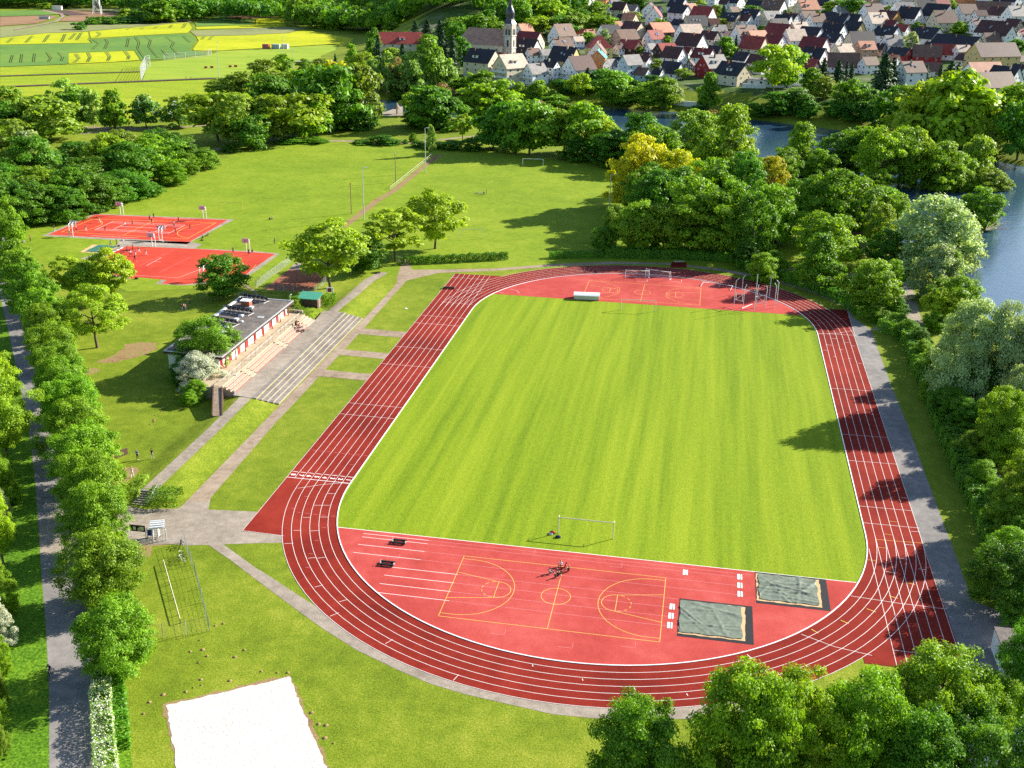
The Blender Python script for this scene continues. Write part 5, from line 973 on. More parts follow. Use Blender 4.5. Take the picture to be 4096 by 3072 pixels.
def house(p, L, W, yaw, roof, wall, eave=4.8, pitch=46, hip=False, extra='', windows=True):
    """ridge along local x; yaw turns the ridge from the picture's horizontal"""
    o = empty('house', p, -YAW*0+(-YAW if False else 0)+yaw); hl, hw = L/2, W/2; rise = hw*math.tan(R(pitch)); ov = .45
    b = MB()
    v = [(-hl, -hw, -3), (hl, -hw, -3), (hl, hw, -3), (-hl, hw, -3), (-hl, -hw, eave), (hl, -hw, eave), (hl, hw, eave), (-hl, hw, eave)]
    f = [(0, 1, 5, 4), (1, 2, 6, 5), (2, 3, 7, 6), (3, 0, 4, 7)]
    if not hip: v += [(-hl, 0, eave+rise), (hl, 0, eave+rise)]; f += [(5, 6, 9), (7, 4, 8)]
    b.add(v, f); b.build('wall', MW[wall], o)
    b = MB(); t = .22; ev = eave-ov*math.tan(R(pitch)); rz_ = eave+rise
    if hip:
        k = max(0.3, hl-hw); q = [(-hl-ov, -hw-ov, ev), (hl+ov, -hw-ov, ev), (hl+ov, hw+ov, ev), (-hl-ov, hw+ov, ev), (-k, 0, rz_), (k, 0, rz_)]
        b.add([(x, y, z+.03) for x, y, z in q], [(0, 1, 5, 4), (1, 2, 5), (2, 3, 4, 5), (3, 0, 4), (3, 2, 1, 0)])
    else:
        x = hl+ov*.8
        q = [(-x, -hw-ov, ev), (x, -hw-ov, ev), (x, 0, rz_), (-x, 0, rz_), (x, hw+ov, ev), (-x, hw+ov, ev)]
        b.add([(a, c, z+.04) for a, c, z in q]+[(a, c, z+.04+t) for a, c, z in q], [(6, 7, 8, 9), (9, 8, 10, 11), (1, 0, 3, 2), (2, 3, 5, 4), (0, 1, 7, 6), (4, 5, 11, 10), (1, 2, 8, 7), (2, 4, 10, 8), (3, 0, 6, 9), (5, 3, 9, 11)])
    rf = b.build('roof', MR[roof], o)
    if not hip and hr_.random() < .8:
        b = MB(); cx = hr_.uniform(-.6, .6)*hl; cy = hr_.choice((-.25, .25))*hw; b.box(cx-.35, cx+.35, cy-.3, cy+.3, rz_-1.2, rz_+.9); b.build('chimney', hr_.choice((M_BRICK, M_CONC, M_WOODD)), rf)
    if not windows: return o
    nfl = 2 if eave > 4.3 else 1
    def win(x, y, z, r, m): link('window', WINM[m], o, (x, y, z), (0, 0, r))
    nw = max(2, int(L/4.6))
    for fl in range(nfl):
        for i in range(nw): win(-hl+L*(i+.5)/nw, -hw, eave-1.3-2.7*fl, 0, (i+fl) % 2)
    for s, r in ((1, math.pi/2), (-1, -math.pi/2)):
        for fl in range(nfl):
            for i in range(2): win(s*hl, (-.25+.5*i)*W, eave-1.3-2.7*fl, r, 0)
        if not hip and rise > 2.6: win(s*hl, (-.0 if rise < 4 else -.12)*W, eave+.9, r, 2)
        if not hip and rise >= 4: win(s*hl, .12*W, eave+.9, r, 2)
    if 's' in extra:
        for i in range(hr_.choice((2, 2, 3))):
            s = hr_.uniform(.35, .6); link('roof_window', SKYM, rf, (-hl*.5+i*1.5+hr_.uniform(0, hl*.6), -hw*s-.1, eave+rise*(1-s)+.34), (R(pitch), 0, 0))
    if 'g' in extra:                                    # gabled or shed dormer
        b = MB(); x0 = hr_.uniform(-.3, .1)*hl; dw = min(3.4, L*.3); yf = -hw*.72; z0 = eave+rise*.28; z1 = z0+1.5
        b.add([(x0-dw/2, yf, z0-.3), (x0+dw/2, yf, z0-.3), (x0+dw/2, yf, z1), (x0-dw/2, yf, z1), (x0-dw/2, yf+2.6, z1+.1), (x0+dw/2, yf+2.6, z1+.1), (x0-dw/2, yf+1.5, z0-.3), (x0+dw/2, yf+1.5, z0-.3)], [(0, 1, 2, 3), (1, 7, 5, 2), (6, 0, 3, 4)])
        dm = b.build('dormer', MW['w'], rf); b = MB(); b.add([(x0-dw/2-.3, yf-.4, z1+.02), (x0+dw/2+.3, yf-.4, z1+.02), (x0+dw/2+.3, yf+2.9, z1+.55), (x0-dw/2-.3, yf+2.9, z1+.55), (x0-dw/2-.3, yf-.4, z1+.2), (x0+dw/2+.3, yf-.4, z1+.2), (x0+dw/2+.3, yf+2.9, z1+.7), (x0-dw/2-.3, yf+2.9, z1+.7)], [(4, 5, 6, 7), (3, 2, 1, 0), (0, 1, 5, 4), (1, 2, 6, 5), (3, 0, 4, 7)]); b.build('dormer_roof', MR[roof], dm)
        link('dormer_window', WINM[1], dm, (x0, yf, (z0+z1)/2+.1))
    if 'a' in extra:                                    # balconies on the gable towards the river
        for fl in range(nfl):
            b = MB(); b.box(-hl-1.5, -hl+.02, -hw+.4, hw-.4, eave-2.5-2.7*fl, eave-2.3-2.7*fl); b.box(-hl-1.5, -hl-1.4, -hw+.4, hw-.4, eave-2.298-2.7*fl, eave-1.4-2.7*fl); b.box(-hl-1.4, -hl, -hw+.4, -hw+.5, eave-2.298-2.7*fl, eave-1.4-2.7*fl); b.build('balcony', M_FRAME, o)
    if wall == 'h':
        b = MB()
        for s in (-1, 1):
            x = s*(hl+.03)
            for z in (eave-2.6, eave, eave+rise*.45):
                w2 = hw*(1 if z <= eave else 1-(z-eave)/rise); b.tube([(x, -w2, z), (x, w2, z)], .13, 4)
            for k in range(-3, 4):
                y = k*hw/3.3; b.tube([(x, y, 0), (x, y, eave+rise*max(0, 1-abs(y)/hw)*.9)], .12, 4)
            b.tube([(x, -hw*.9, .3), (x, -hw*.3, eave)], .11, 4); b.tube([(x, hw*.9, .3), (x, hw*.3, eave)], .11, 4)
        b.build('timber_frame', M_BEAM, o)
    return o
def village(ox, oy, sc, rows):
    for row in rows:
        x, y, w, sd, rc, wc = row[:6]; ex = row[6] if len(row) > 6 else ''
        px, py = ox+x/sc, oy+y/sc; p = G(px, py); m = m_per_px(p); wm_ = w/sc*m
        yaw0 = {'R': -34, 'L': 38, 'F': 3, 'G': 82, 'H': 12}[sd]+hr_.uniform(-5, 5)
        az = -math.degrees(math.atan2(p.x-CAM[0], p.y-CAM[1])); yaw = R(az+yaw0*1.0)
        ca, sa = abs(math.cos(R(yaw0))), abs(math.sin(R(yaw0)))
        wm_ *= 1.17; ra = 1.25 if sd != 'F' else 1.45
        W = wm_/(ra*ca+sa); W = min(max(W, 5.5), 18 if 'K' in ex else 13.0); L = min(max((wm_-W*sa)/ca, W*.9), 30) if sd != 'G' else W*1.3
        if sd == 'G': W = wm_/1.12; L = W*1.25
        ev = 3.0 if 'l' in ex else (5.2+hr_.uniform(-.5, .5) if wm_ > 9 else 3.6)
        if 'K' in ex: ev = 3.6
        if 't' in ex: ev = 7.6
        pi_ = 8 if 'f' in ex else 40 if 'K' in ex else hr_.uniform(42, 50)
        if sd == 'L' and 'a' not in ex: pass
        back = (W*ca+L*sa)/2*.55                         # the pixel is the front of the wall, the origin is its middle
        q = Vector((p.x-CAM[0], p.y-CAM[1], 0)).normalized(); c = Vector((p.x, p.y, 0))+q*back; c.z = min(hz(c.x, c.y), p.z+2.0)
        o = house(c, L, W, yaw, rc, wc, ev, pi_, hip=(sd == 'H'), extra=ex)
        HOUSES.append((o, rc, wc, py, c, 'barn' if 'K' in ex or wc == 'd' else 'house', wm_))
village(1840, 100, 3.1725, [(290, 690, 430, 'R', 'k', 'c', 'tg'), (640, 770, 400, 'L', 't', 'c', 'tga'), (950, 780, 290, 'L', 'g', 'w', 'a'), (1150, 680, 220, 'R', 'k', 'w'), (860, 440, 320, 'R', 'k', 'w', 'g'), (880, 330, 330, 'R', 'm', 'c'), (815, 200, 210, 'L', 'o', 'w'), (465, 505, 200, 'R', 'm', 'w', 'l'), (290, 440, 130, 'H', 'r', 'c', 'l'), (925, 490, 190, 'L', 'b', 'w'), (1080, 490, 170, 'L', 'g', 'w'), (790, 480, 170, 'R', 'k', 'w', 'l')])
village(2200, 0, 3.175, [(150, 560, 310, 'L', 'b', 'w', 's'), (140, 690, 270, 'L', 'b', 'w', 's'), (350, 600, 150, 'L', 't', 'w'), (400, 500, 90, 'R', 'r', 'c'), (505, 520, 130, 'L', 'o', 'b'), (745, 540, 290, 'L', 'k', 'w'), (850, 400, 130, 'L', 'o', 'w'), (1010, 355, 190, 'R', 'o', 'c'), (1050, 490, 280, 'R', 'd', 'c'), (950, 610, 320, 'L', 'b', 'p'), (1010, 690, 290, 'R', 'r', 'd', 'K'), (615, 720, 300, 'H', 'r', 'y'),
 (100, 60, 100, 'L', 'k', 'w'), (225, 115, 160, 'L', 'k', 'w'), (270, 45, 120, 'L', 'k', 'w'), (400, 70, 140, 'L', 'k', 'w'), (500, 52, 120, 'R', 'k', 'w'), (440, 145, 180, 'R', 'k', 'w'), (680, 75, 140, 'R', 'd', 'o'), (820, 165, 160, 'L', 'g', 'w'), (880, 228, 210, 'R', 'd', 'c'), (900, 300, 100, 'R', 'k', 'w', 'l'), (1050, 190, 150, 'R', 'g', 'w', 'l')])
village(2200, 150, 3.175, [(180, 480, 370, 'R', 'k', 'y', 'ts'), (360, 545, 390, 'L', 'd', 'w', 'a'), (590, 325, 210, 'G', 'b', 'w'), (605, 388, 190, 'G', 'e', 'o'), (780, 485, 190, 'L', 'g', 'w'), (890, 485, 250, 'R', 'k', 'w', 'g'), (1010, 535, 280, 'L', 'g', 'b', 't'), (1190, 440, 190, 'R', 'd', 'w'), (1160, 548, 220, 'R', 'b', 'b', 'l'), (870, 218, 120, 'L', 'd', 'w')])
village(2560, 0, 3.175, [(120, 215, 150, 'G', 'd', 'w'), (175, 312, 190, 'G', 'r', 'w'), (225, 190, 100, 'R', 'g', 'w', 'l'), (235, 490, 350, 'L', 'o', 'd', 'K'), (170, 605, 250, 'L', 'r', 'w', 's'), (480, 185, 250, 'R', 'k', 'w', 's'), (630, 220, 170, 'L', 'o', 'w'), (500, 280, 270, 'R', 'k', 'w'), (790, 322, 300, 'R', 'r', 'w'), (620, 345, 90, 'L', 'o', 'w', 'l'), (485, 425, 180, 'R', 'k', 'b'), (690, 435, 320, 'L', 'k', 'c', 's'), (900, 415, 170, 'F', 'o', 'c'), (620, 560, 330, 'L', 't', 'w'), (640, 690, 370, 'R', 'd', 'w'), (880, 615, 250, 'R', 'd', 'h'), (1000, 510, 180, 'L', 'g', 'w'), (1090, 570, 170, 'L', 'd', 'w'), (1150, 365, 260, 'R', 'k', 'c', 's'), (1180, 250, 160, 'L', 'b', 'w'), (1070, 140, 130, 'R', 'd', 'w'), (1165, 135, 290, 'R', 'k', 'w'), (900, 75, 280, 'R', 'd', 'w', 'g'), (780, 62, 110, 'G', 'd', 'w'), (700, 35, 90, 'R', 'k', 'w'), (360, 30, 130, 'R', 'o', 'c'), (770, 215, 120, 'R', 'd', 'd')])
village(2560, 150, 3.175, [(320, 250, 270, 'L', 'r', 'd', 'K'), (130, 225, 140, 'L', 'g', 'w'), (420, 385, 290, 'R', 'd', 'w'), (400, 525, 290, 'R', 'k', 'w', 'l'), (625, 480, 170, 'G', 'd', 'h'), (795, 385, 280, 'R', 'm', 'w', 'g'), (905, 515, 370, 'L', 'g', 'r', 'g'), (1170, 610, 420, 'R', 'k', 'c', 'gs'), (70, 340, 140, 'R', 'd', 'h'), (940, 300, 180, 'R', 'k', 'd'), (600, 260, 120, 'R', 'm', 'w', 'l'), (230, 545, 150, 'R', 'k', 'w', 'l')])
village(2920, 0, 3.175, [(170, 605, 340, 'L', 'b', 'w', 'g'), (310, 205, 230, 'R', 'k', 'w'), (550, 232, 300, 'R', 'b', 'w', 's'), (960, 230, 290, 'L', 'o', 'c', 'g'), (1170, 165, 200, 'R', 'k', 'w'), (700, 80, 240, 'R', 'd', 'w'), (500, 355, 270, 'L', 'g', 'c', 's'), (765, 355, 220, 'R', 'd', 'w'), (665, 395, 230, 'R', 'k', 'w'), (255, 350, 280, 'R', 'k', 'w', 's'), (190, 372, 170, 'R', 'd', 'w'), (970, 330, 220, 'L', 'b', 'w'), (600, 475, 270, 'L', 'k', 'c'), (600, 560, 350, 'R', 'm', 'c'), (855, 515, 250, 'L', 't', 'c'), (1010, 605, 320, 'R', 'k', 'w'), (800, 640, 300, 'L', 't', 'w'), (550, 690, 280, 'R', 'm', 'w'), (320, 610, 300, 'L', 'o', 'p'), (290, 745, 330, 'R', 'r', 'c'), (1080, 395, 230, 'L', 'b', 'w'), (880, 35, 150, 'L', 'g', 'w')])
village(2920, 150, 3.175, [(150, 360, 220, 'R', 'k', 'w', 'l'), (350, 460, 270, 'R', 'd', 'w'), (1050, 285, 360, 'R', 'm', 'w'), (1055, 410, 320, 'R', 'k', 'w', 'g'), (1000, 515, 230, 'R', 'r', 'd'), (810, 535, 180, 'R', 'd', 'w'), (850, 610, 140, 'F', 'g', 'w', 'lf'), (590, 630, 320, 'F', 'g', 'w', 'lf'), (740, 280, 170, 'R', 'o', 'w'), (1190, 130, 200, 'R', 'k', 'q'), (330, 610, 200, 'F', 'g', 'w', 'lf')])
village(3280, 0, 3.175, [(600, 95, 240, 'R', 'd', 'p'), (860, 70, 280, 'L', 'g', 'w'), (690, 190, 280, 'F', 'g', 'w', 'f'), (640, 295, 290, 'L', 'd', 'w'), (850, 350, 280, 'R', 'd', 'q'), (690, 410, 300, 'L', 't', 'w', 's'), (400, 400, 230, 'R', 'k', 'w'), (105, 360, 210, 'R', 'k', 'w'), (255, 285, 230, 'L', 'g', 'w'), (250, 395, 250, 'R', 'k', 'w'), (155, 550, 310, 'R', 'k', 'w'), (410, 510, 270, 'R', 'k', 'y'), (130, 655, 290, 'R', 'k', 'w', 's'), (490, 690, 380, 'L', 'k', 'c'), (835, 565, 320, 'R', 'k', 'w', 's'), (1025, 510, 180, 'R', 'r', 'w'), (1035, 250, 280, 'L', 'g', 'w', 's'), (1120, 335, 300, 'R', 'k', 'w'), (1070, 120, 250, 'L', 'k', 'w'), (870, 415, 240, 'R', 'm', 'w', 'l'), (100, 100, 120, 'L', 'g', 'w'), (1000, 20, 200, 'L', 'g', 'w')])
village(3280, 150, 3.175, [(555, 270, 250, 'L', 'o', 'p', 'g'), (275, 295, 270, 'L', 't', 'c'), (1000, 320, 290, 'R', 'k', 'r', 'K'), (760, 235, 130, 'R', 'k', 'h'), (890, 215, 250, 'L', 'g', 'w'), (600, 465, 230, 'L', 'b', 'w'), (1120, 640, 340, 'L', 'b', 'w', 'ts'), (280, 440, 330, 'F', 'b', 'w', 'l'), (1200, 290, 160, 'L', 'b', 'r'), (930, 370, 140, 'R', 'o', 'w', 'l')])
village(3640, 0, 2.785, [(140, 185, 260, 'L', 'k', 'c'), (305, 160, 220, 'L', 'r', 'w'), (285, 275, 310, 'R', 'k', 'w'), (340, 350, 280, 'L', 'b', 'c'), (170, 540, 330, 'R', 'k', 'w', 's'), (500, 640, 540, 'R', 'k', 't' if False else 'c', 'K'), (605, 240, 230, 'L', 'b', 'w'), (725, 375, 160, 'L', 'd', 'w'), (900, 475, 330, 'R', 'd', 'w', 's'), (1010, 500, 250, 'R', 'd', 'w'), (760, 260, 150, 'L', 'd', 'w'), (1150, 285, 250, 'L', 'g', 'w'), (1130, 390, 180, 'R', 'd', 'h'), (1235, 370, 110, 'R', 'k', 'w'), (1090, 112, 290, 'R', 'k', 'w'), (835, 65, 220, 'R', 'd', 'w'), (625, 65, 220, 'L', 'd', 'o'), (350, 40, 140, 'L', 'o', 'w'), (215, 45, 120, 'R', 'k', 'w'), (900, 185, 320, 'F', 'b', 'w', 'l'), (1245, 165, 90, 'L', 'b', 'w'), (1240, 450, 100, 'L', 'r', 'w'), (880, 520, 200, 'L', 'b', 'c', 'l'), (260, 560, 170, 'R', 'd', 'w', 'l'), (980, 230, 230, 'R', 'd', 'w', 'l'), (1250, 25, 120, 'R', 'd', 'c')])
village(3640, 180, 2.785, [(890, 300, 500, 'L', 'd', 'y', 't'), (1205, 260, 140, 'L', 'd', 'y'), (1200, 360, 170, 'R', 'k', 'w', 'l'), (790, 430, 430, 'L', 'o', 'w', 'l'), (690, 430, 220, 'L', 'g', 'w', 'l'), (1040, 455, 330, 'R', 'k', 'w', 'l'), (900, 545, 450, 'L', 'b', 'c', 'l'), (170, 190, 270, 'F', 'b', 'r', 'l'), (390, 165, 240, 'F', 'r', 'w', 'l'), (560, 180, 180, 'L', 't', 'w'), (585, 275, 170, 'R', 'd', 'c'), (230, 350, 180, 'F', 'b', 'w', 'l')])
village(1024, 0, 2.16, [(1250, 455, 330, 'F', 'r', 'c', 'g')])
# labels of houses: colours, then the row they stand in, then their order
def house_label(k, od):
    rc, wc, kind, row = k; a = WALLC[wc][0]+' '+kind+' with '+ROOFC[rc][0].replace(' tiles', '')+' roof '+row
    return a+((', '+od+' from the left') if od else '')
rows_ = ((-99, 55, 'atop the village'), (55, 105, 'in the upper village'), (105, 165, 'in the mid village'), (165, 235, 'in the lower village'), (235, 999, 'nearest the river'))
def row_of(py): return next(n for a, b, n in rows_ if a <= py < b)
label_in_order([(o, (rc, wc, kd, row_of(py)), c) for o, rc, wc, py, c, kd, w in HOUSES], house_label)
for o, rc, wc, py, c, kd, w in HOUSES: o['category'] = kd; o['group'] = 'houses of the village'

# ------------------------------------------------------------------ church
M_STONE = mat('grey white tower stone', (0.50, 0.48, 0.45), var=.18, scale=.6); M_SLATE = mat('dark slate dome', (0.035, 0.04, 0.055), rough=.35, var=.2, spec=.6); M_NAVER = mat_tile('rosy church roof', (0.36, 0.21, 0.155))
cp = G(2038, 246); ca = math.atan2(cp.x-CAM[0], cp.y-CAM[1]); mpp = m_per_px(cp)
cz = cp.z
chq = empty('church', cp, -ca+R(-28), 'pale church with a rosy roofed nave and a dark onion domed tower', 'church')
tw = 36*mpp/1.0; hw = tw/2; HT = height_at(cp, 97)
b = MB(); b.box(-hw, hw, -hw, hw, -3, HT); tower = b.build('tower', M_STONE, chq)
b = MB()
for z in (HT*.36, HT*.69, HT-.1): b.box(-hw-.35, hw+.35, -hw-.35, hw+.35, z, z+.45)
b.build('cornice', M_STONE, tower)
b = MB()
for sx in (-1, 1):
    for sy in (-1, 1): b.box(sx*(hw-.45)-.5, sx*(hw-.45)+.5, sy*(hw-.45)-.5, sy*(hw-.45)+.5, 0, HT-.12)
b.build('pilaster', M_CONC, tower)
for r in range(4):
    for z, hh, xs in ((HT*.80, 3.4, (-.9, .9)), (HT*.50, 3.8, (0,)), (HT*.2, 1.8, (0,))):
        for x in xs:
            b = MB(); w_ = .62; b.box(x-w_, x+w_, -hw-.07, -hw, z-hh/2, z+hh/2-w_)
            b.add([(x+w_*math.cos(R(t)), -hw-.07, z+hh/2-w_+w_*math.sin(R(t))) for t in range(0, 181, 30)], [tuple(range(6, -1, -1))])
            link('belfry_window' if z > HT*.7 else 'window', b.mesh('arched_window', M_GLASS), tower, None, (0, 0, r*math.pi/2))
    b = MB(); b.add([(.95*math.cos(R(t)), -hw-.09, HT*.925+.95*math.sin(R(t))) for t in range(0, 360, 20)], [tuple(range(17, -1, -1))]); link('clock_face', b.mesh('clock_face', mat('faded pink clock face', (.5, .30, .24))), tower, None, (0, 0, r*math.pi/2))
b = MB(); b.lathe([(hw*1.5, HT+.36), (hw*1.12, HT+1.8), (hw*.88, HT+3.3)], 4, smooth=False); b.build('skirt_roof', M_SLATE, tower)
b = MB(); k = hw/3.9; z = HT+3.2
b.lathe([(hw*.9, z), (3.4*k, z+1.0), (4.05*k, z+2.4), (3.9*k, z+3.6), (3.0*k, z+5.2), (1.9*k, z+6.6), (1.5*k, z+7.6)], 8); b.build('onion_dome', M_SLATE, tower)
z += 7.6; b = MB(); b.lathe([(1.7*k, z), (1.7*k, z+.3), (1.25*k, z+.32), (1.25*k, z+2.6), (1.75*k, z+2.7), (1.75*k, z+3.0)], 8, smooth=False); b.build('lantern', M_SLATE, tower)
z += 3.0; b = MB(); b.lathe([(1.4*k, z), (1.7*k, z+.9), (1.4*k, z+1.9), (.6*k, z+3.0), (.3*k, z+4.2), (.08, z+7.5)], 8); b.build('spire', M_SLATE, tower)
b = MB(); b.box(-.07, .07, -.07, .07, z+7.4, z+10); b.box(-.7, .7, -.06, .06, z+8.8, z+8.95); b.build('cross', M_YLINE, tower)
# nave runs to the left of the tower
nl, nw_, nh, nr = 33.0, 14.0, 9.0, 8.6; x1 = -hw-.2; x0 = x1-nl; y0 = -3.6; y1 = y0+nw_
def nb(b, n, m, par=chq): return b.build(n, m, par)
ap = [(x1, y0), (x1, y1), (x0+5, y1), (x0, y1-4.4), (x0, y0+4.4), (x0+5, y0)]
b = MB(); b.prism(ap[::-1], -3, nh); nave = nb(b, 'nave_wall', MW['c'])
o2 = [(x1, y0-.6), (x1, y1+.6), (x0+4.8, y1+.6), (x0-.6, y1-4.2), (x0-.6, y0+4.2), (x0+4.8, y0-.6)]; yc = (y0+y1)/2
b = MB(); v = [(x, y, nh-.2) for x, y in o2]+[(x1, yc, nh+nr), (x0+6.5, yc, nh+nr)]
b.add(v, [(0, 6, 7, 5), (1, 2, 7, 6), (2, 3, 7), (3, 4, 7), (4, 5, 7), (0, 1, 6), (5, 4, 3, 2, 1, 0)][:6]); nb(b, 'nave_roof', M_NAVER)
for i in range(5):
    x = x0+7.5+i*5.4; b = MB(); b.box(x-.75, x+.75, y0-.06, y0, 2.6, 6.2); b.add([(x+.75*math.cos(R(t)), y0-.06, 6.2+.75*math.sin(R(t))) for t in range(0, 181, 30)], [tuple(range(6, -1, -1))]); nb(b, 'window', M_GLASS)
b = MB(); d_ = Vector((-5, 0, 0)); b.obox((x0+2.4, y0+2.1, 4.6), (1.4, .12, 3.6), math.atan2(-4.4, 5), 0); nb(b, 'window', M_GLASS)

# mushroom shaped shelter by the river
p = T(1, 0, 1218, 985); sh = empty('mushroom_shelter', p, 0, 'mushroom shaped wooden shelter with a conical roof beside the river', 'shelter')
k = height_at(p, tile(1, 0, 0, 882)[1])
b = MB(); b.lathe([(.28, -.2), (.28, k*.7)], 8); b.build('post', M_WOODD, sh)
b = MB(); r_ = 44/TS_*m_per_px(p); b.lathe([(r_, k*.46), (r_*.55, k*.62), (.25, k*.93), (.02, k*.95)], 10); b.lathe([(.12, k*.94), (.12, k*1.0), (.01, k*1.02)], 6); b.build('roof', mat('grey wood shingles', (.22, .18, .15), var=.2), sh)

# ------------------------------------------------------------------ river bank walls, cars, far sheds, pylon
def quadwall(a, c, h, t, m, label, cat='wall'):
    b = MB(); d = (c-a); b.obox(((a.x+c.x)/2, (a.y+c.y)/2, min(a.z, c.z)+h/2-.4), (math.hypot(d.x, d.y), t, h+.8), math.atan2(d.y, d.x)); return tag(b.build('wall', m), label, cat)
quadwall(T(2, 0, 1380, 905), T(2, 0, 1665, 935), 2.6, .5, MW['w'], 'long white garden wall at the far river edge')
quadwall(T(2, 0, 1990, 760), T(2, 0, 2190, 765), 2.2, .5, MW['w'], 'white terrace wall below the flat roofed villa at the river')
def make_car(paint):
    o = empty('car', (0, 0, 0)); b = MB()
    b.box(-2.1, 2.1, -.85, .85, .3, .85); b.add([(-1.7, -.78, .85), (1.1, -.78, .85), (1.1, .78, .85), (-1.7, .78, .85), (-1.3, -.65, 1.45), (.4, -.65, 1.45), (.4, .65, 1.45), (-1.3, .65, 1.45)], [(4, 5, 6, 7), (0, 1, 5, 4), (1, 2, 6, 5), (2, 3, 7, 6), (3, 0, 4, 7)]); b.build('body', paint, o)
    b = MB(); b.box(-1.2, .35, -.73, .73, .95, 1.35); b.box(-1.56, .86, -.6, .6, .93, 1.3); b.build('windows', M_GLASS, o)
    for x in (-1.3, 1.3):
        for y in (-.85, .85): b = MB(); b.tube([(x, y-.1, .32), (x, y+.1, .32)], .32, 10); b.build('wheel', M_BLACK, o)
    return o
for i, (ox, oy, x, y, col, lb) in enumerate(((2200, 150, 330, 165, (.6, .62, .66), 'silver car parked by the yellow house with the red hipped roof'), (2200, 150, 400, 150, (.05, .09, .3), 'blue car parked behind the silver car at the yellow house'), (2200, 150, 290, 140, (.7, .7, .7), 'white car parked left of the silver car in the village'), (1840, 100, 1200, 690, (.65, .66, .68), 'pale car beside the dark roofed white house at the river'), (2560, 150, 240, 380, (.03, .05, .05), 'dark car in front of the dark roofed house with the red flag'), (2920, 150, 390, 560, (.02, .025, .03), 'black car on the villa terrace at the river'), (3280, 150, 435, 250, (.12, .2, .5), 'blue car beside the salmon house with dormers'))):
    p = G(ox+x/3.175, oy+y/3.175); o = make_car(mat('car paint %d' % i, col, rough=.3, var=.03, spec=.5)); o.location = p; o.rotation_euler = (0, 0, .2+.5*(i % 3)); tag(o, lb, 'car', 'cars parked in the village')
for nm, (x, y), (l, w, h), mt, lb in (('farm_shed', (495, 86), (9, 5, 3.4), M_WPLAST, 'white farm shed on the fields below the forest'), ('trailer', (385, 168), (9, 3, 2.6), M_GREYB, 'grey trailer parked on the field track'), ('log_pile', (165, 205), (9, 3, 1.5), M_WOOD, 'pile of logs at the edge of the ploughed field')):
    p = T(0, 0, x, y); s = 80/TS_*m_per_px(p)/l; o = empty(nm, p, .3, lb, nm.replace('_', ' ')); b = MB()
    if nm == 'log_pile':
        for k in range(9): b.tube([(-l/2*s, -1.4+.35*k, .25), (l/2*s, -1.4+.35*k, .25)], .25, 6)
        b.build('logs', mt, o); continue
    b.box(-l/2*s, l/2*s, -w/2*s, w/2*s, .5 if nm == 'trailer' else 0, h*s); b.build('body', mt, o); b = MB(); b.add([(-l/2*s-.4, -w/2*s-.4, h*s), (l/2*s+.4, -w/2*s-.4, h*s), (l/2*s+.4, w/2*s+.4, h*s), (-l/2*s-.4, w/2*s+.4, h*s), (-l/2*s-.4, 0, h*s+.9), (l/2*s+.4, 0, h*s+.9)], [(0, 1, 5, 4), (2, 3, 4, 5), (1, 2, 5), (3, 0, 4)]); b.build('roof', MR['g'], o)
    if nm == 'trailer':
        for q in (-.5, .5): b = MB(); b.tube([(q*l*.6*s, -w/2*s, .5), (q*l*.6*s, w/2*s, .5)], .5, 10); b.build('wheel', M_BLACK, o)
p = T(0, 0, 845, 125); py_ = empty('power_pylon', p, .3, 'steel lattice power pylon on the ploughed field at the top left', 'pylon'); b = MB(); HP = 46; wb = 4.2
lv = [(0, wb), (8, 3.3), (16, 2.6), (24, 1.9), (32, 1.3), (40, .9), (46, .4)]
for (z0, w0), (z1, w1) in zip(lv[:-1], lv[1:]):
    for i in range(4):
        c0 = [(w0, w0), (-w0, w0), (-w0, -w0), (w0, -w0)]; c1 = [(w1, w1), (-w1, w1), (-w1, -w1), (w1, -w1)]; j = (i+1) % 4
        b.tube([(*c0[i], z0), (*c1[i], z1)], .16, 4); b.tube([(*c0[i], z0), (*c1[j], z1)], .10, 4); b.tube([(*c0[j], z0), (*c1[i], z1)], .10, 4); b.tube([(*c1[i], z1), (*c1[j], z1)], .1, 4)
b.build('lattice', M_STEEL, py_); b = MB()
for z in (30, 37, 43): b.tube([(-9, 0, z), (9, 0, z)], .22, 4); b.tube([(-9, 0, z), (0, 0, z+2)], .12, 4); b.tube([(9, 0, z), (0, 0, z+2)], .12, 4)
b.build('cross_arm', M_STEEL, py_)
b = MB(); q = G(0, 26)
for dx, dz in ((-9, 30), (9, 30), (-9, 37), (9, 37)):
    a = Vector((p.x+dx*.95, p.y, p.z+dz)); e = Vector((q.x+dx-160, q.y+60, 34+dz-30)); b.tube([a.lerp(e, t)+Vector((0, 0, -26*t*(1-t))) for t in (0, .15, .3, .45, .6, .75, .9, 1)], .07, 3)
tag(b.build('power_line', M_STEEL), 'power line cables running from the pylon to the left edge', 'cable')
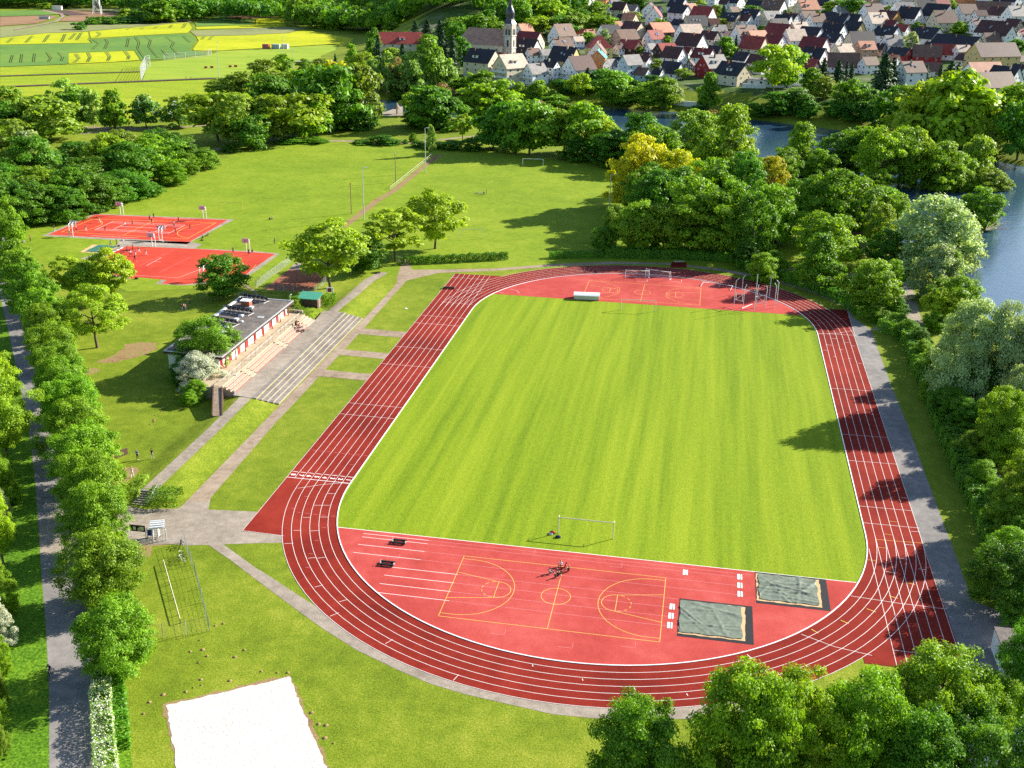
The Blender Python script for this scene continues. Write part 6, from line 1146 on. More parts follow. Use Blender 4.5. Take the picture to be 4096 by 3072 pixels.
# the distant sports ground: lamps, advertising boards, containers, ball nets
def lamp(p, h, label, arm=.9, name='floodlight_pole', n=1, r=.11, m=M_STEEL, rz=0.0):
    o = empty(name, p, rz, label, 'lamp post', 'lamp posts'); b = MB(); b.tube([(0, 0, -.2), (0, 0, h)], [r, r*.6], 7); b.build('pole', m, o)
    for k in range(n): b = MB(); b.tube([(0, 0, h-.1), (arm*.5, 0, h+.02)], .05, 4); b.box(arm*.35, arm*1.15, -.18-.3*k, .18-.3*k, h-.06, h+.1); b.build('lamp_head', M_STEEL, o)
    return o
for (c, r, x, yb, yt), lb in (((0, 0, 1892, 668, 360), 'tall floodlight pole left on the distant pitch'), ((1, 0, 325, 615, 430), 'floodlight pole between bushes and the distant pitch'), ((1, 0, 240, 480, 310), 'floodlight pole beside the containers of the distant pitch'), ((0, 0, 1275, 600, 500), 'short mast at the left corner of the distant pitch')):
    p = T(c, r, x, yb); lamp(p, height_at(p, tile(c, r, x, yt)[1]), lb, 1.6, n=2, r=.2)
for x, y, w, col, lb in ((88, 424, 55, (.35, .04, .05), 'red container at the far edge of the distant pitch'), (175, 424, 70, (.30, .42, .40), 'pale green container next to the red one on the distant pitch'), (253, 422, 55, (.62, .62, .62), 'white container next to the green one on the distant pitch')):
    p = T(1, 0, x, y); m_ = m_per_px(p)/TS_; b = MB(); b.box(-w/2*m_, w/2*m_, -1.5, 1.5, 0, 3.4); o = b.build('container', mat(lb, col)); o.location = p; tag(o, lb, 'container')
    b = MB()
    for k in range(9): x_ = -w/2*m_+w*m_*(k+.5)/9; b.box(x_-.06, x_+.06, -1.56, -1.5, .2, 3.2)
    b.build('ribs', mat('container rib', (.3, .3, .3)), o)
for x, y, w in ((1780, 592, 28), (1832, 590, 30), (1990, 583, 28), (2038, 581, 30)):
    p = T(0, 0, x, y); m_ = m_per_px(p)/TS_; b = MB(); b.box(-w/2*m_, w/2*m_, -.1, .1, .2, 1.3, 0)
    for q in (-.45, .45): b.box(q*w*m_-.08, q*w*m_+.08, .101, .25, 0, 1.2, 1)
    o = b.build('advertising_board', [mat('faded red board', (.42, .06, .05)), M_STEEL]); o.location = p; tag(o, 'faded red board on the distant pitch', 'board', 'red boards on the distant pitch')
label_in_order([(o, 'x', o.location) for o in list(COL.objects) if o.name.startswith('advertising_board')], lambda k, od: od+' faded red board from the left on the distant pitch')
M_NET = mat('green wire mesh', (.16, .22, .17), var=.2)
def fence(pts, h, label, gap=2.5, wires=7, m=M_STEEL, vert=0.0, name='mesh_fence', wr=.018, pr=.04, wm_=None):
    o = empty(name, pts[0], 0, label, 'fence'); b0 = pts[0]; wb_ = MB()
    for a, c in zip(pts[:-1], pts[1:]):
        a = Vector(a)-b0; c = Vector(c)-b0; n = max(1, round((c-a).length/gap))
        for k in range(n+1):
            q = a.lerp(c, k/n); b = MB(); b.tube([(q.x, q.y, q.z-.2), (q.x, q.y, q.z+h)], pr, 5); b.build('post', m, o)
        for i in range(wires):
            z = h*(i+.5)/wires if i < wires-1 else h-.03; wb_.tube([a+Vector((0, 0, z)), c+Vector((0, 0, z))], wr if i < wires-1 else wr*1.5, 3, 0, False)
        if vert:
            nv = int((c-a).length/vert)
            for k in range(nv): q = a.lerp(c, (k+.5)/nv); wb_.tube([q+Vector((0, 0, .05)), q+Vector((0, 0, h-.03))], wr*.7, 3, 0, False)
    wb_.build('mesh', wm_ or m, o); return o
fence([T(0, 0, 1220, 700), T(0, 0, 1265, 590), T(0, 0, 1300, 580)], 7, 'tall ball catching net at the left end of the distant pitch', 9, 9, vert=3.0, wr=.06, pr=.15)
fence([T(0, 0, 1420, 522), T(0, 0, 1780, 492), T(0, 0, 1830, 475)], 4, 'pale net fence along the back of the distant pitch', 9, 6, vert=4.0, wr=.05, pr=.12)
# ------------------------------------------------------------------ goals
M_TANB = mat('weathered pale goal bars', (.62, .55, .44), var=.12); M_YELB = mat('yellow goal bars', (.62, .52, .10), var=.1)
def frame_goal(p, q, h, m, label, brk=True, r=.065):
    p = Vector(p); q = Vector(q); o = empty('football_goal', p, 0, label, 'goal', 'football goals'); d = q-p; d.z = 0; L = d.length; t = d/L; n = Vector((-t.y, t.x, 0))
    for a in (Vector((0, 0, 0)), d): b = MB(); b.tube([a-Vector((0, 0, .2)), a+Vector((0, 0, h-r))], r, 8); b.build('goal_post', m, o)
    b = MB(); b.tube([Vector((0, 0, h))-t*r, d+Vector((0, 0, h))+t*r], r, 8); b.build('crossbar', m, o)
    if brk:
        for a in (Vector((0, 0, 0)), d): b = MB(); b.tube([a+Vector((0, 0, h-.05)), a+n*.75+Vector((0, 0, h-.1)), a+n*.1+Vector((0, 0, h-.75))], .03, 5); b.build('net_bracket', M_WPAINT, o)
    return o
frame_goal(G(2233, 2133), G(2452, 2156), 2.44, M_TANB, 'empty goal frame on the infield near the lower tartan area')
frame_goal(T(2, 1, 940, 1020), T(2, 1, 1238, 1033), 2.44, M_TANB, 'empty goal frame at the far end of the infield')
frame_goal(T(0, 1, 1910, 158), T(0, 1, 2097, 163), 2.44, M_YELB, 'yellow goal frame on the lawn behind the ball courts', False)
frame_goal(T(1, 0, 652, 1303), T(1, 0, 808, 1308), 2.44, M_YELB, 'yellow goal frame at the far end of the left lawn', False)
frame_goal(T(2, 0, 92, 1430), T(2, 0, 268, 1435), 2.44, M_WPAINT, 'white goal frame at the far end of the right lawn', False)
frame_goal(T(1, 1, 1755, 398), T(1, 1, 1968, 400), 2.44, M_STEEL, 'thin grey goal frame beside the yellow green tree', False, .05)
M_NETW = mat('grey goal net', (.55, .50, .50), var=.1)
def portable(loc, rz, tip, label, w=5.0, h=2.0, dp=1.4):
    o = empty('portable_goal', loc, rz, label, 'goal', 'stored portable goals'); o.rotation_euler = (tip, 0, rz); r = .05
    b = MB(); b.tube([(0, 0, .05), (0, 0, h), (w, 0, h), (w, 0, .05)], r, 6); b.build('front_frame', M_WPAINT, o)
    b = MB()
    for x in (0, w): b.tube([(x, 0, .05), (x, dp, .05)], r*.9, 6); b.tube([(x, 0, h), (x, .5, h), (x, dp, .05)], r*.7, 6)
    b.tube([(0, dp, .05), (w, dp, .05)], r*.9, 6); b.build('rear_frame', M_WPAINT, o)
    b = MB()
    for k in range(21): x = w*k/20; b.tube([(x, .5, h), (x, dp, .08)], .008, 3)
    for k in range(8): y = .5+(dp-.5)*k/7; z = h+(.08-h)*k/7; b.tube([(0, y, z), (w, y, z)], .008, 3)
    b.build('net', M_NETW, o); return o
def C4(x, y): return G(2440+x*520/1270, 1070+y*520/1270)
a = C4(150, 108); portable((a.x, a.y, .04), R(8), 0, 'left of the white portable goals stored on the upper tartan area', 5.6)
a = C4(345, 98); portable((a.x, a.y+.3, .04), R(-14), 0, 'middle one of the white portable goals stored on the upper tartan area', 6.0)
a = C4(885, 190); portable((a.x, a.y, .10), R(-13), R(-78), 'white portable goal lying tipped over near the throwing cage', 7.0, 2.4, 1.8)
# throwing cage
def C3(x, y): return (2880+x*300/1270, 1080+y*300/1270)
o0 = G(*C3(600, 640)); cg = empty('throwing_cage', o0, 0, 'throwing cage of white poles with two braced gates on the upper tartan area', 'cage')
feet = []
for (bx, by), (tx, ty), (ex, ey) in (((235, 605), (270, 185), (325, 135)), ((368, 400), (390, 130), (430, 90)), ((388, 645), (415, 320), (450, 240)), ((580, 672), (630, 80), (630, 72)), ((608, 640), (612, 320), (630, 250)), ((768, 640), (795, 320), (785, 268)), ((832, 470), (865, 140), (843, 105)), ((958, 585), (1000, 210), (960, 165)), ((918, 645), (955, 270), (922, 220))):
    p = G(*C3(bx, by)); h = height_at(p, C3(tx, ty)[1]); m = m_per_px(p)*300/1270; d = Vector(RT)*((ex-tx)*m)+Vector(UP)*((ty-ey)*m); l = p-o0
    b = MB(); b.tube([(l.x, l.y, -.1), (l.x, l.y, h), (l.x+d.x, l.y+d.y, h+d.z)], .07, 6); b.build('pole', M_WPAINT, cg); feet.append((l, h))
for i, j, z0, z1 in ((0, 2, 1.5, 3.1), (3, 5, 1.3, 3.0)):
    A_, B_ = feet[i][0], feet[j][0]; b = MB()
    def at_(k, z): q = A_.lerp(B_, k); return (q.x, q.y, z)
    for z in (z0, z1): b.tube([at_(0, z), at_(1, z)], .06, 5)
    for k in (.15, .85): b.tube([at_(k, z0), at_(k, z1)], .05, 5)
    b.tube([at_(.15, z0), at_(.85, z1)] if i == 0 else [at_(.15, z1), at_(.85, z0)], .05, 5); b.build('gate_frame', M_WPAINT, cg)
p = G(*C3(370, 655)); q = G(*C3(545, 585)); b = MB(); b.tube([(p.x, p.y, .1), (q.x, q.y, .1)], .06, 5); tag(b.build('loose_bar', M_WPAINT), 'loose white bar lying beside the throwing cage', 'bar')
# mat cover
p = T(2, 1, 535, 930); q = T(2, 1, 752, 940); L = (q-p).length; mc = empty('mat_cover', p, math.atan2(q.y-p.y, q.x-p.x), 'white rolling cover over the high jump mats at the infield edge', 'mat cover'); b = MB()
b.box(0, L, 0, 2.4, .1, 1.0); b.build('side_wall', mat('cream metal sheet', (.55, .53, .40), var=.08), mc); b = MB(); n = 8
prof = [(-.08+(2.56)*k/n, 1.0+.62*math.sin(math.pi*(.12+.76*k/n))-.2) for k in range(n+1)]
b.add([(-.1, y, z) for y, z in prof]+[(L+.1, y, z) for y, z in prof], [(k, n+1+k, n+2+k, k+1) for k in range(n)]+[tuple(range(n+1)), tuple(range(2*n+1, n, -1))]); b.build('lid', M_WPAINT, mc)
for x in (.3, L-.3):
    b = MB(); b.tube([(x, 0, .1), (x, -.12, .1)], .1, 8); b.build('wheel', M_BLACK, mc)
# sand pits with tarpaulins
def tarp(name, x0, x1, y0, y1, z, m, label, seed, folds):
    n = 44; rs = np.random.RandomState(seed); gx = np.linspace(0, 1, n); X, Y = np.meshgrid(gx, gx); Zf = np.zeros_like(X)
    for _ in range(folds):
        a = rs.uniform(0, 3.14); c = rs.uniform(.1, .9); d = (X-.5)*math.cos(a)+(Y-.5)*math.sin(a)-(c-.5)*.9; w = rs.uniform(.012, .03); e = np.exp(-((X-rs.uniform(0, 1))**2+(Y-rs.uniform(0, 1))**2)/rs.uniform(.05, .5)); Zf += rs.uniform(.05, .16)*np.exp(-(d/w)**2)*e
    Zf += .015*rs.normal(size=X.shape); ex = .12*np.sin(X*17+seed)*((Y < .02) | (Y > .98))+.05*rs.normal(size=X.shape)*((X < .02) | (X > .98))
    v = np.stack([x0+(x1-x0)*X+.08*np.sin(Y*13)*((X < .02) | (X > .98)), y0+(y1-y0)*Y+ex*.6, z+Zf], -1).reshape(-1, 3); b = MB()
    b.add(v, [(r*n+c, r*n+c+1, (r+1)*n+c+1, (r+1)*n+c) for r in range(n-1) for c in range(n-1)], 0, True); return tag(b.build(name, m), label, 'tarpaulin')
M_TARP = mat('grey green tarpaulin', (.145, .175, .135), rough=.6, var=.25, scale=1.2); M_TARPG = mat('dark green tarpaulin', (.04, .15, .10), rough=.5, var=.2)
M_PITSAND = mat('ochre pit sand', (.55, .36, .18), var=.2)
for x0, x1, y0, y1 in ((12.2, 20.9, -71.2, -63.2), (21.4, 30.2, -62.3, -55.06)):
    sheet('pit_frame', [(x0, y0), (x1, y0), (x1, y1), (x0, y1)], 0.050, M_BLACK); sheet('pit_sand', rag([(x0+.1, y0+.55), (x1-.9, y0+.55), (x1-.9, y1-.35), (x0+.1, y1-.35)], .08, .6), 0.056, M_PITSAND)
tarp('tarpaulin', 12.35, 19.6, -70.35, -63.6, .12, M_TARP, 'grey green tarpaulin over the lower long jump pit, nearer the camera', 3, 16)
tarp('tarpaulin', 21.8, 28.9, -61.4, -55.5, .12, M_TARP, 'wrinkled grey green tarpaulin over the long jump pit beside the turf', 8, 34)
sheet('pit_sand', rag([T(0, 1, *q)[:2] for q in ((800, 455), (990, 462), (1010, 475), (940, 532), (690, 520))], .15, .8), 0.02, M_PITSAND)
pa = [T(0, 1, *q) for q in ((825, 458), (965, 470), (925, 527), (705, 512))]
tarp('tarpaulin', min(q.x for q in pa)+1.0, max(q.x for q in pa)-.5, min(q.y for q in pa), max(q.y for q in pa), .1, M_TARPG, 'dark green tarpaulin over the jump pit between the ball courts', 5, 14)
M_SHOE = mat('green board edge', (.12, .2, .05))
for x, y in ((19.4, -56.7), (19.4, -58.7), (19.4, -60.7), (11.3, -65.2), (11.25, -67.2), (11.2, -69.2), (12.6, -57.0)):
    b = MB(); b.box(x-.22, x+.10, y-.61, y+.61, .03, .055); o = b.build('takeoff_board', M_WHITE); b = MB(); b.box(x+.102, x+.2, y-.61, y+.61, .03, .058); b.build('foul_board', M_WOODD, o); b = MB(); b.box(x+.202, x+.38, y-.61, y+.61, .03, .055); b.build('rear_strip', M_WHITE, o)
    tag(o, None, 'board', 'take-off boards before the long jump pits')
TB = [o for o in COL.objects if o.name.startswith('takeoff_board')]
for o, l in zip(TB, ('farthest of the three white boards in front of the pit beside the turf', 'middle of the three white boards in front of the pit beside the turf', 'nearest of the three white boards in front of the pit beside the turf', 'farthest of the three white boards in front of the lower pit', 'middle of the three white boards in front of the lower pit', 'nearest of the three white boards in front of the lower pit', 'single white take-off board at the turf edge left of the pits')): o['label'] = l
def trolley(p, L, rz, label):
    o = empty('hurdle_trolley', p, rz, label, 'trolley', 'black hurdle trolleys'); b = MB()
    for y in (-.38, .38): b.box(0, L, y-.11, y+.11, .10, .30)
    b.build('rails', M_BLACK, o); b = MB()
    for x in (.02, L-.12): b.box(x, x+.1, -.268, .268, .12, .26)
    b.tube([(.1, -.2, .28), (.1, -.2, .55), (.1, .2, .55), (.1, .2, .28)], .025, 5); b.build('cross_frame', M_STEEL, o)
    for x in (.3, L-.3):
        for y in (-.52, .52): b = MB(); b.tube([(x, y-.03, .1), (x, y+.03, .1)], .1, 8); b.build('wheel', M_BLACK, o)
trolley((-25.8, -57.3, .034), 1.9, 0, 'black hurdle trolley on the upper run-up lines of the lower tartan area')
trolley((-25.8, -62.9, .034), 1.9, 0, 'black hurdle trolley with a grey top on the lower run-up lines')
trolley((-46.3, 56.0, .036), 2.8, .1, 'black hurdle trolley at the far start of the home straight')
sheet('tartan_patch', [tuple(T(2, 1, *q)[:2]) for q in ((1365, 655), (1510, 655), (1510, 610), (1380, 605))], .02, M_TRACK)
for k in range(6):
    p = T(2, 1, 1405+15*k, 632); b = MB(); b.tube([(-.6, .4, .05), (-.6, 0, .05), (-.6, 0, .95), (.6, 0, .95), (.6, 0, .05), (.6, .4, .05)], .03, 4, 0); b.box(-.62, .62, -.03, .03, .9, 1.0, 1)
    o = b.build('hurdle', [M_BLACK, M_WPAINT], None, p, R(70)); tag(o, 'hurdle in the stack parked behind the upper bend', 'hurdle', 'stacked hurdles behind the upper bend')
# bags
def bag(p, col, label, s=1.0):
    b = MB(); b.lathe([(.22*s, 0), (.30*s, .08*s), (.29*s, .22*s), (.16*s, .34*s), (.03, .36*s)], 9); o = b.build('bag', mat('bag cloth '+label[:9], col, var=.2)); o.location = p; o.scale = (1.3, .8, 1)
    b = MB(); b.tube([(-.12*s, 0, .30*s), (0, 0, .44*s), (.12*s, 0, .30*s)], .02, 4); b.build('strap', M_BLACK, o); tag(o, label, 'bag', 'bags lying by the games')
bag(G(2048+348/TS_, 1536+1290/TS_), (.35, .02, .03), 'red and black bag lying beside the near goal post'); bag(G(2048+335/TS_, 1536+1302/TS_), (.55, .55, .58), 'pale jacket bundle next to the red bag by the goal', .8); bag(G(2048+398/TS_, 1536+1328/TS_), (.02, .03, .08), 'dark blue bag on the grass inside the near goal')
bag(T(0, 1, 1060, 422), (.6, .55, .6), 'pale bag on the path between the ball courts'); bag(T(0, 1, 1028, 470), (.03, .05, .15), 'dark bag beside the jump pit of the courts'); bag(T(0, 1, 1745, 420), (.02, .02, .025), 'black bag near the pair sitting at the far court'); bag(T(0, 1, 1180, 752), (.02, .02, .025), 'black bag at the near edge of the near court', 1.2); bag(T(0, 1, 1740, 778), (.02, .02, .025), 'black bag at the foot of the near hoop', 1.2)
b = MB(); p = T(1, 1, 1295, 1008); b.lathe([(.30, 0), (.32, .05), (.25, .09), (.01, .1)], 16, p); tag(b.build('flying_disc', M_WHITE), 'round white disc lying on the grass beside the home straight', 'disc')
# basketball stands
def make_hoop():
    o = empty('basketball_stand', (0, 0, 0))
    for x in (-.45, .45): b = MB(); b.tube([(x, 0, -.1), (x, .0, 3.3)], .09, 6); b.build('post', M_WPAINT, o)
    b = MB()
    for x in (-.45, .45): b.tube([(x, 0, 3.25), (x*.8, 1.35, 3.75)], .055, 5); b.tube([(x, 0, 2.55), (x*.8, 1.35, 2.95)], .05, 5); b.tube([(x, 0, 3.25), (x*.8, 1.35, 2.95)], .04, 5)
    b.build('arm', M_WPAINT, o)
    b = MB(); b.box(-.9, .9, 1.38, 1.46, 2.8, 3.95); bd = b.build('backboard', mat('pinkish white backboard', (.62, .50, .53), var=.06), o)
    b = MB(); b.box(-.3, .3, 1.463, 1.475, 3.0, 3.06); b.box(-.3, .3, 1.463, 1.475, 3.42, 3.48); b.box(-.3, -.24, 1.463, 1.475, 3.06, 3.42); b.box(.24, .3, 1.463, 1.475, 3.06, 3.42); b.build('target_square', M_REDP, bd)
    b = MB(); b.tube([(.23*math.cos(R(t)), 1.72+.23*math.sin(R(t)), 3.05) for t in range(0, 361, 30)], .02, 5); b.build('ring', M_REDP, o); return o
h0 = make_hoop()
for i, (x, y, far, lb) in enumerate(((1055, 195, 1, 'basketball stand behind the far court, left of two on the far side'), (1770, 228, 1, 'basketball stand behind the far court, right of two on the far side'), (618, 385, 0, 'basketball stand at the left near corner of the far court'), (1390, 425, 0, 'basketball stand at the right near side of the far court'), (1330, 472, 1, 'basketball stand on the path between the courts, facing the near court'), (2145, 520, 1, 'basketball stand behind the near court at its right end'), (868, 655, 0, 'basketball stand at the near court half behind the yellow green tree'), (1747, 772, 0, 'basketball stand at the near edge beside the dark round tree'))):
    o = h0 if i == 0 else copy_tree(h0); o.location = T(0, 1, x, y); o.rotation_euler = (0, 0, math.pi+.05 if far else .05); tag(o, lb, 'basketball stand', 'basketball stands at the ball courts')
# poles on the far lawns
for (bx, by), (tx, ty), lb in (((1456, 880), (1448, 671), 'nearest tall steel lamp post beside the worn track'), ((1702, 690), (1699, 512), 'far tall steel lamp post beside the worn track'), ((2437, 846), (2442, 699), 'steel lamp post in front of the grove at the right lawn')):
    p = G(bx, by); lamp(p, height_at(p, ty), lb, 1.3, 'lamp_post', r=.16, rz=.4)
for (bx, by), ty, lb in (((1583, 729), 609, 'farther plain wooden pole on the lawn left of the worn track'), ((1406, 855), 731, 'nearer plain wooden pole with a red top left of the worn track')):
    p = G(bx, by); h = height_at(p, ty); o = empty('wooden_pole', p, 0, lb, 'pole', 'wooden poles'); b = MB(); b.tube([(0, 0, -.2), (0, 0, h-.5)], [.15, .11], 8); b.build('shaft', M_WOOD, o); b = MB(); b.tube([(0, 0, h-.499), (0, 0, h)], .13, 8); b.tube([(0, 0, h-.6), (-.5, 0, h-.6)], .04, 5); b.build('top_fitting', M_REDP if 'red' in lb else M_STEEL, o)
p = Gz(939.7, 1583, 1.0); lamp(p, height_at(p, 1500), 'white lamp post with a red band at the foot of the spectator steps', .5, 'lamp_post', r=.07, m=M_WPAINT)
p = Gz(1162, 1215, 2.0); lamp(p, height_at(p, 1178), 'short white lamp post behind the far end of the club house', .3, 'lamp_post', r=.06, m=M_WPAINT)
p = T(1, 1, 640, 905); sg = empty('sign_board', p, .15, 'small sign with a white and red picture under the yellow green tree', 'sign'); b = MB(); b.tube([(-.6, 0, 0), (-.6, 0, 2.0)], .05, 6); b.tube([(.6, 0, 0), (.6, 0, 2.0)], .05, 6); b.build('post', M_WOODD, sg); b = MB(); b.box(-.8, .8, -.06, .06, 1.05, 2.2); pb = b.build('panel', M_WPAINT, sg); b = MB(); b.box(-.45, .35, -.07, -.0605, 1.15, 2.0); b.build('picture', M_REDP, pb)
p = T(1, 1, 300, 1045); sg = empty('info_board', p, .3, 'dark information board with a pale notice beside the club house end', 'board'); b = MB(); b.box(-.65, .65, -.05, .05, .3, 1.7); pb = b.build('panel', M_WOODD, sg); b = MB(); b.box(-.3, .25, -.06, -.0505, .7, 1.3); b.build('notice', M_PAPER, pb); b = MB(); b.tube([(-.7, 0, -.2), (-.7, 0, 1.8)], .05, 5); b.tube([(.7, 0, -.2), (.7, 0, 1.8)], .05, 5); b.build('post', M_WOODD, sg)
# gate group
def CG(x, y): return (500+x*300/1270, 2060+y*300/1270)
p = G(*CG(110, 372)); q = G(*CG(352, 396)); L = (q-p).length; nb_ = empty('notice_board', p, math.atan2(q.y-p.y, q.x-p.x), 'long black notice board with pale papers on two posts by the turnstile', 'notice board'); h1 = height_at(q, CG(0, 185)[1]); h0_ = h1*.52
b = MB(); b.box(-.1, L+.02, -.06, .06, h0_, h1); pn = b.build('panel', M_BLACK, nb_)
for x in (0, L): b = MB(); b.tube([(x, .1, -.1), (x, .1, h1-.05)], .05, 6); b.build('post', M_STEEL, nb_)
for k, (x, z, w, h_) in enumerate(((.30, .5, .22, .42), (.60, .35, .16, .34), (.70, .62, .14, .3), (.76, .3, .12, .26), (.86, .55, .2, .44))):
    zz = h0_+(h1-h0_)*z; b = MB(); b.box(L*x-w*.9, L*x+w*.9, -.068, -.0605, zz-h_*.6, zz+h_*.6); b.build('notice', M_PAPER, pn)
b = MB(); b.tube([(0, 0, h0_*.45), (L, 0, h0_*.45)], .03, 5); b.build('bar', M_WPAINT, nb_)
p = G(*CG(482, 445)); q = G(*CG(650, 428)); L = (q-p).length; tn = empty('turnstile', p, math.atan2(q.y-p.y, q.x-p.x), 'steel turnstile gate with a slatted pale roof at the paved square', 'turnstile'); h1 = height_at(p, CG(0, 222)[1]); dp = 1.3
b = MB()
for x, y in ((0, 0), (L, 0), (0, dp), (L, dp)): b.tube([(x, y, -.1), (x, y, h1)], .05, 5)
b.build('post', M_STEEL, tn); b = MB()
for k in range(7): z = .25+(h1-.5)*k/6; b.tube([(0, 0, z), (0, dp, z)], .025, 4); b.tube([(L*.45, dp*.5, z), (L*.45-.75, dp*.5-.1, z)], .03, 4); b.tube([(L*.45, dp*.5, z), (L*.45+.4, dp*.5-.6, z)], .03, 4); b.tube([(L*.45, dp*.5, z), (L*.45+.3, dp*.5+.6, z)], .03, 4)
b.tube([(L*.45, dp*.5, 0), (L*.45, dp*.5, h1)], .07, 6); b.build('rotor', M_STEEL, tn)
b = MB(); b.add([(-.35, -.35, h1), (L+.3, -.35, h1), (L+.3, dp+.35, h1+.12), (-.35, dp+.35, h1+.12), (-.35, -.35, h1+.1), (L+.3, -.35, h1+.1), (L+.3, dp+.35, h1+.22), (-.35, dp+.35, h1+.22)], [(4, 5, 6, 7), (3, 2, 1, 0), (0, 1, 5, 4), (1, 2, 6, 5), (2, 3, 7, 6), (3, 0, 4, 7)]); rf = b.build('roof', M_STEEL, tn); b = MB()
for k in range(4): y = -.2+(dp+.4)*k/3; b.box(-.3, L+.25, y-.06, y+.06, h1+.2, h1+.26)
b.build('slats', M_WPAINT, rf)
p = G(*CG(430, 380)); sg = empty('blue_sign', p, .1, 'small blue sign between the notice board and the turnstile', 'sign'); h1 = height_at(p, CG(0, 250)[1]); b = MB(); b.tube([(-.2, .06, 0), (-.2, .06, h1)], .04, 5); b.build('post', M_STEEL, sg); b = MB(); b.box(-.42, .42, -.02, .02, h1-.9, h1); b.build('panel', M_BLUE, sg)
for x, yb, yt, lb in ((385, 396, 225, 'steel gate post between notice board and blue sign'), (702, 430, 248, 'steel gate post at the right of the turnstile')):
    p = G(*CG(x, yb)); b = MB(); h_ = height_at(p, CG(0, yt)[1]); b.tube([(0, 0, -.1), (0, 0, h_)], .07, 7); o = b.build('gate_post', M_STEEL, None, p); tag(o, lb, 'post', 'gate posts'); b = MB(); b.lathe([(.08, h_), (.06, h_+.06), (.005, h_+.08)], 7); b.build('cap', M_STEEL, o)
fence([G(*CG(1000, 480)), T(0, 2, 1690, 1659), T(0, 3, 1810, 478), T(0, 3, 1410, 535), T(0, 3, 1200, 590)], 1.9, 'grey wire mesh fence with steel posts around the bicycle lawn', 3.2, 7, vert=1.0, wr=.009)
fence([G(*CG(130, 460)), G(*CG(470, 470)), G(*CG(950, 470))], .5, 'low edging rail below the turnstile', 3.0, 2, wr=.03)
p, q = T(0, 2, 1415, 1555), T(0, 3, 1560, 410); o = empty('low_barrier', p, 0, 'long low pipe barrier on the lawn inside the mesh fence', 'barrier'); d = q-p; b = MB(); b.tube([(0, 0, .62), (d.x, d.y, .62)], .045, 6); b.build('pipe', M_TANB, o)
for k in range(9): b = MB(); e = d*(k/8); b.tube([(e.x, e.y, -.1), (e.x, e.y, .6)], .04, 6); b.build('post', M_WOODD, o)
fence([T(1, 1, 0, 830), T(1, 1, 300, 612)], 1.8, 'tall pale mesh fence between the near court and the clay court', 2.0, 9, vert=.5, wr=.014, m=M_STEEL)
fence([T(1, 1, 70, 850), T(1, 1, 410, 868), T(1, 1, 500, 872)], 1.5, 'mesh fence along the near side of the clay court', 2.4, 6, vert=.6, wr=.012)
fence([T(1, 1, 500, 872), T(1, 1, 605, 785)], 1.5, 'short mesh fence at the right side of the clay court', 2.4, 6, vert=.6, wr=.012)
p, q = T(1, 0, 1160, 1640), T(1, 0, 1520, 1350); fence([p, q], 1.0, 'thin rail fence along the far part of the worn track', 8, 2, m=M_TANB, wr=.03, pr=.05)
# playground hut and dead branches over the water
p = T(3, 1, 800, 470); o = empty('park_hut', p, .25, 'small brown roofed hut with pale gable among the riverside trees', 'hut'); b = MB(); b.box(-3, 3, -2.2, 2.2, -.3, 2.4); b.build('wall', M_WOODD, o); b = MB(); b.add([(-3.6, -2.9, 2.3), (3.6, -2.9, 2.3), (3.6, 0, 4.0), (-3.6, 0, 4.0), (3.6, 2.9, 2.3), (-3.6, 2.9, 2.3)], [(0, 1, 2, 3), (3, 2, 4, 5)]); b.build('roof', MR['d'], o)
p = T(3, 1, 300, 690); o = empty('climbing_frame', p, .3, 'wooden climbing frame on the sandy playground behind the upper bend', 'climbing frame'); b = MB()
for x in (-1.5, 1.5):
    for y in (-.8, .8): b.tube([(x, y, -.1), (x, y, 2.2)], .08, 6)
b.build('post', M_WOOD, o); b = MB(); b.tube([(-1.5, -.8, 2.2), (1.5, -.8, 2.2)], .07, 6); b.tube([(-1.5, .8, 2.2), (1.5, .8, 2.2)], .07, 6); b.box(-1.5, 1.5, -.8, .8, 1.3, 1.36); b.build('deck', mat('orange planks', (.5, .28, .12)), o)
brn = random.Random(4)
for (x, y), (ex, ey), lb in (((1895, 130), (2090, 180), 'upper bare dead branches reaching over the river'), ((1880, 330), (2080, 250), 'lower bare dead branches reaching over the river')):
    p = Gz(*tile(3, 1, x, y), 3.0); q = Gz(*tile(3, 1, ex, ey), 1.2); b = MB()
    for k in range(7):
        e = q-p; e = Vector((e.x*brn.uniform(.5, 1), e.y*brn.uniform(.4, 1.2)+brn.uniform(-1.5, 1.5), e.z*brn.uniform(.3, 1.1))); m_ = e*.5+Vector((brn.uniform(-.5, .5), brn.uniform(-.5, .5), .4)); b.tube([(0, 0, 0), m_, e], [.13, .07, .02], 5)
        for _ in range(3): s_ = m_.lerp(e, brn.uniform(0, .8)); b.tube([s_, s_+Vector((brn.uniform(0, 1.2), brn.uniform(-1, 1), brn.uniform(-.2, .8)))], [.04, .012], 4)
    b.tube([(-4, -1, -3.2), (-2, -.4, -1), (0, 0, 0)], [.2, .17, .13], 6); o = b.build('dead_branch', M_BARK, None, p); tag(o, lb, 'branch', 'dead branches over the river')
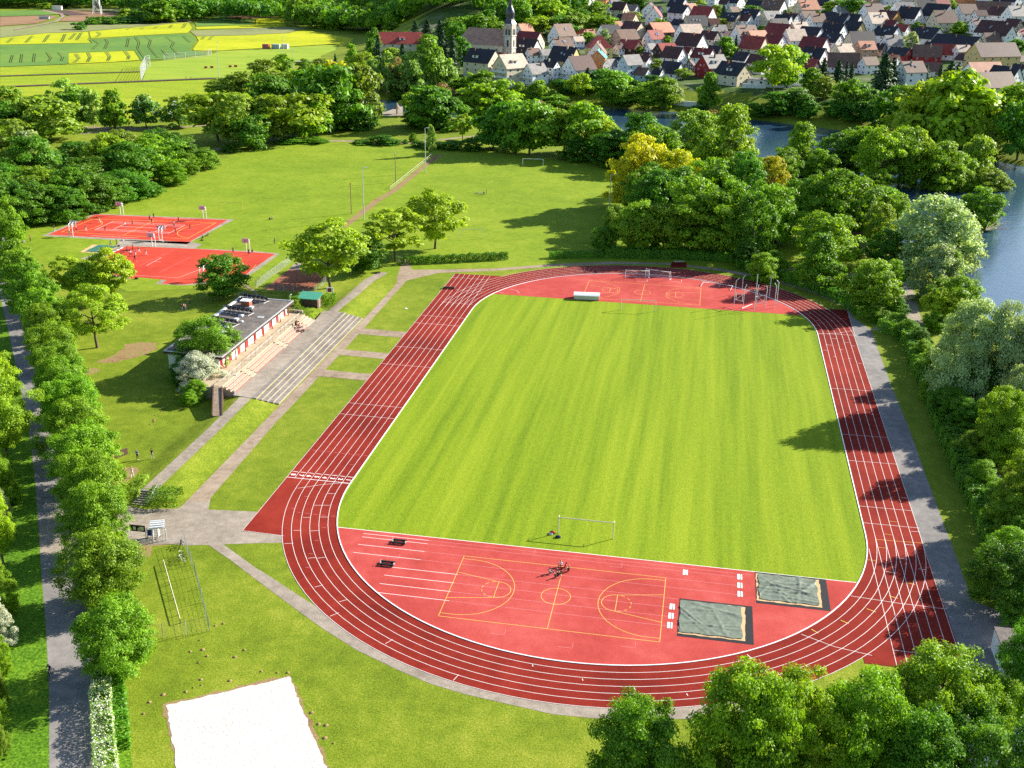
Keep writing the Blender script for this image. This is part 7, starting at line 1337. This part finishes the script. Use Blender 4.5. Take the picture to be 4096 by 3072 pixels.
# ------------------------------------------------------------------ bicycles
def make_bike(col):
    o = empty('bicycle', (0, 0, 0)); fm = mat('bicycle paint %s' % (col,), col, rough=.35)
    for y in (-.52, .52):
        b = MB(); b.tube([(0, y+.33*math.cos(R(t)), .34+.33*math.sin(R(t))) for t in range(0, 361, 24)], .02, 5); 
        for t in range(0, 180, 30): b.tube([(0, y-.32*math.cos(R(t)), .34-.32*math.sin(R(t))), (0, y+.32*math.cos(R(t)), .34+.32*math.sin(R(t)))], .004, 3)
        b.build('wheel', M_BLACK, o)
    b = MB(); bb, st_, hd = (0, -.05, .3), (0, -.2, .82), (0, .34, .86)
    for a, c in ((bb, st_), (st_, hd), (bb, hd), (bb, (0, -.52, .34)), (st_, (0, -.52, .34)), (hd, (0, .52, .34))): b.tube([a, c], .022, 5)
    b.build('frame', fm, o); b = MB(); b.box(-.07, .07, -.34, -.1, .86, .92); b.build('saddle', M_BLACK, o)
    b = MB(); b.tube([(-.28, .25, .98), (-.1, .36, 1.0), (.1, .36, 1.0), (.28, .25, .98)], .018, 5); b.tube([hd, (0, .36, 1.0)], .02, 5); b.build('handlebar', M_STEEL, o); return o
for (x, y), col, rz, lb in (((945, 520), (.02, .02, .025), .25, 'black bicycle leaning at the top end of the mesh fence'), ((985, 545), (.5, .5, .52), .4, 'silver bicycle beside the black one at the mesh fence'), ((965, 740), (.08, .09, .12), 1.2, 'dark bicycle standing in the grass by the mesh fence'), ((968, 810), (.6, .62, .62), 1.35, 'white bicycle, lowest of those by the mesh fence')):
    o = make_bike(col); o.location = G(*CG(x, y)); o.rotation_euler = (0, .1, rz); tag(o, lb, 'bicycle', 'bicycles at the mesh fence')
# ------------------------------------------------------------------ people
SK = {  # parent, radius; the figure faces +y
 'pelvis': (None, .125), 'chest': ('pelvis', .145), 'neck': ('chest', .058), 'head': ('neck', .098), 'crown_': ('head', .075), 'nose': ('head', .022)}
for s in 'lr':
    SK.update({s+'sh': ('chest', .062), s+'el': (s+'sh', .044), s+'wr': (s+'el', .030), s+'pa': (s+'wr', .032), s+'hip': ('pelvis', .088), s+'kn': (s+'hip', .060), s+'an': (s+'kn', .042), s+'toe': (s+'an', .038)})
    for i, f in enumerate(('ix', 'mi', 'ri', 'li')): SK[s+f+'1'] = (s+'pa', .0095); SK[s+f+'2'] = (s+f+'1', .008)
    SK[s+'th1'] = (s+'pa', .0105); SK[s+'th2'] = (s+'th1', .009)
def base_pose():
    P = {'pelvis': (0, 0, .95), 'chest': (0, .01, 1.28), 'neck': (0, 0, 1.49), 'head': (0, .02, 1.62), 'crown_': (0, .01, 1.70)}
    for s, g in (('l', -1), ('r', 1)): P.update({s+'sh': (g*.185, 0, 1.41), s+'el': (g*.235, -.02, 1.13), s+'wr': (g*.25, .05, .88), s+'hip': (g*.095, 0, .90), s+'kn': (g*.105, .02, .50), s+'an': (g*.11, -.02, .08), s+'toe': (g*.125, .15, .04)})
    return P
POSES = {
 'stand': {}, 'walk': {'rkn': (.10, .20, .53), 'ran': (.10, .20, .09), 'rtoe': (.11, .37, .06), 'lkn': (-.10, -.02, .50), 'lan': (-.10, -.32, .14), 'ltoe': (-.11, -.18, .04), 'lel': (-.25, .05, 1.14), 'lwr': (-.22, .26, .98), 'rel': (.25, -.16, 1.16), 'rwr': (.26, -.14, .90)},
 'run': {'pelvis': (0, 0, .92), 'chest': (0, .10, 1.24), 'neck': (0, .17, 1.44), 'head': (0, .22, 1.56), 'crown_': (0, .22, 1.65), 'lsh': (-.18, .13, 1.38), 'rsh': (.18, .13, 1.38), 'rkn': (.10, .32, .70), 'ran': (.10, .22, .30), 'rtoe': (.11, .38, .24), 'lkn': (-.10, -.12, .50), 'lan': (-.10, -.42, .22), 'ltoe': (-.10, -.34, .06), 'lel': (-.26, .22, 1.18), 'lwr': (-.18, .46, 1.26), 'rel': (.28, -.12, 1.22), 'rwr': (.26, -.02, .98)},
 'throw': {'rel': (.30, .08, 1.62), 'rwr': (.24, .18, 1.88), 'lel': (-.34, .14, 1.30), 'lwr': (-.36, .36, 1.40), 'rkn': (.12, .10, .50), 'ran': (.18, .16, .08), 'rtoe': (.2, .33, .04), 'lan': (-.18, -.16, .09), 'ltoe': (-.2, .0, .04)},
 'wide': {'lkn': (-.24, .08, .48), 'lan': (-.36, .0, .08), 'ltoe': (-.42, .16, .04), 'rkn': (.24, .08, .48), 'ran': (.36, 0, .08), 'rtoe': (.42, .16, .04), 'pelvis': (0, -.06, .86), 'lhip': (-.1, -.05, .82), 'rhip': (.1, -.05, .82), 'chest': (0, .06, 1.18), 'neck': (0, .12, 1.38), 'head': (0, .15, 1.50), 'crown_': (0, .15, 1.58), 'lsh': (-.18, .1, 1.31), 'rsh': (.18, .1, 1.31), 'lel': (-.30, .24, 1.10), 'lwr': (-.24, .45, 1.05), 'rel': (.30, .24, 1.10), 'rwr': (.24, .45, 1.05)},
 'sit': {'pelvis': (0, 0, .13), 'chest': (0, .02, .47), 'neck': (0, .05, .68), 'head': (0, .09, .81), 'crown_': (0, .09, .90), 'lsh': (-.18, .03, .60), 'rsh': (.18, .03, .60), 'lel': (-.27, .14, .40), 'lwr': (-.15, .36, .42), 'rel': (.27, .14, .40), 'rwr': (.15, .36, .42), 'lhip': (-.1, .06, .12), 'rhip': (.1, .06, .12), 'lkn': (-.16, .42, .46), 'rkn': (.16, .42, .46), 'lan': (-.13, .66, .09), 'ran': (.13, .66, .09), 'ltoe': (-.15, .84, .045), 'rtoe': (.15, .84, .045)},
 'lean': {'pelvis': (0, 0, .13), 'chest': (0, -.16, .45), 'neck': (0, -.24, .64), 'head': (0, -.24, .78), 'crown_': (0, -.25, .87), 'lsh': (-.19, -.22, .56), 'rsh': (.19, -.22, .56), 'lel': (-.28, -.34, .32), 'lwr': (-.27, -.40, .07), 'rel': (.28, -.34, .32), 'rwr': (.27, -.40, .07), 'lhip': (-.1, .05, .12), 'rhip': (.1, .05, .12), 'lkn': (-.13, .46, .20), 'rkn': (.13, .46, .20), 'lan': (-.12, .86, .08), 'ran': (.12, .86, .08), 'ltoe': (-.16, .93, .20), 'rtoe': (.16, .93, .20)},
 'bench': {'pelvis': (0, 0, .56), 'chest': (0, .05, .90), 'neck': (0, .10, 1.10), 'head': (0, .15, 1.23), 'crown_': (0, .15, 1.32), 'lsh': (-.18, .07, 1.03), 'rsh': (.18, .07, 1.03), 'lel': (-.25, .16, .80), 'lwr': (-.12, .36, .70), 'rel': (.25, .16, .80), 'rwr': (.12, .36, .70), 'lhip': (-.1, .05, .54), 'rhip': (.1, .05, .54), 'lkn': (-.13, .46, .52), 'rkn': (.13, .46, .52), 'lan': (-.12, .48, .09), 'ran': (.12, .48, .09), 'ltoe': (-.14, .65, .05), 'rtoe': (.14, .65, .05)},
 'ride': {'pelvis': (0, -.22, 1.03), 'chest': (0, .0, 1.33), 'neck': (0, .12, 1.51), 'head': (0, .2, 1.63), 'crown_': (0, .2, 1.72), 'lsh': (-.18, .06, 1.44), 'rsh': (.18, .06, 1.44), 'lel': (-.27, .18, 1.22), 'lwr': (-.27, .27, 1.04), 'rel': (.27, .18, 1.22), 'rwr': (.27, .27, 1.04), 'lhip': (-.1, -.2, .98), 'rhip': (.1, -.2, .98), 'lkn': (-.11, .16, .78), 'rkn': (.11, .1, .62), 'lan': (-.11, -.02, .46), 'ran': (.11, -.08, .20), 'ltoe': (-.12, .14, .42), 'rtoe': (.12, .09, .16)},
}
PART = {'pelvis': 2, 'chest': 1, 'neck': 0, 'head': 0, 'crown_': 0, 'nose': 0}
for s in 'lr':
    for k, v in (('sh', 1), ('el', 1), ('wr', 0), ('pa', 0), ('hip', 2), ('kn', 2), ('an', 2), ('toe', 3)): PART[s+k] = v
    for f in ('ix', 'mi', 'ri', 'li', 'th'): PART[s+f+'1'] = 0; PART[s+f+'2'] = 0
M_SKIN = mat('skin', (.50, .29, .20), var=.06); M_HAIRS = [mat('dark hair', (.025, .017, .012), var=.3), mat('brown hair', (.09, .05, .025), var=.3), mat('fair hair', (.35, .23, .10), var=.2)]
_PB = {}
def body_mesh(pose):
    if pose in _PB: return _PB[pose]
    P = {k: Vector(v) for k, v in {**base_pose(), **POSES[pose]}.items()}
    P['nose'] = P['head']+Vector((0, .105, -.01))
    for s, g in (('l', -1), ('r', 1)):
        d = (P[s+'wr']-P[s+'el']).normalized(); side_ = d.cross(Vector((g, 0, .2))).normalized()
        if side_.length < .1: side_ = Vector((0, 1, 0))
        nrm = d.cross(side_).normalized(); P[s+'pa'] = P[s+'wr']+d*.065
        for i, f in enumerate(('ix', 'mi', 'ri', 'li')):
            ln = (.043, .048, .045, .036)[i]; b_ = P[s+'pa']+d*.035+side_*(.030-.020*i); P[s+f+'1'] = b_+d*ln*.5; P[s+f+'2'] = b_+d*ln*1.4+nrm*.018
        P[s+'th1'] = P[s+'pa']+side_*.045+d*.004; P[s+'th2'] = P[s+'th1']+side_*.014+d*.034
    names = list(SK); idx = {n: i for i, n in enumerate(names)}
    me = bpy.data.meshes.new('skeleton'); me.from_pydata([tuple(P[n]) for n in names], [(idx[n], idx[SK[n][0]]) for n in names if SK[n][0]], [])
    ob = bpy.data.objects.new('skeleton', me); COL.objects.link(ob); ob.modifiers.new('skin', 'SKIN'); ss = ob.modifiers.new('smooth', 'SUBSURF'); ss.levels = 1
    for n in names: sv = me.skin_vertices[0].data[idx[n]]; sv.radius = (SK[n][1], SK[n][1]*(.72 if n in ('chest', 'pelvis') else 1)); sv.use_root = n == 'pelvis'
    dg = bpy.context.evaluated_depsgraph_get(); out = bpy.data.meshes.new_from_object(ob.evaluated_get(dg)); out.name = 'body'
    bpy.data.objects.remove(ob); bpy.data.meshes.remove(me)
    segs = [(n, np.array(P[SK[n][0]]), np.array(P[n])) for n in names if SK[n][0]]
    cs = np.array([p.center[:] for p in out.polygons]); best = np.full(len(cs), 9.); lab = np.zeros(len(cs), int)
    for n, a, c in segs:
        ab = c-a; t = np.clip(((cs-a) @ ab)/max(ab @ ab, 1e-9), 0, 1); d = np.linalg.norm(cs-a-t[:, None]*ab, axis=1); d = d-(.03 if n.endswith('sh') else 0)
        v = PART[n]; l = np.full(len(cs), v)
        if n == 'chest': l = np.where(t < .12, 2, 1)
        if n.endswith('el'): l = np.where(t > .6, 0, 1)
        if n.endswith('hip'): l = np.full(len(cs), 2)
        if n == 'neck': l = np.where(t < .75, 1, 0)
        up = d < best; best = np.where(up, d, best); lab = np.where(up, l, lab)
    out.materials.clear()
    for _ in range(4): out.materials.append(M_SKIN)
    out.polygons.foreach_set('material_index', lab.astype(np.int32)); out.polygons.foreach_set('use_smooth', np.ones(len(cs), bool))
    _PB[pose] = (out, P['head']); return _PB[pose]
hb = MB(); hb.lathe([(.104, -.02), (.116, .03), (.110, .085), (.075, .125), (.01, .14)], 10, (0, -.018, 0)); HAIR = [hb.mesh('hair', m) for m in M_HAIRS]
fb = MB()
for x in (-.033, .033): fb.lathe([(.001, -.012), (.012, 0), (.001, .012)], 6, (x, .093, .012))
fb.box(-.022, .022, .088, .1, -.052, -.044); FACE = fb.mesh('face', M_WOODD)
CLO = {'white': (.72, .72, .74), 'black': (.018, .018, .022), 'navy': (.02, .03, .09), 'red': (.50, .03, .04), 'grey': (.30, .30, .32), 'blue': (.04, .13, .45), 'yellow': (.62, .42, .10), 'pale': (.50, .52, .55), 'pink': (.55, .16, .25), 'jeans': (.09, .12, .20), 'plaid': (.55, .52, .58), 'skin': (.50, .29, .20), 'brown': (.14, .08, .05)}
MC = {k: mat(k+' cloth', v, var=.12) for k, v in CLO.items()}
def mat_plaid():
    m, nt, p = _new('black and white checked cloth'); c = nt.nodes.new('ShaderNodeTexChecker'); c.inputs['Scale'].default_value = 14; c.inputs[1].default_value = (.7, .7, .74, 1); c.inputs[2].default_value = (.10, .06, .14, 1)
    tc = nt.nodes.new('ShaderNodeTexCoord'); nt.links.new(tc.outputs['Object'], c.inputs[0]); nt.links.new(c.outputs[0], p.inputs['Base Color']); return m
MC['plaid'] = mat_plaid()
prn = random.Random(12)
def person(p, pose, shirt, trs, face, label, group=None, shoes='white', hair=None, s=1.0):
    me, head = body_mesh(pose)
    o = link('person', me, None, p, (0, 0, R(face)), (s, s, s))
    for i, k in enumerate(('skin', shirt, trs, shoes)):
        o.material_slots[i].link = 'OBJECT'; o.material_slots[i].material = M_SKIN if i == 0 else MC[k]
    link('hair', HAIR[prn.randrange(3) if hair is None else hair], o, head); link('face', FACE, o, head)
    return tag(o, label, 'person', group)
GA, GB = 'players on the far court', 'players on the near court'
for x, y, po, sh, tr, fc, lb, g in (
 (472, 340, 'stand', 'black', 'white', 200, 'person in a black top and white trousers on grass left of the far court', GA), (264, 428, 'stand', 'brown', 'black', 90, 'person in brown standing on the grass at the far left of the courts', GA), (200, 440, 'sit', 'pale', 'grey', 0, 'person in pale clothes sitting alone on the grass at the far left', GA),
 (660, 336, 'throw', 'white', 'black', -60, 'person in white raising an arm beside the left near hoop', GA), (745, 338, 'walk', 'black', 'white', 90, 'person in black and white walking right of the left near hoop', GA), (862, 266, 'throw', 'yellow', 'white', 180, 'person in yellow throwing inside the left curved line', GA), (910, 345, 'run', 'black', 'red', -90, 'person in black with red shorts running on the far court', GA),
 (1085, 311, 'run', 'white', 'jeans', 60, 'person in white running at the middle of the far court', GA), (1147, 287, 'walk', 'black', 'black', 120, 'person in black with white shoes left of the court middle', GA), (1295, 248, 'stand', 'black', 'black', 170, 'person in black standing left in the pair at the far side', GA), (1330, 232, 'stand', 'navy', 'black', 190, 'person in navy standing right in the pair at the far side', GA), (1313, 278, 'walk', 'black', 'black', 0, 'person in black walking in front of the pair at the far side', GA),
 (1367, 334, 'wide', 'navy', 'navy', 90, 'person in navy crouching by the right near hoop', GA), (1505, 302, 'throw', 'white', 'navy', 200, 'person in a white shirt and navy shorts right of the far court middle', GA), (1545, 263, 'stand', 'red', 'black', 180, 'person in red standing at the far right of the far court', GA), (1518, 356, 'walk', 'red', 'black', 20, 'person in red walking at the near right of the far court', GA), (1640, 332, 'run', 'black', 'brown', -90, 'person in black running inside the right curved line', GA),
 (1755, 402, 'sit', 'black', 'black', 60, 'person in black sitting left in the pair beside the far court', GA), (1795, 380, 'lean', 'navy', 'black', 60, 'person in navy leaning back right in the pair beside the far court', GA), (604, 384, 'stand', 'black', 'black', 0, 'person in black standing at the post of the left near hoop', GA), (1390, 432, 'sit', 'white', 'pale', -90, 'person in white sitting at the foot of the right near hoop', GA),
 (1010, 462, 'stand', 'black', 'black', -90, 'person in black standing on the path at the jump pit', GB), (957, 470, 'wide', 'grey', 'jeans', 0, 'person in grey bending over the dark green tarpaulin', GB), (1098, 522, 'run', 'navy', 'navy', -60, 'person in navy running at the left of the near court group', GB), (1130, 556, 'wide', 'white', 'black', 30, 'person in white crouching in the near court group', GB), (1152, 512, 'throw', 'red', 'red', 180, 'person all in red in the near court group', GB), (1175, 553, 'walk', 'jeans', 'white', 60, 'person in blue and white in the middle of the near court group', GB), (1205, 527, 'run', 'black', 'white', 100, 'person in black and white at the right of the near court group', GB), (1265, 546, 'walk', 'black', 'white', 100, 'person with dark top standing apart right of the near court group', GB), (1166, 598, 'wide', 'black', 'black', 0, 'person in black with spread legs below the near court group', GB), (1048, 578, 'wide', 'black', 'brown', -90, 'person in black bending behind the tree at the near court', GB),
 (2015, 531, 'stand', 'grey', 'black', 180, 'person in grey at the right end of the near court', GB), (2150, 545, 'stand', 'black', 'black', 190, 'person in black under the right far hoop of the near court', GB), (2182, 521, 'sit', 'black', 'black', 180, 'person in black sitting beside the right far hoop', GB), (1730, 742, 'stand', 'black', 'black', 0, 'person in black at the post of the near hoop by the dark tree', GB),
 (1572, 1030, 'stand', 'black', 'grey', 30, 'person in black at the left of the four on the lawn', 'people on the club house lawn'), (1592, 1024, 'stand', 'white', 'black', -60, 'person in white in the middle of the four on the lawn', 'people on the club house lawn'), (1607, 1028, 'stand', 'red', 'jeans', 100, 'person in red with jeans among the four on the lawn', 'people on the club house lawn'), (1648, 972, 'walk', 'brown', 'black', 150, 'person in dark brown walking away under the round tree', 'people on the club house lawn')):
    person(T(0, 1, x, y), po, sh, tr, fc, lb, g)
for x, y, po, sh, tr, fc, lb, g in ((118, 241, 'sit', 'black', 'jeans', 0, 'left one of two people sitting on the lawn behind the courts', 'pair on the lawn'), (140, 239, 'sit', 'grey', 'black', 20, 'right one of two people sitting on the lawn behind the courts', 'pair on the lawn'), (162, 452, 'walk', 'black', 'black', 100, 'person in black walking alone right of the near court', None),
 (1915, 14, 'lean', 'pale', 'grey', 90, 'person in pale clothes lying back on the far lawn', 'group on the far lawn'), (1945, 14, 'sit', 'white', 'grey', -40, 'person in white sitting in the group on the far lawn', 'group on the far lawn'), (1968, 20, 'sit', 'black', 'black', 0, 'person in black sitting in the group on the far lawn', 'group on the far lawn'), (1990, 20, 'stand', 'black', 'black', 90, 'person in black standing with the group on the far lawn', 'group on the far lawn')):
    person(T(1, 1, x, y), po, sh, tr, fc, lb, g)
GL = 'people walking on the left lawn'
for x, y, po, sh, tr, fc, lb in ((1190, 656, 'stand', 'blue', 'black', 0, 'person in a bright blue jacket walking away on the left lawn'), (1317, 646, 'walk', 'black', 'grey', 10, 'person in black with a backpack beside the one in blue'), (1085, 822, 'walk', 'black', 'black', 20, 'person in black carrying a bag on the bare earth'), (1145, 806, 'walk', 'white', 'white', 10, 'person all in white walking on the bare earth')): person(T(0, 2, x, y), po, sh, tr, fc, lb, GL)
def CT(x, y): return G(2100+x*260/1270, 2200+y*260/1270)
for x, y, po, sh, tr, fc, lb in ((470, 470, 'sit', 'plaid', 'black', -70, 'person in a checked shirt sitting left of the group on the tartan'), (655, 515, 'lean', 'black', 'black', 10, 'person in a black shirt leaning back, nearest in the group on the tartan'), (700, 322, 'sit', 'white', 'black', 170, 'person in white sitting farthest in the group on the tartan'), (765, 370, 'lean', 'red', 'red', 110, 'person in red reclining in the group on the tartan'), (862, 428, 'sit', 'black', 'brown', 80, 'person in black crouching right in the group on the tartan')):
    q = CT(x, y); q.z = .035; person(q, po, sh, tr, fc, lb, 'people sitting on the lower tartan area')
for x, y, i, sh, tr, po, lb in ((318, 1176, 1, 'grey', 'black', 'bench', 'person in grey, leftmost on the spectator steps'), (345, 1148, 0, 'red', 'navy', 'bench', 'person in red at the top of the spectator steps'), (362, 1150, 0, 'brown', 'black', 'bench', 'person in brown at the top right of the spectator steps'), (345, 1205, 2, 'pink', 'black', 'bench', 'person in pink, lower left on the spectator steps'), (375, 1172, 1, 'red', 'jeans', 'bench', 'person in red with jeans in the middle of the spectator steps'), (400, 1192, 2, 'jeans', 'jeans', 'bench', 'person in blue, lower right on the spectator steps'), (412, 1200, 2, 'white', 'black', 'bench', 'person in white, rightmost on the spectator steps'), (330, 1150, 0, 'black', 'black', 'bench', 'person in black at the top left of the spectator steps')):
    q = Gz(*tile(1, 1, x, y), 1.9-.3*i+.1); zt = 1.9-.3*i; person((min(max(q.x, -68.0+.75*i+.35), -68+.75*i+.6), q.y, zt-.32 if po == 'bench' else zt), po, sh, tr, -90+prn.uniform(-30, 30), lb, 'people sitting on the spectator steps')
person(G(*C3(705, 375)), 'sit', 'grey', 'black', 120, 'person in grey and black sitting on the track behind the throwing cage'); person(T(3, 1, 1172, 992), 'walk', 'red', 'black', 0, 'person in red walking on the riverside path')
person(T(0, 0, 1608, 684), 'walk', 'black', 'black', 90, 'left one of two people walking along the distant pitch', 'walkers at the distant pitch'); person(T(0, 0, 1650, 688), 'walk', 'navy', 'black', 90, 'right one of two people walking along the distant pitch', 'walkers at the distant pitch')
q = T(0, 3, 438, 872); o = make_bike((.05, .07, .12)); o.location = (q.x, q.y, .01); o.rotation_euler = (0, 0, R(188)); tag(o, 'bicycle ridden along the left road', 'bicycle')
person((q.x, q.y, .01), 'ride', 'navy', 'navy', 188, 'person in dark blue riding a bicycle on the left road', None, 'black', 2)
bag_p = T(0, 2, 1317, 646)
